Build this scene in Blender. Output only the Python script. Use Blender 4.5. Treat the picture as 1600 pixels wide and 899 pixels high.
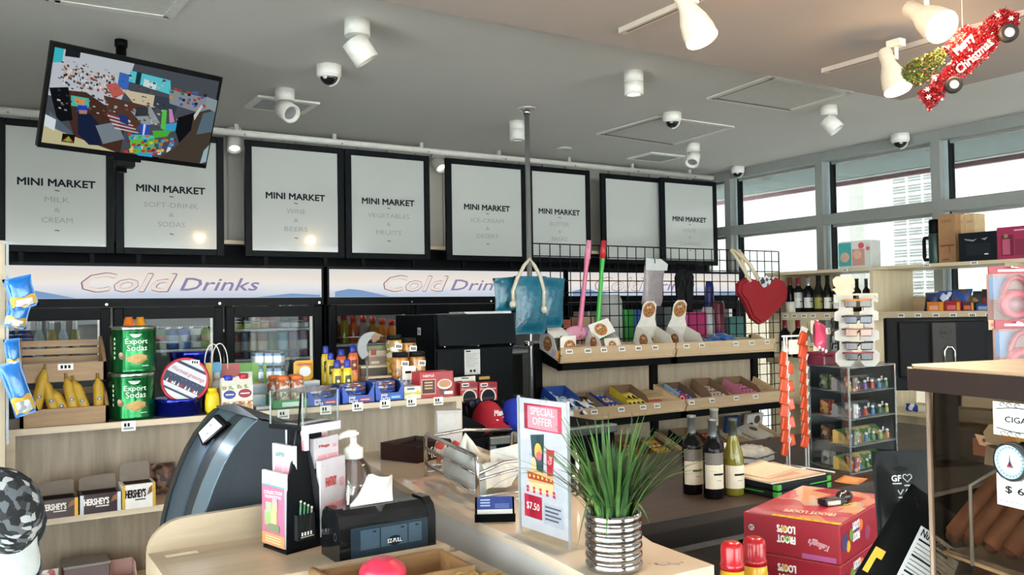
import bpy, bmesh, math, random
from mathutils import Matrix, Vector
random.seed(7)
SC = bpy.context.scene
for o in list(bpy.data.objects): bpy.data.objects.remove(o)
COL = SC.collection
# ---------------------------------------------------------------- camera, world, lights, exposure
F = 1340.0; PSI = math.radians(32); TH = math.radians(1.54); RHO = 0.016
CAM = Vector((0, 0, 1.6))
fw = Vector((math.sin(PSI)*math.cos(TH), math.cos(PSI)*math.cos(TH), math.sin(TH)))
r0 = Vector((math.cos(PSI), -math.sin(PSI), 0)); u0 = r0.cross(fw)
rt = r0*math.cos(RHO)-u0*math.sin(RHO); up = u0*math.cos(RHO)+r0*math.sin(RHO)
cd = bpy.data.cameras.new('camera'); cam = bpy.data.objects.new('camera', cd); COL.objects.link(cam)
cd.sensor_width = 36; cd.lens = F/1600*36; cd.clip_start = 0.02
cam.matrix_world = Matrix(((rt.x, up.x, -fw.x, CAM.x), (rt.y, up.y, -fw.y, CAM.y), (rt.z, up.z, -fw.z, CAM.z), (0, 0, 0, 1)))
SC.camera = cam
SC.view_settings.view_transform = 'Standard'; SC.view_settings.look = 'None'
SC.view_settings.gamma = 1; SC.view_settings.use_curve_mapping = False
SC.view_settings.exposure = 0.8
SC.cycles.use_denoising = True
SC.cycles.max_bounces = 8; SC.cycles.transparent_max_bounces = 24
SC.cycles.sample_clamp_indirect = 4; SC.cycles.caustics_reflective = False; SC.cycles.caustics_refractive = False
W = bpy.data.worlds.new('sky'); SC.world = W; W.use_nodes = True
wn = W.node_tree; bg = wn.nodes['Background']
WORLD = 18.0
tc = wn.nodes.new('ShaderNodeTexCoord'); sx = wn.nodes.new('ShaderNodeSeparateXYZ'); rp = wn.nodes.new('ShaderNodeValToRGB')
wn.links.new(tc.outputs['Generated'], sx.inputs[0]); wn.links.new(sx.outputs['Z'], rp.inputs[0])
rp.color_ramp.elements[0].color = (.44, .43, .43, 1); rp.color_ramp.elements[0].position = 0.42
rp.color_ramp.elements[1].color = (.88, .93, .96, 1); rp.color_ramp.elements[1].position = 0.7
wn.links.new(rp.outputs[0], bg.inputs[0]); bg.inputs[1].default_value = WORLD
def lamp(name, kind, loc, power, col=(1, 1, 1), rot=None, **k):
    d = bpy.data.lights.new(name, kind); o = bpy.data.objects.new(name, d); COL.objects.link(o)
    o.location = loc; d.energy = power; d.color = col
    if rot is not None: o.rotation_euler = rot
    for a, b in k.items(): setattr(d, a, b)
    return o
lamp('sun', 'SUN', (0, 0, 8), 14.0, (1, .96, .9), (math.radians(38), math.radians(17), 0), angle=.02)

# ---------------------------------------------------------------- pixel -> world (1600x899)
def ray(x, y): return fw + rt*((x-800)/F) + up*((449.5-y)/F)
def atX(x, y, X): r = ray(x, y); return CAM + r*(X/r.x)
def atY(x, y, Y): r = ray(x, y); return CAM + r*(Y/r.y)
def atZ(x, y, Z): r = ray(x, y); return CAM + r*((Z-1.6)/r.z)
def atD(x, y, D): return CAM + ray(x, y)*D
def depth(p): return (Vector(p)-CAM).dot(fw)
def mp(p): return depth(p)/F          # metres per pixel square-on at p

# ---------------------------------------------------------------- materials
MC = {}
def lin(h):
    h = h.lstrip('#'); o = []
    for i in (0, 2, 4):
        c = int(h[i:i+2], 16)/255; o.append(c/12.92 if c <= .04045 else ((c+.055)/1.055)**2.4)
    return o
def newmat(n):
    m = bpy.data.materials.new(n); m.use_nodes = True
    return m, m.node_tree, m.node_tree.nodes['Principled BSDF']
def M(h, r=.5, me=0.0, v=.05, sc=30, coat=0, tr=0, a=1.0, bump=0):
    k = ('M', h, r, me, v, sc, coat, tr, a, bump)
    if k in MC: return MC[k]
    m, t, b = newmat('paint_'+h.lstrip('#')); c = lin(h)
    n = t.nodes.new('ShaderNodeTexNoise'); n.inputs['Scale'].default_value = sc; n.inputs['Detail'].default_value = 2
    q = t.nodes.new('ShaderNodeValToRGB'); q.color_ramp.elements[0].position = .3; q.color_ramp.elements[1].position = .7
    q.color_ramp.elements[0].color = (*[x*(1-v) for x in c], 1); q.color_ramp.elements[1].color = (*[min(1, x*(1+v)) for x in c], 1)
    co = t.nodes.new('ShaderNodeTexCoord'); t.links.new(co.outputs['Object'], n.inputs['Vector'])
    t.links.new(n.outputs['Fac'], q.inputs[0]); t.links.new(q.outputs[0], b.inputs['Base Color'])
    b.inputs['Roughness'].default_value = r; b.inputs['Metallic'].default_value = me
    if max(c) < .03 and me < .3: b.inputs['Specular IOR Level'].default_value = .09 if coat < .3 else .3
    if coat: b.inputs['Coat Weight'].default_value = coat*.6; b.inputs['Coat Roughness'].default_value = .04
    if tr: b.inputs['Transmission Weight'].default_value = tr
    if a < 1: b.inputs['Alpha'].default_value = a
    if bump:
        bm_ = t.nodes.new('ShaderNodeBump'); bm_.inputs['Strength'].default_value = bump; bm_.inputs['Distance'].default_value = .01
        t.links.new(n.outputs['Fac'], bm_.inputs['Height']); t.links.new(bm_.outputs[0], b.inputs['Normal'])
    MC[k] = m; return m
def WOOD(h1, h2, axis='x', r=.45, sc=14, st=14, fine=1.0):
    k = ('W', h1, h2, axis, r, sc, st)
    if k in MC: return MC[k]
    m, t, b = newmat('wood_'+h1.lstrip('#'))
    co = t.nodes.new('ShaderNodeTexCoord'); mp_ = t.nodes.new('ShaderNodeMapping')
    s = [sc]*3; s['xyz'.index(axis)] = sc/st
    mp_.inputs['Scale'].default_value = s
    n = t.nodes.new('ShaderNodeTexNoise'); n.inputs['Scale'].default_value = 1.6; n.inputs['Detail'].default_value = 6; n.inputs['Roughness'].default_value = .62
    n.inputs['Distortion'].default_value = .35
    q = t.nodes.new('ShaderNodeValToRGB'); q.color_ramp.elements[0].position = .32; q.color_ramp.elements[1].position = .68
    q.color_ramp.elements[0].color = (*lin(h1), 1); q.color_ramp.elements[1].color = (*lin(h2), 1)
    t.links.new(co.outputs['Object'], mp_.inputs[0]); t.links.new(mp_.outputs[0], n.inputs['Vector'])
    t.links.new(n.outputs['Fac'], q.inputs[0]); t.links.new(q.outputs[0], b.inputs['Base Color']); b.inputs['Roughness'].default_value = r
    MC[k] = m; return m
def EM(h, s=1.0):
    k = ('E', h, s)
    if k in MC: return MC[k]
    m = bpy.data.materials.new('lit_'+h.lstrip('#')); m.use_nodes = True; t = m.node_tree; t.nodes.clear()
    o = t.nodes.new('ShaderNodeOutputMaterial'); e = t.nodes.new('ShaderNodeEmission')
    e.inputs[0].default_value = (*lin(h), 1); e.inputs[1].default_value = s*.56; t.links.new(e.outputs[0], o.inputs[0])
    MC[k] = m; return m
def GLASS(h='#ffffff', refl=.08, rough=.02, gain=.5):
    """thin clear sheet: tinted see-through plus a mirror share"""
    k = ('G', h, refl, rough, gain)
    if k in MC: return MC[k]
    m = bpy.data.materials.new('clear_'+h.lstrip('#')); m.use_nodes = True; t = m.node_tree; t.nodes.clear()
    o = t.nodes.new('ShaderNodeOutputMaterial'); a = t.nodes.new('ShaderNodeBsdfTransparent'); g = t.nodes.new('ShaderNodeBsdfGlossy')
    x = t.nodes.new('ShaderNodeMixShader'); lw = t.nodes.new('ShaderNodeLayerWeight'); lw.inputs[0].default_value = .25
    mr = t.nodes.new('ShaderNodeMapRange'); mr.inputs['To Min'].default_value = refl; mr.inputs['To Max'].default_value = min(1, refl+gain)
    t.links.new(lw.outputs['Fresnel'], mr.inputs['Value']); t.links.new(mr.outputs[0], x.inputs[0])
    a.inputs[0].default_value = (*lin(h), 1); g.inputs['Roughness'].default_value = rough; g.inputs[0].default_value = (.9, .9, .9, 1)
    t.links.new(a.outputs[0], x.inputs[1]); t.links.new(g.outputs[0], x.inputs[2]); t.links.new(x.outputs[0], o.inputs[0])
    MC[k] = m; return m
def CELLS(cols, sc=40, r=.35, coat=0, emit=0, st=(1, 1, 1)):
    """printed multi-colour patches"""
    k = ('C', tuple(cols), sc, r, emit, st)
    if k in MC: return MC[k]
    m, t, b = newmat('print_'+cols[0].lstrip('#'))
    co = t.nodes.new('ShaderNodeTexCoord'); mp_ = t.nodes.new('ShaderNodeMapping'); mp_.inputs['Scale'].default_value = st
    v = t.nodes.new('ShaderNodeTexVoronoi'); v.inputs['Scale'].default_value = sc
    se = t.nodes.new('ShaderNodeSeparateColor'); q = t.nodes.new('ShaderNodeValToRGB'); q.color_ramp.interpolation = 'CONSTANT'
    e = q.color_ramp.elements
    while len(e) < len(cols): e.new(.5)
    for i, c in enumerate(cols): e[i].position = i/len(cols); e[i].color = (*lin(c), 1)
    t.links.new(co.outputs['Object'], mp_.inputs[0]); t.links.new(mp_.outputs[0], v.inputs['Vector']); t.links.new(v.outputs['Color'], se.inputs[0])
    t.links.new(se.outputs[0], q.inputs[0]); t.links.new(q.outputs[0], b.inputs['Base Color']); b.inputs['Roughness'].default_value = r
    if coat: b.inputs['Coat Weight'].default_value = coat
    if emit: t.links.new(q.outputs[0], b.inputs['Emission Color']); b.inputs['Emission Strength'].default_value = emit
    MC[k] = m; return m

# ---------------------------------------------------------------- mesh builder
TXT = {}
def text_mesh(s, bold, font_shear):
    k = (s, bold, font_shear)
    if k not in TXT:
        c = bpy.data.curves.new('t', 'FONT'); c.body = s; c.size = 1; c.offset = bold; c.shear = font_shear
        c.align_x = 'CENTER'; c.resolution_u = 2; c.space_line = 1.0
        o = bpy.data.objects.new('t', c); COL.objects.link(o)
        bpy.context.view_layer.update()
        dg = bpy.context.evaluated_depsgraph_get()
        me = bpy.data.meshes.new_from_object(o.evaluated_get(dg))
        vs = [tuple(v.co) for v in me.vertices]; fs = [tuple(p.vertices) for p in me.polygons]
        bpy.data.objects.remove(o); bpy.data.meshes.remove(me); bpy.data.curves.remove(c)
        xs = [v[0] for v in vs]; ys = [v[1] for v in vs]
        TXT[k] = (vs, fs, min(xs), max(xs), min(ys), max(ys))
    return TXT[k]
def FR(d, x=0, z=0):     # front face (towards local -Y) at y=-d/2 ; u right, v up
    return Matrix(((1, 0, 0, x), (0, 0, -1, -d/2), (0, 1, 0, z), (0, 0, 0, 1)))
def TP(h, x=0, y=0): return Matrix.Translation((x, y, h))
def LF(w, y=0, z=0): return Matrix(((0, 0, -1, -w/2), (-1, 0, 0, y), (0, 1, 0, z), (0, 0, 0, 1)))
def RG(w, y=0, z=0): return Matrix(((0, 0, 1, w/2), (1, 0, 0, y), (0, 1, 0, z), (0, 0, 0, 1)))
def T_(x, y, z): return Matrix.Translation((x, y, z))
def Rx(a): return Matrix.Rotation(math.radians(a), 4, 'X')
def Ry(a): return Matrix.Rotation(math.radians(a), 4, 'Y')
def Rz(a): return Matrix.Rotation(math.radians(a), 4, 'Z')
I4 = Matrix.Identity(4)
class MB:
    def __init__(s, T=None): s.v = []; s.f = []; s.mi = []; s.sm = []; s.mats = []; s.T = T or I4
    def slot(s, m):
        if m not in s.mats: s.mats.append(m)
        return s.mats.index(m)
    def add(s, vs, fs, m, sm=False, X=None):
        b = len(s.v); Q = s.T @ X if X is not None else s.T; k = s.slot(m)
        s.v += [Q @ Vector(p) for p in vs]; s.f += [tuple(b+i for i in f) for f in fs]
        s.mi += [k]*len(fs); s.sm += [sm]*len(fs); return s
    def box(s, x0, x1, y0, y1, z0, z1, m, X=None, bev=0):
        if bev:
            B = min(bev, abs(x1-x0)*.49, abs(y1-y0)*.49, abs(z1-z0)*.49)
            bm = bmesh.new(); bmesh.ops.create_cube(bm, size=1)
            for v in bm.verts: v.co = ((x0+x1)/2+v.co.x*(x1-x0), (y0+y1)/2+v.co.y*(y1-y0), (z0+z1)/2+v.co.z*(z1-z0))
            bmesh.ops.bevel(bm, geom=bm.edges[:], offset=B, segments=2, profile=.5, affect='EDGES')
            bm.verts.index_update(); s.add([tuple(v.co) for v in bm.verts], [[v.index for v in f.verts] for f in bm.faces], m, False, X); bm.free(); return s
        vs = [(x, y, z) for x in (x0, x1) for y in (y0, y1) for z in (z0, z1)]
        return s.add(vs, [(0, 1, 3, 2), (4, 6, 7, 5), (0, 4, 5, 1), (2, 3, 7, 6), (0, 2, 6, 4), (1, 5, 7, 3)], m, False, X)
    def cbox(s, w, d, h, m, X=None, bev=0): return s.box(-w/2, w/2, -d/2, d/2, 0, h, m, X, bev)
    def lathe(s, prof, m, seg=20, X=None, cap=True, ms=None, sx=1, sy=1):
        n = len(prof); vs = []
        for r, z in prof:
            for j in range(seg):
                a = 2*math.pi*j/seg; vs.append((r*math.cos(a)*sx, r*math.sin(a)*sy, z))
        for i in range(n-1):
            mm = ms[i] if ms else m
            s.add([vs[i*seg+j] for j in range(seg)]+[vs[(i+1)*seg+j] for j in range(seg)],
                  [(j, (j+1) % seg, seg+(j+1) % seg, seg+j) for j in range(seg)], mm, True, X)
        if cap:
            if prof[0][0] > 1e-5: s.add(vs[:seg], [tuple(range(seg-1, -1, -1))], ms[0] if ms else m, False, X)
            if prof[-1][0] > 1e-5: s.add(vs[-seg:], [tuple(range(seg))], ms[-1] if ms else m, False, X)
        return s
    def tube(s, pts, r, m, seg=8, closed=False, X=None, cap=True):
        P = [Vector(p) for p in pts]; n = len(P); vs = []; up_ = Vector((0, 0, 1)); pn = None
        rr = r if isinstance(r, (list, tuple)) else [r]*n
        for i in range(n):
            a = P[(i-1) % n] if (closed or i) else P[i]; b = P[(i+1) % n] if (closed or i < n-1) else P[i]
            t = (b-a).normalized() if (b-a).length > 1e-9 else Vector((0, 0, 1))
            if pn is None: pn = t.orthogonal().normalized()
            pn = (pn - t*pn.dot(t)); pn = pn.normalized() if pn.length > 1e-6 else t.orthogonal().normalized()
            q = t.cross(pn)
            for j in range(seg):
                c = 2*math.pi*j/seg; vs.append(tuple(P[i]+(pn*math.cos(c)+q*math.sin(c))*rr[i]))
        fs = [(i*seg+j, i*seg+(j+1) % seg, ((i+1) % n)*seg+(j+1) % seg, ((i+1) % n)*seg+j) for i in range(n if closed else n-1) for j in range(seg)]
        s.add(vs, fs, m, True, X)
        if not closed and cap:
            s.add(vs[:seg], [tuple(range(seg-1, -1, -1))], m, False, X); s.add(vs[-seg:], [tuple(range(seg))], m, False, X)
        return s
    def cyl(s, p0, p1, r, m, seg=14, r1=None, X=None): return s.tube([p0, p1], [r, r if r1 is None else r1], m, seg, False, X)
    def prism(s, poly, t0, t1, m, X=None, m2=None):
        """poly in (u,v); extruded along n from t0 to t1"""
        n = len(poly)
        s.add([(u, v, t0) for u, v in poly]+[(u, v, t1) for u, v in poly], [tuple(range(n-1, -1, -1)), tuple(range(n, 2*n))], m, False, X)
        return s.add([(u, v, t0) for u, v in poly]+[(u, v, t1) for u, v in poly], [(i, (i+1) % n, n+(i+1) % n, n+i) for i in range(n)], m2 or m, False, X)
    def quad(s, pts, m, X=None): return s.add(pts, [tuple(range(len(pts)))], m, False, X)
    def rect(s, X, u0, v0, u1, v1, m, n=.0006): return s.add([(u0, v0, n), (u1, v0, n), (u1, v1, n), (u0, v1, n)], [(0, 1, 2, 3)], m, False, X)
    def poly(s, X, pts, m, n=.0006): return s.add([(u, v, n) for u, v in pts], [tuple(range(len(pts)))], m, False, X)
    def disc(s, X, u, v, r, m, n=.0006, ry=None, seg=16, a0=0):
        ry = ry or r
        return s.add([(u+r*math.cos(2*math.pi*j/seg+a0), v+ry*math.sin(2*math.pi*j/seg+a0), n) for j in range(seg)], [tuple(range(seg))], m, False, X)
    def ring(s, X, u, v, r, r2, m, n=.0006, seg=24):
        vs = [(u+q*math.cos(2*math.pi*j/seg), v+q*math.sin(2*math.pi*j/seg), n) for q in (r, r2) for j in range(seg)]
        return s.add(vs, [(j, (j+1) % seg, seg+(j+1) % seg, seg+j) for j in range(seg)], m, False, X)
    def text(s, X, t, u, v, h, m, w=None, n=.0009, bold=.0, shear=0, maxw=None, rot=0):
        """centred at (u,v) with glyph height h"""
        vs, fs, x0, x1, y0, y1 = text_mesh(t, 0, shear)
        ky = h/(y1-y0); kx = ky if w is None else w/(x1-x0)
        if maxw and (x1-x0)*kx > maxw: kx = maxw/(x1-x0)
        cx, cy = (x0+x1)/2, (y0+y1)/2; c, q = math.cos(math.radians(rot)), math.sin(math.radians(rot)); out = []
        for p in vs:
            a, b = (p[0]-cx)*kx, (p[1]-cy)*ky; out.append((u+a*c-b*q, v+a*q+b*c, n))
        if bold > 0:
            k = 8 if bold > .02 else 4; R = bold*h*1.25
            for i in range(k): s.add([(p[0]+R*math.cos(6.2832*i/k), p[1]+R*math.sin(6.2832*i/k), n+(i+1)*5e-5) for p in out], fs, m, False, X)
        return s.add(out, fs, m, False, X)
    def sphere(s, c, rx, ry, rz, m, seg=14, rings=8, X=None):
        pr = [(max(1e-6, math.sin(math.pi*i/rings)), -math.cos(math.pi*i/rings)) for i in range(rings+1)]
        Q = T_(*c) @ Matrix.Diagonal((rx, ry, rz, 1)); return s.lathe(pr, m, seg, (X @ Q) if X is not None else Q, cap=False)
    def grid(s, fn, nu, nv, m, X=None, sm=True, closeu=False):
        vs = [fn(i/(nu-1) if not closeu else i/nu, j/(nv-1)) for j in range(nv) for i in range(nu)]
        fs = []
        for j in range(nv-1):
            for i in range(nu if closeu else nu-1):
                a = j*nu+i; b = j*nu+(i+1) % nu; fs.append((a, b, b+nu, a+nu))
        return s.add(vs, fs, m, sm, X)
    def pillow(s, w, h, t, m, X=None, nu=9, nv=9, crimp=.0, ms=None):
        """sealed bag: u right, v up, thickness along n"""
        for sg in (1, -1):
            def fn(a, b):
                e = (1-abs(2*a-1)**2.6)*(1-abs(2*b-1)**3.2); wob = crimp*math.sin(a*23+b*7+sg)*math.sin(b*17)
                ww = w*(1-.10*math.sin(math.pi*b)) if crimp else w
                return ((a-.5)*ww, (b-.5)*h, sg*(t/2*max(0, e)**.6+wob*e))
            s.grid(fn, nu, nv, m, X)
        return s
    def done(s, name, parent=None, loc=None, rz=0):
        me = bpy.data.meshes.new(name); me.from_pydata([tuple(p) for p in s.v], [], s.f)
        for m in s.mats: me.materials.append(m)
        me.polygons.foreach_set('material_index', s.mi); me.polygons.foreach_set('use_smooth', s.sm); me.update()
        bm = bmesh.new(); bm.from_mesh(me); bmesh.ops.remove_doubles(bm, verts=bm.verts[:], dist=1e-6); bm.to_mesh(me); bm.free()
        o = bpy.data.objects.new(name, me); COL.objects.link(o)
        if parent: o.parent = parent
        if loc is not None: o.location = loc
        if rz: o.rotation_euler = (0, 0, math.radians(rz))
        return o
def tag(o, label, cat, group=None, kind=None):
    o['label'] = label; o['category'] = cat
    if group: o['group'] = group
    if kind: o['kind'] = kind
    return o
def thing(name, label, cat, loc=(0, 0, 0), rz=0, group=None, mat=None):
    o = bpy.data.objects.new(name, None); COL.objects.link(o); o.empty_display_size = .05
    if mat is not None: o.matrix_world = mat
    else: o.location = loc; o.rotation_euler = (0, 0, math.radians(rz))
    return tag(o, label, cat, group)
def solo(mb, name, label, cat, loc=(0, 0, 0), rz=0, group=None, mat=None):
    o = mb.done(name, None, loc, rz)
    if mat is not None: o.matrix_world = mat
    return tag(o, label, cat, group)
def struct(mb, name, label=None):
    o = mb.done(name); o['kind'] = 'structure'
    if label: o['label'] = label
    return o
def kids(o): return [c for c in bpy.data.objects if c.parent == o]
def dup(root, loc, rz=None, label=None, group=None, scale=None):
    KM = {}
    for c in bpy.data.objects:
        if c.parent: KM.setdefault(c.parent.name, []).append(c)
    def cp(o, p):
        c = o.copy(); COL.objects.link(c); c.parent = p
        for ch in KM.get(o.name, []): cp(ch, c)
        return c
    r = cp(root, None); r.location = loc
    if rz is not None: r.rotation_euler = (0, 0, math.radians(rz))
    if label: r['label'] = label
    if group: r['group'] = group
    if scale: r.scale = scale
    return r
def spanY(xl, xr, yt, Y, zs):
    """item standing at z=zs with its front in plane Y: returns centre x, width, height"""
    a = atY(xl, yt, Y); b = atY(xr, yt, Y); c = atY((xl+xr)/2, yt, Y)
    return (a.x+b.x)/2, b.x-a.x, c.z-zs
def spanX(xl, xr, yt, X, zs):
    a = atX(xl, yt, X); b = atX(xr, yt, X); c = atX((xl+xr)/2, yt, X)
    return (a.y+b.y)/2, a.y-b.y, c.z-zs
# common colours
BLK = M('#0b0c0e', .5); BLKS = M('#0b0c0e', .25); WHT = M('#e9e7e2', .5); CHR = M('#c9cacc', .18, 1.0)
PAPER = M('#eceae4', .7); INK = M('#1b1c1f', .6); TAGW = M('#f1f0ec', .5); GREYI = M('#8d8d8d', .6)
ACR = GLASS('#f8fafa', .03, .02, .12); ACRE = M('#a9b0b3', .15, a=.65); PLB = M('#1c1d20', .35)
BIRCH = WOOD('#a3927a', '#b8a78f', 'x', .4); BIRCHY = WOOD('#a3927a', '#b8a78f', 'y', .4); BIRCHZ = WOOD('#a3927a', '#b8a78f', 'z', .4)
OAKZ = WOOD('#9d8d7a', '#bbab97', 'z', .5, 16, 12); EDGE = WOOD('#c9b59a', '#d8c8b0', 'x', .5)
DARKW = WOOD('#241a15', '#3f2f26', 'x', .5, 12, 22)
TRAYW = WOOD('#c2a786', '#d6bc99', 'x', .5)
def price(mb, X, u, v, w=.036, h=.022, n=.002, t='$', big=False):
    mb.prism([(u-w/2, v-h/2), (u+w/2, v-h/2), (u+w/2, v+h/2), (u-w/2, v+h/2)], 0, n, TAGW, X)
    k = h*(.2 if big else .3)
    for j in range(3 if not big else 2):
        q = u+(j-1)*w*.24; mb.rect(X, q-w*.08, v-k*.9+(h*.12 if big else 0), q+w*.08, v+k*.9+(h*.12 if big else 0), INK, n+.0004)
    if big: mb.rect(X, u-w*.36, v-h*.34, u+w*.36, v-h*.14, GREYI, n+.0004)
# ================================================================ the room
CEIL = 2.83; XW = 5.8
FLOORM = WOOD('#3f3833', '#5e554e', 'y', .35, 8, 16)
b = MB(); b.box(-1.9, 6.0, -3.1, 6.05, -.1, 0, FLOORM); struct(b, 'floor')
CEILM = M('#c9c6c1', .8, v=.015, sc=3)
b = MB(); b.box(-1.9, 6.0, -3.1, 6.05, CEIL, CEIL+.15, CEILM); struct(b, 'ceiling')
b = MB(); b.box(-1.9, 4.15, -3.1, 2.73, 2.68, CEIL, M('#9f928b', .8, v=.015, sc=3)); struct(b, 'trim_1', 'dropped flat ceiling slab over the front of the shop')
WALLW = M('#cfccc5', .7, v=.02, sc=4)
b = MB(); b.box(-1.9, 6.0, 5.95, 6.1, 0, CEIL, WALLW)
for i in range(26): b.box(-.2+i*.235, -.19+i*.235, 5.935, 5.951, 2.05, CEIL, M('#b9b5ad', .7))
struct(b, 'wall_back')
b = MB(); b.box(-1.9, -1.75, 2.6, 6.05, 0, CEIL, WALLW); struct(b, 'wall_left')
b = MB(); b.box(-1.75, 5.72, 5.78, 5.95, 0, 2.06, M('#14171a', .6)); struct(b, 'trim_2', 'dark back panel above and behind the coolers')
b = MB(); b.box(-1.75, 5.6, 5.66, 5.95, 2.06, 2.085, EDGE); struct(b, 'trim_3', 'pale wood ledge under the sliding sign panels')
# glazing: grey aluminium frames
ALU = M('#8b8d8b', .45, .1, v=.02); ALUL = M('#aab8bd', .35, .3); GASK = M('#16181a', .6); PANE = GLASS('#f2f8f7', .05); PANED = GLASS('#9ca09f', .02, .02, .2)  # PANED: darker tint added on the right wall to dim the daylight outside
zr0 = atX(1200, 362, XW).z; zr1 = atX(1200, 347.5, XW).z
def bay(n, y0, y1, axis='x'):
    """one window bay between mullion centres y0<y1 in plane XW"""
    Q = I4 if axis == 'x' else None
    w = .034
    def bx(b, u0, u1, d0, d1, z0, z1, m):
        if axis == 'x': b.box(XW+d0, XW+d1, u0, u1, z0, z1, m)
        elif axis == 'y': b.box(u0, u1, -3.0-d1, -3.0-d0, z0, z1, m)
        else: b.box(-1.75-d1, -1.75-d0, u0, u1, z0, z1, m)
    f = MB()
    for z0, z1 in ((0, .08), (zr0, zr1), (CEIL-.075, CEIL)): bx(f, y0+w, y1-w, -.046, .086, z0, z1, ALU)
    bx(f, y1-w, y1+w, -.05, .09, 0, CEIL, ALU)
    for z0, z1 in ((.08, zr0), (zr1, CEIL-.075)):
        bx(f, y1-w-.022, y1-w, .0, .085, z0, z1, ALUL); bx(f, y0+w, y0+w+.012, .0, .085, z0, z1, ALUL)
        bx(f, y1-w-.03, y1-w-.022, .02, .085, z0, z1, GASK)
        bx(f, y0+w, y1-w, .03, .075, z1-.02, z1, ALU); bx(f, y0+w, y1-w, .03, .075, z0, z0+.012, GASK)
    o = f.done('window_%d' % n); o['kind'] = 'structure'
    for z0, z1 in ((.08, zr0), (zr1, CEIL-.075)):
        p = MB(); bx(p, y0+w, y1-w, .05, .056, z0, z1, PANED if axis == 'x' else PANE); q = p.done('pane', o); q['kind'] = 'structure'
YM = [5.95, 5.51, 4.52, 3.53, 2.55, 1.56, .57, -.42, -1.41, -2.4, -3.0]
for i in range(len(YM)-1): bay(i+1, YM[i+1], YM[i])
XM = [-1.75, -.5, .75, 2.0, 3.25, 4.5, 5.8]
for i in range(len(XM)-1): bay(20+i, XM[i], XM[i+1], 'y')
YL = [-3.0, -1.9, -.8, .3, 1.4, 2.6]
for i in range(len(YL)-1): bay(30+i, YL[i], YL[i+1], 'l')  # unseen left glazing, added to bring daylight onto the signs and shelves
# outside: walkway roof, ground and pale building
b = MB(); b.box(5.9, 6.76, -4, 9, 2.74, 3.0, M('#8b9c9c', .7)); b.box(6.66, 6.765, -4, 9, 2.735, 2.86, M('#cfd0cd', .6)); b.box(6.755, 6.80, -4, 9, 2.70, 2.735, M('#b98f98', .6))
struct(b, 'trim_4', 'walkway roof outside the windows')
b = MB(); b.box(5.9, 14, -8, 14, -.2, -.02, M('#c5c3c2', .8)); struct(b, 'trim_5', 'pale pavement outside')
BX = 12.0
t = thing('neighbouring_building', 'pale building wall with louvred vent block outside the windows', 'building', (BX, 8, 0))
STUC = M('#ecebe6', .8, v=.01, sc=2); LOUV = M('#f4f4f2', .6); SLOT = M('#9b9c9a', .7)
ya, yb, yc = atX(1348, 300, BX).y, atX(1395, 300, BX).y, atX(1468, 300, BX).y
def lp(o, nm, mb): return mb.done(nm, o)
b = MB(T_(-BX, -8, 0)); b.box(BX, BX+1, yc-6, 14, 0, 7, STUC); lp(t, 'wall', b)
b = MB(T_(-BX, -8, 0)); b.box(BX-.35, BX, ya, 16, 0, 7, M('#dcdbd6', .8)); lp(t, 'wall_projection', b)
b = MB(T_(-BX, -8, 0)); zb0 = atX(1430, 470, BX).z; zb1 = atX(1430, 268, BX).z
b.box(BX-.03, BX, yc, yb, zb0-.1, zb1, LOUV)
nr = 12
for c in range(3):
    for r in range(nr):
        for k in range(3):
            w = (yb-yc)/3; z = zb0+(r+.12+k*.27)*(zb1-zb0)/nr
            b.box(BX-.045, BX-.03, yc+c*w+.08*w, yc+c*w+.9*w, z, z+.11*(zb1-zb0)/nr, SLOT)
lp(t, 'louvre_block', b)
b = MB(); b.box(-14, 5.9, -14, -3.2, -.2, -.02, M('#c5c3c2', .8)); b.box(-14, -1.95, -3.2, 9, -.2, -.02, M('#c5c3c2', .8)); struct(b, 'trim_7', 'unseen pale pavement beyond the front and left glazing, added to bounce daylight inside')  # ground out of view, added so sunlight bounces up to the ceiling
b = MB(); b.box(11.3, 11.5, -6, 16, -.02, 1.62, M('#c9b9a2', .8)); struct(b, 'trim_6', 'low tan garden wall outside')

# ================================================================ ceiling fixtures
def vent(xc, yc, w, d, label, rz=0):
    t = thing('ceiling_vent', label, 'vent', (xc, yc, CEIL), rz)
    b = MB(); b.box(-w/2, w/2, -d/2, -d/2+.04, -.012, 0, WHT); b.box(-w/2, w/2, d/2-.04, d/2, -.012, 0, WHT)
    b.box(-w/2, -w/2+.04, -d/2+.04, d/2-.04, -.012, 0, WHT); b.box(w/2-.04, w/2, -d/2+.04, d/2-.04, -.012, 0, WHT); b.done('frame', t)
    b = MB(); b.box(-w/2+.04, w/2-.04, -d/2+.04, d/2-.04, -.002, 0, M('#4c4d4d', .8))
    n = 9
    for i in range(n):
        y = -d/2+.05+(d-.1)*i/(n-1); b.box(-w/2+.04, w/2-.04, y-.008, y+.008, -.014, -.004, M('#8e8f8d', .6), X=T_(0, 0, 0))
    b.done('grille', t)
p = atZ(440, 163, CEIL); vent(p.x, p.y, .36, .3, 'square air vent in the ceiling behind the swivel spotlight near the screen')
p = atZ(1025, 245, CEIL); vent(p.x, p.y, .36, .3, 'square air vent in the ceiling above the blank sign panel')
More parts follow.
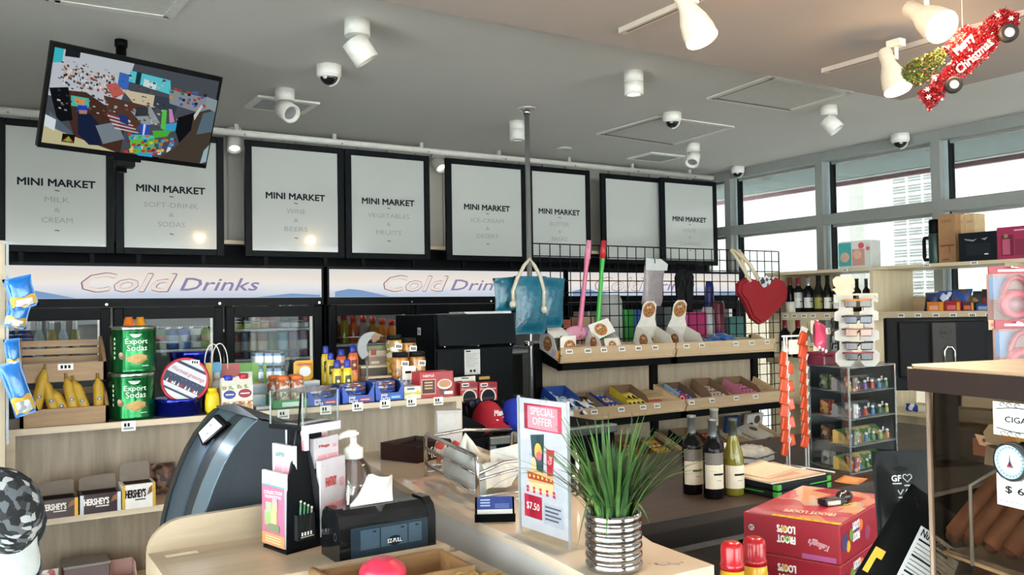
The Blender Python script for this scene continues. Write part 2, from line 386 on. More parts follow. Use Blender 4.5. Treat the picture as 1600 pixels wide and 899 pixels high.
def panel(pts, label):
    P = [atZ(x, y, CEIL) for x, y in pts]; c = sum(P, Vector())/4; c.z = CEIL
    t = thing('access_panel', label, 'ceiling panel', c)
    P = [q-c for q in P]
    b = MB(); b.prism([(q.x, q.y) for q in P], -.004, 0, M('#c4c2bb', .7)); b.done('hatch', t)
    b = MB()
    for i in range(4):
        a, q = P[i], P[(i+1) % 4]; n = (q-a).normalized(); s = Vector((-n.y, n.x, 0))*.02
        b.prism([(v.x, v.y) for v in (a-s, q-s, q+s, a+s)], -.008, 0, M('#d5d3cd', .6))
        g = M('#55504b', .8)
        if i in (0, 3): b.prism([(v.x, v.y) for v in (a+s, q+s, q+s*1.5, a+s*1.5)], -.0085, 0, g)
    b.done('frame', t)
panel([(935, 209), (1030, 182), (1144, 198), (1050, 226)], 'white access panel in the ceiling beside the middle dome camera')
panel([(1108, 153), (1205, 119), (1329, 143), (1232, 172)], 'large white access panel in the ceiling at the corner of the dropped slab')
panel([(90, -40), (85, 0), (262, 26), (292, -10)], 'white access panel in the ceiling above the hanging screen')
SPW = M('#dedcd6', .45); LEDW = EM('#fffaf0', 6)
def swivel(px, py, label, aim, on=False, s=1.0, z=CEIL):
    """fixed drum on the ceiling + tilted drum under it"""
    p = atZ(px, py, z); t = thing('swivel_spotlight', label, 'spotlight', p, 0, 'ceiling spotlights')
    r = .05*s
    b = MB(); b.lathe([(r, -.062*s), (r, 0)], SPW, 24); b.done('mount_drum', t)
    d = Vector(aim).normalized(); q = d.to_track_quat('Z', 'X').to_matrix().to_4x4()
    c = Vector((d.x*.02, d.y*.02, -.115*s))
    b = MB(); b.cyl((0, 0, -.06*s), c, .012*s, M('#9a9894', .4), 10); b.done('pivot', t)
    X = Matrix.Translation(c) @ q
    b = MB(); b.lathe([(r*.6, -.05*s), (r, -.045*s), (r, .05*s), (r*.78, .05*s), (r*.7, .03*s)], SPW, 24, X); b.done('lamp_drum', t)
    b = MB(); b.disc(X, 0, 0, r*.7, LEDW if on else M('#77767a', .3), .031*s, seg=24); b.done('lens', t)
    if on: lamp('spot_glow', 'SPOT', p+c+d*.06, 9, (1, .96, .9), d.to_track_quat('-Z', 'Y').to_euler(), spot_size=1.3, spot_blend=.6, shadow_soft_size=.04)
swivel(558, 32, 'tilted white swivel spotlight nearest the dropped ceiling, unlit', (.5, -.1, -.75), s=1.08)
swivel(445, 140, 'white swivel spotlight in front of the ceiling vent, turned towards us', (.25, -.9, -.5), s=1.05)
swivel(1083, 225, 'tilted white swivel spotlight beyond the middle dome camera', (-.5, -.3, -.7))
swivel(1295, 166, 'tilted white swivel spotlight beside the large access panel', (.3, -.5, -.7))
swivel(366, 200, 'lit white swivel spotlight between the second and third sign panels', (-.1, -.5, -.8), True, .95)
swivel(684, 236, 'lit white swivel spotlight between the fourth and fifth sign panels', (.1, -.7, -.7), True, .95)
def cylight(px, py, label, on):
    p = atZ(px, py, CEIL); t = thing('cylinder_downlight', label, 'spotlight', p, 0, 'ceiling spotlights')
    b = MB(); b.lathe([(.05, -.058), (.0505, 0)], SPW, 24); b.done('mount_drum', t)
    b = MB(); b.lathe([(.034, -.11), (.036, -.122), (.05, -.122), (.05, -.06), (.047, -.058)], SPW, 24, cap=False); b.done('lamp_drum', t)
    b = MB(); b.disc(T_(0, 0, -.112) @ Rx(180), 0, 0, .035, LEDW if on else M('#8a8985', .4), 0, seg=20); b.done('lens', t)
    if on: lamp('downlight_glow', 'SPOT', p+Vector((0, 0, -.13)), 16, (1, .96, .9), (0, 0, 0), spot_size=1.7, spot_blend=.6, shadow_soft_size=.04)
cylight(990, 112, 'lit white cylinder downlight in the middle of the ceiling', True)
cylight(808, 190, 'unlit white cylinder downlight beside the chrome ceiling pole', False)
def dome(px, py, label, s=1.0):
    p = atZ(px, py, CEIL); p.x = min(p.x, 5.66); t = thing('dome_camera', label, 'security camera', p, -30, 'dome security cameras')
    b = MB(); b.lathe([(.05*s, -.052*s), (.058*s, -.045*s), (.058*s, 0)], WHT, 24); b.done('housing', t)
    b = MB(); b.sphere((0, 0, -.05*s), .043*s, .043*s, .043*s, M('#17181b', .08, coat=.6), 20, 10); b.done('dome', t)
    b = MB(); b.tube([(.046*s*math.cos(a), -.0*s+.046*s*math.sin(a), -.053*s) for a in [i*math.pi/8 for i in range(16)]], .006*s, WHT, 6, True)
    b.tube([(.047*s*math.cos(math.radians(a)), 0, -.05*s+.047*s*math.sin(math.radians(a))) for a in range(-10, -91, -16)], .004*s, WHT, 6)
    b.sphere((-.012*s, -.035*s, -.06*s), .012*s, .012*s, .012*s, M('#b9bac0', .1), 8, 6); b.done('lens_ring', t)
dome(514, 103, 'white dome security camera left of centre on the ceiling', 1.05)
dome(1050, 177, 'white dome security camera on the edge of the middle access panel')
dome(1427, 213, 'white dome security camera above the window row at right', 1.1)
dome(1175, 263, 'small far white dome security camera in the corner by the windows')
p = atZ(880, 232, CEIL); b = MB(); b.lathe([(.06, -.012), (.065, 0)], M('#bdbab3', .6), 20); solo(b, 'sprinkler_cover', 'flat round white cover plate on the ceiling left of the square vent', 'ceiling cover', p)
# track lights on the dropped ceiling
ZT = 2.68
def track(p0, p1, label):
    t = thing('light_track', label, 'light track', p0); d = p1-p0; n = d.normalized(); s = Vector((-n.y, n.x, 0))*.018
    b = MB(); b.prism([(v.x, v.y) for v in (-s, d-s, d+s, s)], -.02, 0, M('#b3a89d', .6)); b.done('rail', t)
    b = MB(); e = n*.03; b.prism([(v.x, v.y) for v in (e-s*.25, d-s*.25, d+s*.25, e+s*.25)], -.0205, -.019, M('#5a4f49', .6)); b.done('slot', t)
a = atZ(972, 45, ZT); track(a, Vector((a.x+.01, a.y-1.5, ZT)), 'white light track at left on the dropped ceiling')
a = atZ(1287, 108, ZT); track(a, Vector((a.x+.02, a.y-1.9, ZT)), 'white light track at right on the dropped ceiling')
WARM = EM('#ffe2ae', 20); SHADE = M('#e6d8c4', .45, tr=.0)
def tracklamp(px, py, label, aim, sz=1.0):
    """px,py = centre of the glowing opening; hangs from the track"""
    pz = 2.68-.235; p = atZ(px, py, pz); d = Vector(aim).normalized(); q = d.to_track_quat('Z', 'X').to_matrix().to_4x4()
    t = thing('track_spotlight', label, 'spotlight', p, 0, 'track spotlights')
    X = q
    b = MB(); b.lathe([(.052, 0), (.052, -.03), (.044, -.075), (.03, -.115), (.027, -.125), (.027, -.18), (.018, -.19)], SHADE, 24, X, cap=False); b.done('bell_shade', t)
    b = MB(); b.disc(X, 0, 0, .05, WARM, -.004, seg=24); b.done('bulb', t)
    h = X @ Vector((0, 0, -.155)); k = Vector((h.x+.035, h.y-.02, 2.68-pz))
    b = MB(); b.cyl(h, (k.x, k.y, h.z), .008, SHADE, 8); b.cyl((k.x, k.y, h.z-.01), (k.x, k.y, k.z-.02), .009, SHADE, 8); b.box(k.x-.02, k.x+.02, k.y-.03, k.y+.03, k.z-.05, k.z-.0205, SHADE); b.done('swivel_arm', t)
    lamp('track_glow', 'SPOT', p+d*.02, 26, (1, .72, .42), d.to_track_quat('-Z', 'Y').to_euler(), spot_size=2.5, spot_blend=.8, shadow_soft_size=.045)
    lamp('bulb_glow', 'POINT', p+d*.05, 5.0, (1, .66, .34), shadow_soft_size=.04)
tracklamp(1097, 61, 'lit warm track spotlight at left, hanging from the left light track', (.1, -.45, -1))
tracklamp(1472, 42, 'brightest lit track spotlight, shining towards us above the tinsel truck', (-.35, -.95, -.75))
tracklamp(1403, 141, 'lit warm track spotlight in front of the tinsel tree, aimed down', (-.05, -.35, -1))
# chrome ceiling pole beside the snack rack
p = atZ(823, 168, CEIL); t = thing('ceiling_pole', 'slim chrome pole from ceiling to floor at the left end of the snack rack', 'pole', (p.x, p.y, 0))
b = MB(); b.cyl((0, 0, 0), (0, 0, CEIL-.012), .0155, M('#a9abab', .3, .8), 16); b.done('tube', t)
b = MB(); b.lathe([(.055, CEIL-.014), (.058, CEIL-.008), (.058, CEIL)], M('#b9b7b3', .35, .5), 24); b.lathe([(.02, CEIL-.045), (.02, CEIL-.012)], CHR, 16)
for k in range(4): a = k*1.57+.6; b.cyl((.042*math.cos(a), .042*math.sin(a), CEIL-.019), (.042*math.cos(a), .042*math.sin(a), CEIL-.013), .005, CHR, 8)
b.done('ceiling_flange', t)
zc = atY(825, 537, p.y).z; b = MB(); b.box(-.03, .05, -.022, .022, zc-.015, zc+.015, CHR, bev=.004); b.cyl((-.035, 0, zc), (-.02, 0, zc), .008, CHR, 8); b.done('clamp', t)
POLE = p
# white rail the sign panels hang from
b = MB(); a = atY(0, 172, 5.56); c = atY(1120, 275, 5.56)
b.cyl((-.3, 5.6, 2.775), (5.66, 5.6, 2.775), .022, M('#d8d6d0', .4), 12)
for i in range(9): x = .1+i*.66; b.box(x-.012, x+.012, 5.59, 5.61, 2.77, CEIL, M('#b6b5b0', .5)); b.cyl((x+.05, 5.58, 2.765), (x+.05, 5.572, 2.765), .006, GREYI, 6)
solo(b, 'hanging_rail', 'white tube rail running along the ceiling above the sign panels', 'rail', (0, 0, 0))

# ================================================================ sign panels
FRM = M('#0e1115', .45); SGN = M('#b9bbb8', .12, v=.012, sc=2, coat=.6); FADE = M('#8f8f8c', .6); MM = M('#1a1c20', .5)
def sign(xl, xr, yt, yb, lines, label, Y=5.52, fr=.045, tx=None):
    a = atY(xl, (yt[0]+yb[0])/2, Y) if xl is not None else None; c = atY(xr, (yt[1]+yb[1])/2, Y)
    x1 = c.x; x0 = a.x if a else x1-.6
    zt = 2.722; zb = 1.972
    w = x1-x0; h = zt-zb
    t = thing('sign_panel', label, 'sign', ((x0+x1)/2, Y, zb), 0, 'sliding sign panels')
    b = MB(); d = .03
    for u0, u1, z0, z1 in ((-w/2, -w/2+fr, 0, h), (w/2-fr, w/2, 0, h), (-w/2+fr, w/2-fr, 0, fr*.9), (-w/2+fr, w/2-fr, h-fr*.9, h)): b.box(u0, u1, 0, d, z0, z1, FRM, bev=.003)
    for u in (-w*.3, w*.3): b.box(u-.012, u+.012, .01, .03, -.06, 0, FRM)
    b.done('frame', t)
    b = MB(); b.box(-w/2+fr*.8, w/2-fr*.8, .008, .024, fr*.7, h-fr*.7, SGN)
    if lines:
        X = Matrix(((1, 0, 0, 0), (0, 0, -1, .0075), (0, 1, 0, 0), (0, 0, 0, 1)))
        b.text(X, 'MINI MARKET', 0, h*.535, .040, MM, w=.395, bold=.04)
        b.text(X, '~', 0, h*.475, .008, MM, w=.024, bold=.02)
        for k, s in enumerate(lines):
            b.text(X, s, 0, h*(.405-.078*k), .031 if k != 1 else .026, FADE, w=len(s)*.0315, bold=-.012)
        b.text(X, '~', 0, h*.17, .008, MM, w=.024, bold=.02)
    b.done('panel', t)
# hand-placed horizontal extents (outer frame edges in the photograph)
sign(None, 179, (182, 188), (390, 390), ['MILK', '&', 'CREAM'], 'white sign panel lettered MILK & CREAM, leftmost under the screen')
sign(181, 350, (190, 205), (400, 402), ['SOFT-DRINK', '&', 'SODAS'], 'white sign panel lettered SOFT-DRINK & SODAS behind the screen')
sign(383, 538, (215, 225), (400, 402), ['WINE', '&', 'BEERS'], 'white sign panel lettered WINE & BEERS')
sign(540, 672, (225, 240), (400, 402), ['VEGETABLES', '&', 'FRUITS'], 'white sign panel lettered VEGETABLES & FRUITS')
sign(698, 823, (247, 258), (404, 406), ['ICE-CREAM', '&', 'DESERT'], 'white sign panel lettered ICE-CREAM & DESERT left of the pole')
sign(825, 923, (258, 268), (408, 410), ['BUTTER', '&', 'BREAD'], 'white sign panel just right of the chrome pole')
sign(941, 1037, (272, 280), (408, 410), None, 'blank white sign panel behind the pink and green sticks', Y=5.57)
sign(1034, 1121, (280, 290), (408, 412), ['HOUSE', '&', 'CLEANING'], 'rightmost white sign panel beside the windows')

# ================================================================ drink coolers
CB = M('#0c0f13', .4); CIN = M('#8f8f8b', .7); SHELF = M('#d7d9d6', .4); STRIP = EM('#fff6ea', .9)
def banner_mat():
    m = bpy.data.materials.new('lit_header_print'); m.use_nodes = True; t = m.node_tree; t.nodes.clear()
    o = t.nodes.new('ShaderNodeOutputMaterial'); e = t.nodes.new('ShaderNodeEmission'); tc = t.nodes.new('ShaderNodeTexCoord')
    n = t.nodes.new('ShaderNodeTexNoise'); n.inputs['Scale'].default_value = 3; n.inputs['Detail'].default_value = 4; mp_ = t.nodes.new('ShaderNodeMapping'); mp_.inputs['Scale'].default_value = (1, 1, 5)
    sx = t.nodes.new('ShaderNodeSeparateXYZ'); mr = t.nodes.new('ShaderNodeMapRange'); mr.inputs['From Min'].default_value = 1.70; mr.inputs['From Max'].default_value = 1.875; ma = t.nodes.new('ShaderNodeMath'); ma.operation = 'MULTIPLY_ADD'; ma.inputs[1].default_value = .35
    r = t.nodes.new('ShaderNodeValToRGB'); el = r.color_ramp.elements
    el[0].position = .1; el[0].color = (*lin('#cdd7e6'), 1); el[1].position = 1.15/1.2; el[1].color = (*lin('#e4e1e1'), 1)
    for p_, c_ in ((.3, '#e8e8ec'), (.5, '#f5efe8'), (.72, '#f0e6d9')): x = el.new(p_); x.color = (*lin(c_), 1)
    t.links.new(tc.outputs['Object'], mp_.inputs[0]); t.links.new(mp_.outputs[0], n.inputs[0]); t.links.new(tc.outputs['Object'], sx.inputs[0]); t.links.new(sx.outputs['Z'], mr.inputs['Value'])
    t.links.new(n.outputs[0], ma.inputs[0]); t.links.new(mr.outputs[0], ma.inputs[2]); ad = t.nodes.new('ShaderNodeMath'); ad.operation = 'SUBTRACT'; ad.inputs[1].default_value = .17; t.links.new(ma.outputs[0], ad.inputs[0]); t.links.new(ad.outputs[0], r.inputs[0])
    t.links.new(r.outputs[0], e.inputs[0]); e.inputs[1].default_value = .54
    t.links.new(e.outputs[0], o.inputs[0]); return m
BAN = banner_mat(); LFILL = EM('#f8e9e0', .92); LPURP = EM('#a79ac8', .75); LBRN = EM('#a88fa0', .7); LBLUE = EM('#8fb2de', .8)
YC = 5.1
SHZ = [.5, .85, 1.13, 1.335, 1.5]
def cooler(x0, x1, label, shz, text_px):
    w = x1-x0; t = thing('drink_cooler', label, 'cooler', (x0, YC, 0)); D = .62
    b = MB(); g = .04
    b.box(0, g, .05, D, 0, 1.89, CB); b.box(w-g, w, .05, D, 0, 1.89, CB); b.box(g, w-g, D-.03, D, 0, 1.89, CB); b.box(g, w-g, .05, D, 1.69, 1.89, CB); b.box(g, w-g, .05, D, 0, .2, CB)
    b.box(0, w, .0, .05, 1.655, 1.70, CB); b.box(0, w, 0, .05, 0, .18, CB)
    b.done('cabinet', t)
    b = MB(); b.box(g, g+.005, .06, D-.035, .2, 1.69, CIN); b.box(w-g-.005, w-g, .06, D-.035, .2, 1.69, CIN); b.box(g, w-g, D-.04, D-.032, .2, 1.69, CIN); b.done('liner', t)
    b = MB(); b.box(.012, w-.012, .0, .05, 1.70, 1.875, BAN); X = Matrix(((1, 0, 0, 0), (0, 0, -1, 0), (0, 1, 0, 0), (0, 0, 0, 1)))
    b.poly(X, [(.05, 1.702), (.42, 1.702), (.33, 1.722), (.22, 1.745), (.14, 1.752), (.05, 1.735)], LBLUE)
    b.poly(X, [(w-.42, 1.702), (w-.02, 1.702), (w-.02, 1.715), (w-.2, 1.725)], LBLUE)
    if text_px:
        ca, cb_, da, db = [atY(q, 445, YC).x-x0 for q in text_px]
        b.text(X, 'Cold', (ca+cb_)/2, 1.787, .098, LBRN, w=cb_-ca, bold=.045, shear=.3, n=.0012)
        b.text(X, 'Cold', (ca+cb_)/2, 1.787, .094, LFILL, w=(cb_-ca)*.98, bold=.022, shear=.3, n=.002)
        b.text(X, 'Drinks', (da+db)/2, 1.778, .072, LPURP, w=db-da, bold=.012, shear=.3, n=.0016)
    h = b.done('header_sign', t); h['label'] = 'lit pale header sign lettered Cold Drinks'
    b = MB(); b.box(0, w, -.004, .05, 1.875, 1.892, CB); b.box(0, .012, -.004, .05, 1.69, 1.88, CB); b.box(w-.012, w, -.004, .05, 1.69, 1.88, CB); b.done('header_frame', t)
    n = 3; dw = w/n
    for k in range(n):
        a = k*dw+.008; c = (k+1)*dw-.008; f = MB(); fw_ = .05
        f.box(a, a+fw_, 0, .045, .18, 1.65, CB, bev=.006); f.box(c-fw_, c, 0, .045, .18, 1.65, CB, bev=.006); f.box(a+fw_, c-fw_, 0, .045, .18, .25, CB); f.box(a+fw_, c-fw_, 0, .045, 1.585, 1.65, CB)
        f.cyl((c-.02, -.006, 1.668), (c-.02, .0, 1.668), .007, CHR, 8)
        dr = f.done('door', t)
        f = MB(); f.box(a+fw_*.9, c-fw_*.9, .02, .024, .24, 1.6, GLASS('#e6ebed', .008, .02, .08)); f.done('glass', dr)
        f = MB(); f.cyl((a+.03, -.03, .75), (a+.03, -.03, 1.15), .009, CHR, 10); f.cyl((a+.03, -.03, .78), (a+.03, .002, .78), .007, CHR, 8); f.cyl((a+.03, -.03, 1.12), (a+.03, .002, 1.12), .007, CHR, 8); f.done('handle', dr)
        f = MB(); f.box(c-fw_-.006, c-fw_+.022, .05, .075, .22, 1.6, STRIP); f.done('light_strip', t)
        for z in shz[k]:
            f = MB(); f.box(a+.01, c-.01, .07, D-.06, z-.012, z, SHELF); f.cyl((a+.02, .085, z+.045), (c-.02, .085, z+.045), .0035, CHR, 6); f.cyl((a+.02, .07, z-.006), (c-.02, .07, z-.006), .008, SHELF, 8); f.done('wire_shelf', t)
    lamp('cooler_light', 'AREA', (x0+w/2, YC+.14, 1.66), 1.1, (1, .97, .92), (math.radians(18), 0, 0), shape='RECTANGLE', size=w*.85, size_y=.05)
    return t
zA = atY(325, 545, YC+.08).z; zB = atY(420, 514, YC+.08).z; zC = atY(450, 559, YC+.08).z; zD = atY(560, 538, YC+.08).z
cooler(.03, 1.815, 'left drink cooler with three glass doors, behind the crackers and bananas', [[.55, .95, 1.36], [.55, .95, zA], [.55, .95, zC, zB]], (128, 276, 281, 405))
cooler(1.84, 3.64, 'middle drink cooler, behind the black cabinet', [[.55, .95, zD], [.55, .95, 1.3], [.55, .95, 1.3]], (600, 700, 704, 802))
cooler(3.66, 5.45, 'right drink cooler, seen through the wire grid', [[.55, .95, 1.36], [.55, .95, 1.36], [.55, .95, 1.36]], (930, 1006, 1010, 1085))
# cans and bottles in the coolers
def can(h, r, cols, label, loc, group, n=0):
    b = MB(); t = CHR
    b.lathe([(r*.8, 0), (r, .006), (r, h*.3), (r, h*.62), (r, h-.014), (r*.82, h-.002), (r*.82, h)], t, 14, ms=[t, cols[0], cols[1], cols[0], t, t]); return solo(b, 'drink_can', label, 'can', loc, 0, group)
def bottle(prof, ms, name, label, cat, loc, group, seg=12):
    b = MB(); b.lathe(prof, ms[0], seg, ms=ms); return solo(b, name, label, cat, loc, 0, group)
cw = [('#8f9429', '#2b2c22'), ('#8f9429', '#26271f'), ('#c8a565', '#e0d2b8'), ('#c8a565', '#b04a3a'), ('#8e3a37', '#a55a50'), ('#c3c3be', '#4b4b4b'), ('#d0d0cb', '#555'+'555'), ('#b9c0bc', '#8c5a58')]
xs = [atY(q, 500, YC+.1).x for q in (374, 387, 401, 415, 429, 447, 463, 478)]
nm8 = ['yellow', 'olive', 'tan', 'tan and red', 'dark red', 'white and black', 'silver', 'pale']
for i, x in enumerate(xs):
    for lv in range(2):
        a, c = cw[i]; can(.115, .0295, (M(a, .5), M(c, .5)), '%s drink can %s in the top row of the cooler' % (nm8[i], ['in the lower layer', 'in the upper layer'][lv]), (x, YC+.13, zB+.117*lv), 'stacked cans on the upper cooler shelf')
xs = [atY(q, 540, YC+.1).x for q in (371, 384, 398, 412, 427, 444, 460, 475)]
cw = [('#6b3434', '#8d7b6f'), ('#4b5566', '#9b9fa4'), ('#9c8e77', '#c1b192'), ('#7b4b3a', '#b0a08c'), ('#2f4a2f', '#55683c'), ('#3f7c94', '#7fb0bd'), ('#43396b', '#6b5b5b'), ('#8a6f80', '#d7d7d7')]
nm8 = ['dark red', 'grey blue', 'tan', 'brown', 'green', 'sky blue', 'purple', 'mauve']
for i, x in enumerate(xs):
    a, c = cw[i]; can(.168, .031, (M(a, .5), M(c, .5)), 'tall %s drink can on the second shelf of the left cooler' % nm8[i], (x, YC+.13, zC+.001), 'tall cans on the lower cooler shelf')
xs = [atY(q, 520, YC+.1).x for q in (235, 252, 272, 290, 308, 322)]
cw = [('#5a2c33', '#3a3b3c'), ('#5c7a3c', '#a8493a'), ('#2c5a9c', '#9fb6cf'), ('#3a6bab', '#b9c4cf'), ('#d9d6cf', '#4b4644'), ('#8fae5a', '#c0a27a')]
nm8 = ['dark red', 'green and red', 'blue', 'light blue', 'white', 'lime green']
for i, x in enumerate(xs):
    for dp in range(3):
        a, c = cw[i]; can(.13, .031, (M(a, .5), M(c, .5)), '%s drink can %s in the second cooler door' % (nm8[i], ['at the front', 'second from the front', 'third from the front'][dp]), (x, YC+.13+.07*dp, zA+.001), 'rows of cans behind the crackers')
BOT = lambda h, r: [(r*.9, 0), (r, .01), (r, h*.6), (r*.4, h*.8), (r*.38, h*.93), (r*.4, h)]
nm = ['navy', 'deep blue', 'violet', 'clear', 'pale gold', 'clear tall', 'olive']
for i, q in enumerate((18, 34, 44, 62, 82, 100, 118)):
    x = atY(q, 500, YC+.1).x; c = ['#23306a', '#2b3f86', '#3e3566', '#a8b3b5', '#a8925a', '#b7c0c2', '#8c8454'][i]
    bottle(BOT(.22, .03), [M(c, .15, coat=.3)]*3+[M('#c9c9c9', .3)]*2, 'drink_bottle', '%s bottle in the first cooler door behind the crate' % nm[i], 'bottle', (max(x, .12), YC+.14, 1.361), 'bottles behind the fruit crate')
JUG = lambda h, r: [(r*.95, 0), (r, .01), (r, h*.55), (r*.55, h*.72), (r*.5, h*.76), (r*.62, h*.77), (r*.62, h)]
for i in range(7):
    x = atY(526+i*15, 510, YC+.1).x; c = ['#5a2128', '#8a7a22', '#a8471f', '#8d7a75', '#97702a', '#d8791f', '#d88a2c'][i]; k = M(c, .2, coat=.3); r_ = M('#b8321f', .4)
    bottle(JUG(.215-.011*i, .033), [M('#8d8a80', .3), k, k, k, r_, r_], 'juice_bottle', '%s juice bottle with red cap in the middle cooler' % ['dark red', 'yellow', 'deep orange', 'pale', 'amber', 'bright orange', 'light orange'][i], 'bottle', (x, YC+.14, zD+.001), 'red-capped juice bottles')
for i in range(9):
    x = 3.8+i*.17; k = M(['#6d7550', '#cfc9b8', '#3c4c55', '#b9b2a2', '#38506e', '#a5a79b', '#26303a', '#8b3b52', '#d4d0c4'][i], .3, coat=.2)
    bottle(BOT(.24, .036), [k, k, k, k, WHT], 'drink_bottle', '%s bottle on the top shelf of the right cooler' % ['olive', 'cream', 'slate', 'sand', 'navy', 'grey', 'black', 'crimson', 'ivory'][i], 'bottle', (x, YC+.14, 1.361), 'bottles behind the wire grid')
# ================================================================ wrapped print helper
def wrap(mb, sub, R, X=None, m_round=3):
    """bend flat print (u,v,n) round a cylinder of radius R facing local -Y"""
    for mi in range(len(sub.mats)):
        bm = bmesh.new(); vv = {}
        for f, k in zip(sub.f, sub.mi):
            if k != mi: continue
            q = []
            for i in f:
                if i not in vv: vv[i] = bm.verts.new(sub.v[i])
                q.append(vv[i])
            try: bm.faces.new(q)
            except ValueError: pass
        bmesh.ops.triangulate(bm, faces=bm.faces[:])
        for _ in range(m_round):
            es = [e for e in bm.edges if e.calc_length() > R*.16]
            if not es: break
            bmesh.ops.subdivide_edges(bm, edges=es, cuts=1); bmesh.ops.triangulate(bm, faces=[f for f in bm.faces if len(f.verts) > 3])
        bm.verts.index_update()
        mb.add([((R+v.co.z)*math.sin(v.co.x/R), -(R+v.co.z)*math.cos(v.co.x/R), v.co.y) for v in bm.verts], [[v.index for v in f.verts] for f in bm.faces], sub.mats[mi], False, X); bm.free()
def pbox(w, d, h, m, deco=None, bev=.002):
    b = MB(); b.cbox(w, d, h, m, bev=bev)
    if deco: deco(b, FR(d), w, h, d)
    return b
def openbox(w, d, h, hf, m, mi=None, tk=.003, slope=True):
    """open-topped display tray: back h tall, front hf tall"""
    b = MB(); mi = mi or m
    b.box(-w/2, w/2, -d/2, d/2, 0, tk, mi); b.box(-w/2, w/2, d/2-tk, d/2, 0, h, mi); b.box(-w/2, w/2, -d/2, -d/2+tk, 0, hf, m)
    for s in (-1, 1):
        X = Matrix(((0, 0, 1, s*(w/2-tk/2)), (1, 0, 0, 0), (0, 1, 0, 0), (0, 0, 0, 1)))
        P = [(-d/2+tk, 0), (d/2-tk, 0), (d/2-tk, h), (-d/2+d*.35 if slope else -d/2+tk, h if not slope else h*.96), (-d/2+tk, hf)]; b.prism(P, 0 if s > 0 else -tk/2, tk/2 if s > 0 else 0, m, X); b.prism(P, -tk/2 if s > 0 else 0, 0 if s > 0 else tk/2, mi, X)
    return b
# ================================================================ left display shelves (gondolas)
ZG = 1.22; YG = 3.40
def gondola(x0, x1, label, tags, tagfront=True):
    w = x1-x0; t = thing('display_shelf', label, 'shelf', (x0, YG, 0)); d = .36
    b = MB(); b.box(0, .028, 0, d, 0, ZG-.022, EDGE); b.done('side_panel', t); b = MB(); b.box(w-.028, w, 0, d, 0, ZG-.022, EDGE); b.done('side_panel', t)
    b = MB(); b.box(.028, w-.028, .22, .24, .05, ZG-.03, OAKZ); b.done('back_panel', t)
    b = MB(); b.box(0, w, 0, d, ZG-.022, ZG, M('#877b6b', .35)); b.box(0, w, -.002, .0, ZG-.022, ZG, EDGE); b.done('top_board', t)
    for q, y in tags:
        p = atY(q, y, YG-.004); b = MB(); price(b, FR(0), 0, 0, .047, .036, big=True); b.done('price_tag', t, (p.x-x0, -.002, p.z))
    return t
GA = gondola(.085, .93, 'left display shelf under the bananas and cracker tins', [(201, 666)])
GB = gondola(.945, 1.85, 'right display shelf under the sunscreen and pastry boxes', [(443, 648), (509, 641), (559, 636), (602, 632), (643, 629), (685, 627)])
zs_ = atY(140, 803, 3.36).z
b = MB(); b.box(.19-.085, .8, -.04, .2, zs_-.022, zs_, EDGE); b.done('lower_shelf', GA)
b = MB(); b.box(.03, .8, -.02, .2, .60, .62, EDGE); b.done('lower_shelf', GA)
# chocolate bar boxes on the lower shelf
def hersh(xl, xr, yt, base, edge, txt, label, Y=3.35):
    x, w, h = spanY(xl, xr, yt, Y, zs_); d = .10
    t = thing('chocolate_box', label, 'box', (x, Y+d/2, zs_+.0005), 0, 'boxes of chocolate bars on the lower shelf')
    b = MB(); b.cbox(w, d, h, M(base, .35)); X = FR(d)
    e = M(edge, .3); b.rect(X, -w/2, 0, -w/2+w*.09, h, e); b.rect(X, w/2-w*.09, 0, w/2, h, e)
    b.text(X, "HERSHEY'S", -w*.1, h*.62, h*.34, M(txt, .5), w=w*.6, bold=.03); b.rect(X, -w*.12, h*.33, w*.2, h*.38, M(txt, .5))
    b.poly(X, [(w*.24, h*.5), (w*.4, h*.62), (w*.4, h*.92), (w*.3, h*.8)], M('#8a5a3a', .5))
    b.rect(TP(h), -w/2+.01, -d/2+.01, w/2-.01, d/2-.02, M('#2a2020', .7))
    b.done('carton', t)
    b = MB(); X = FR(0) @ T_(0, h-.002, -d/2+.004); b.prism([(-w*.46, 0), (w*.46, 0), (w*.46, h*.7), (w*.38, h*.8), (-w*.36, h*.75), (-w*.46, h*.6)], -.002, .002, M('#7d7267', .8), X @ Rx(-8)); b.done('open_lid', t)
hersh(59, 122, 781, '#3a2125', '#d8a62c', '#efe9e2', 'brown box of chocolate bars with yellow ends on lower shelf')
hersh(125, 189, 772, '#33212a', '#c9cdd3', '#efe9e2', 'brown box of chocolate bars with silver ends on lower shelf')
hersh(191, 243, 757, '#e4e1dc', '#c9a23c', '#2b2326', 'white box of chocolate bars beside the dark terminal')
p = atY(252, 745, 3.6)
b = MB(); b.pillow(.09, .12, .03, CELLS(('#3b2520', '#5c3a30', '#8a6248', '#2a1a18'), 60, .35), FR(0) @ T_(0, .06, 0) @ Rx(-12)); b.box(-.05, .05, .0, .05, 0, .004, M('#7c7063', .7)); solo(b, 'candy_pouch', 'dark brown candy pouch half hidden behind the terminal', 'candy', (p.x, 3.55, zs_+.0005))
x, w, h = spanY(100, 172, 884, 3.40, .62)
t = thing('storage_box', 'grey lidded box with maroon rim at the bottom left', 'box', (x, 3.46, .6205)); b = MB(); b.cbox(w, .12, h-.004, M('#6d5a5c', .5), bev=.004); b.done('body', t); b = MB(); b.box(-w/2-.003, w/2+.003, -.063, .063, h-.006, h+.004, M('#8e8986', .5), bev=.003); b.done('lid', t)
x, w, h = spanY(173, 214, 884, 3.40, .62)
b = openbox(w, .1, h, h*.45, M('#c9a39c', .6)); solo(b, 'cardboard_tray', 'pink open cardboard tray beside the grey box', 'box', (x, 3.45, .6205))
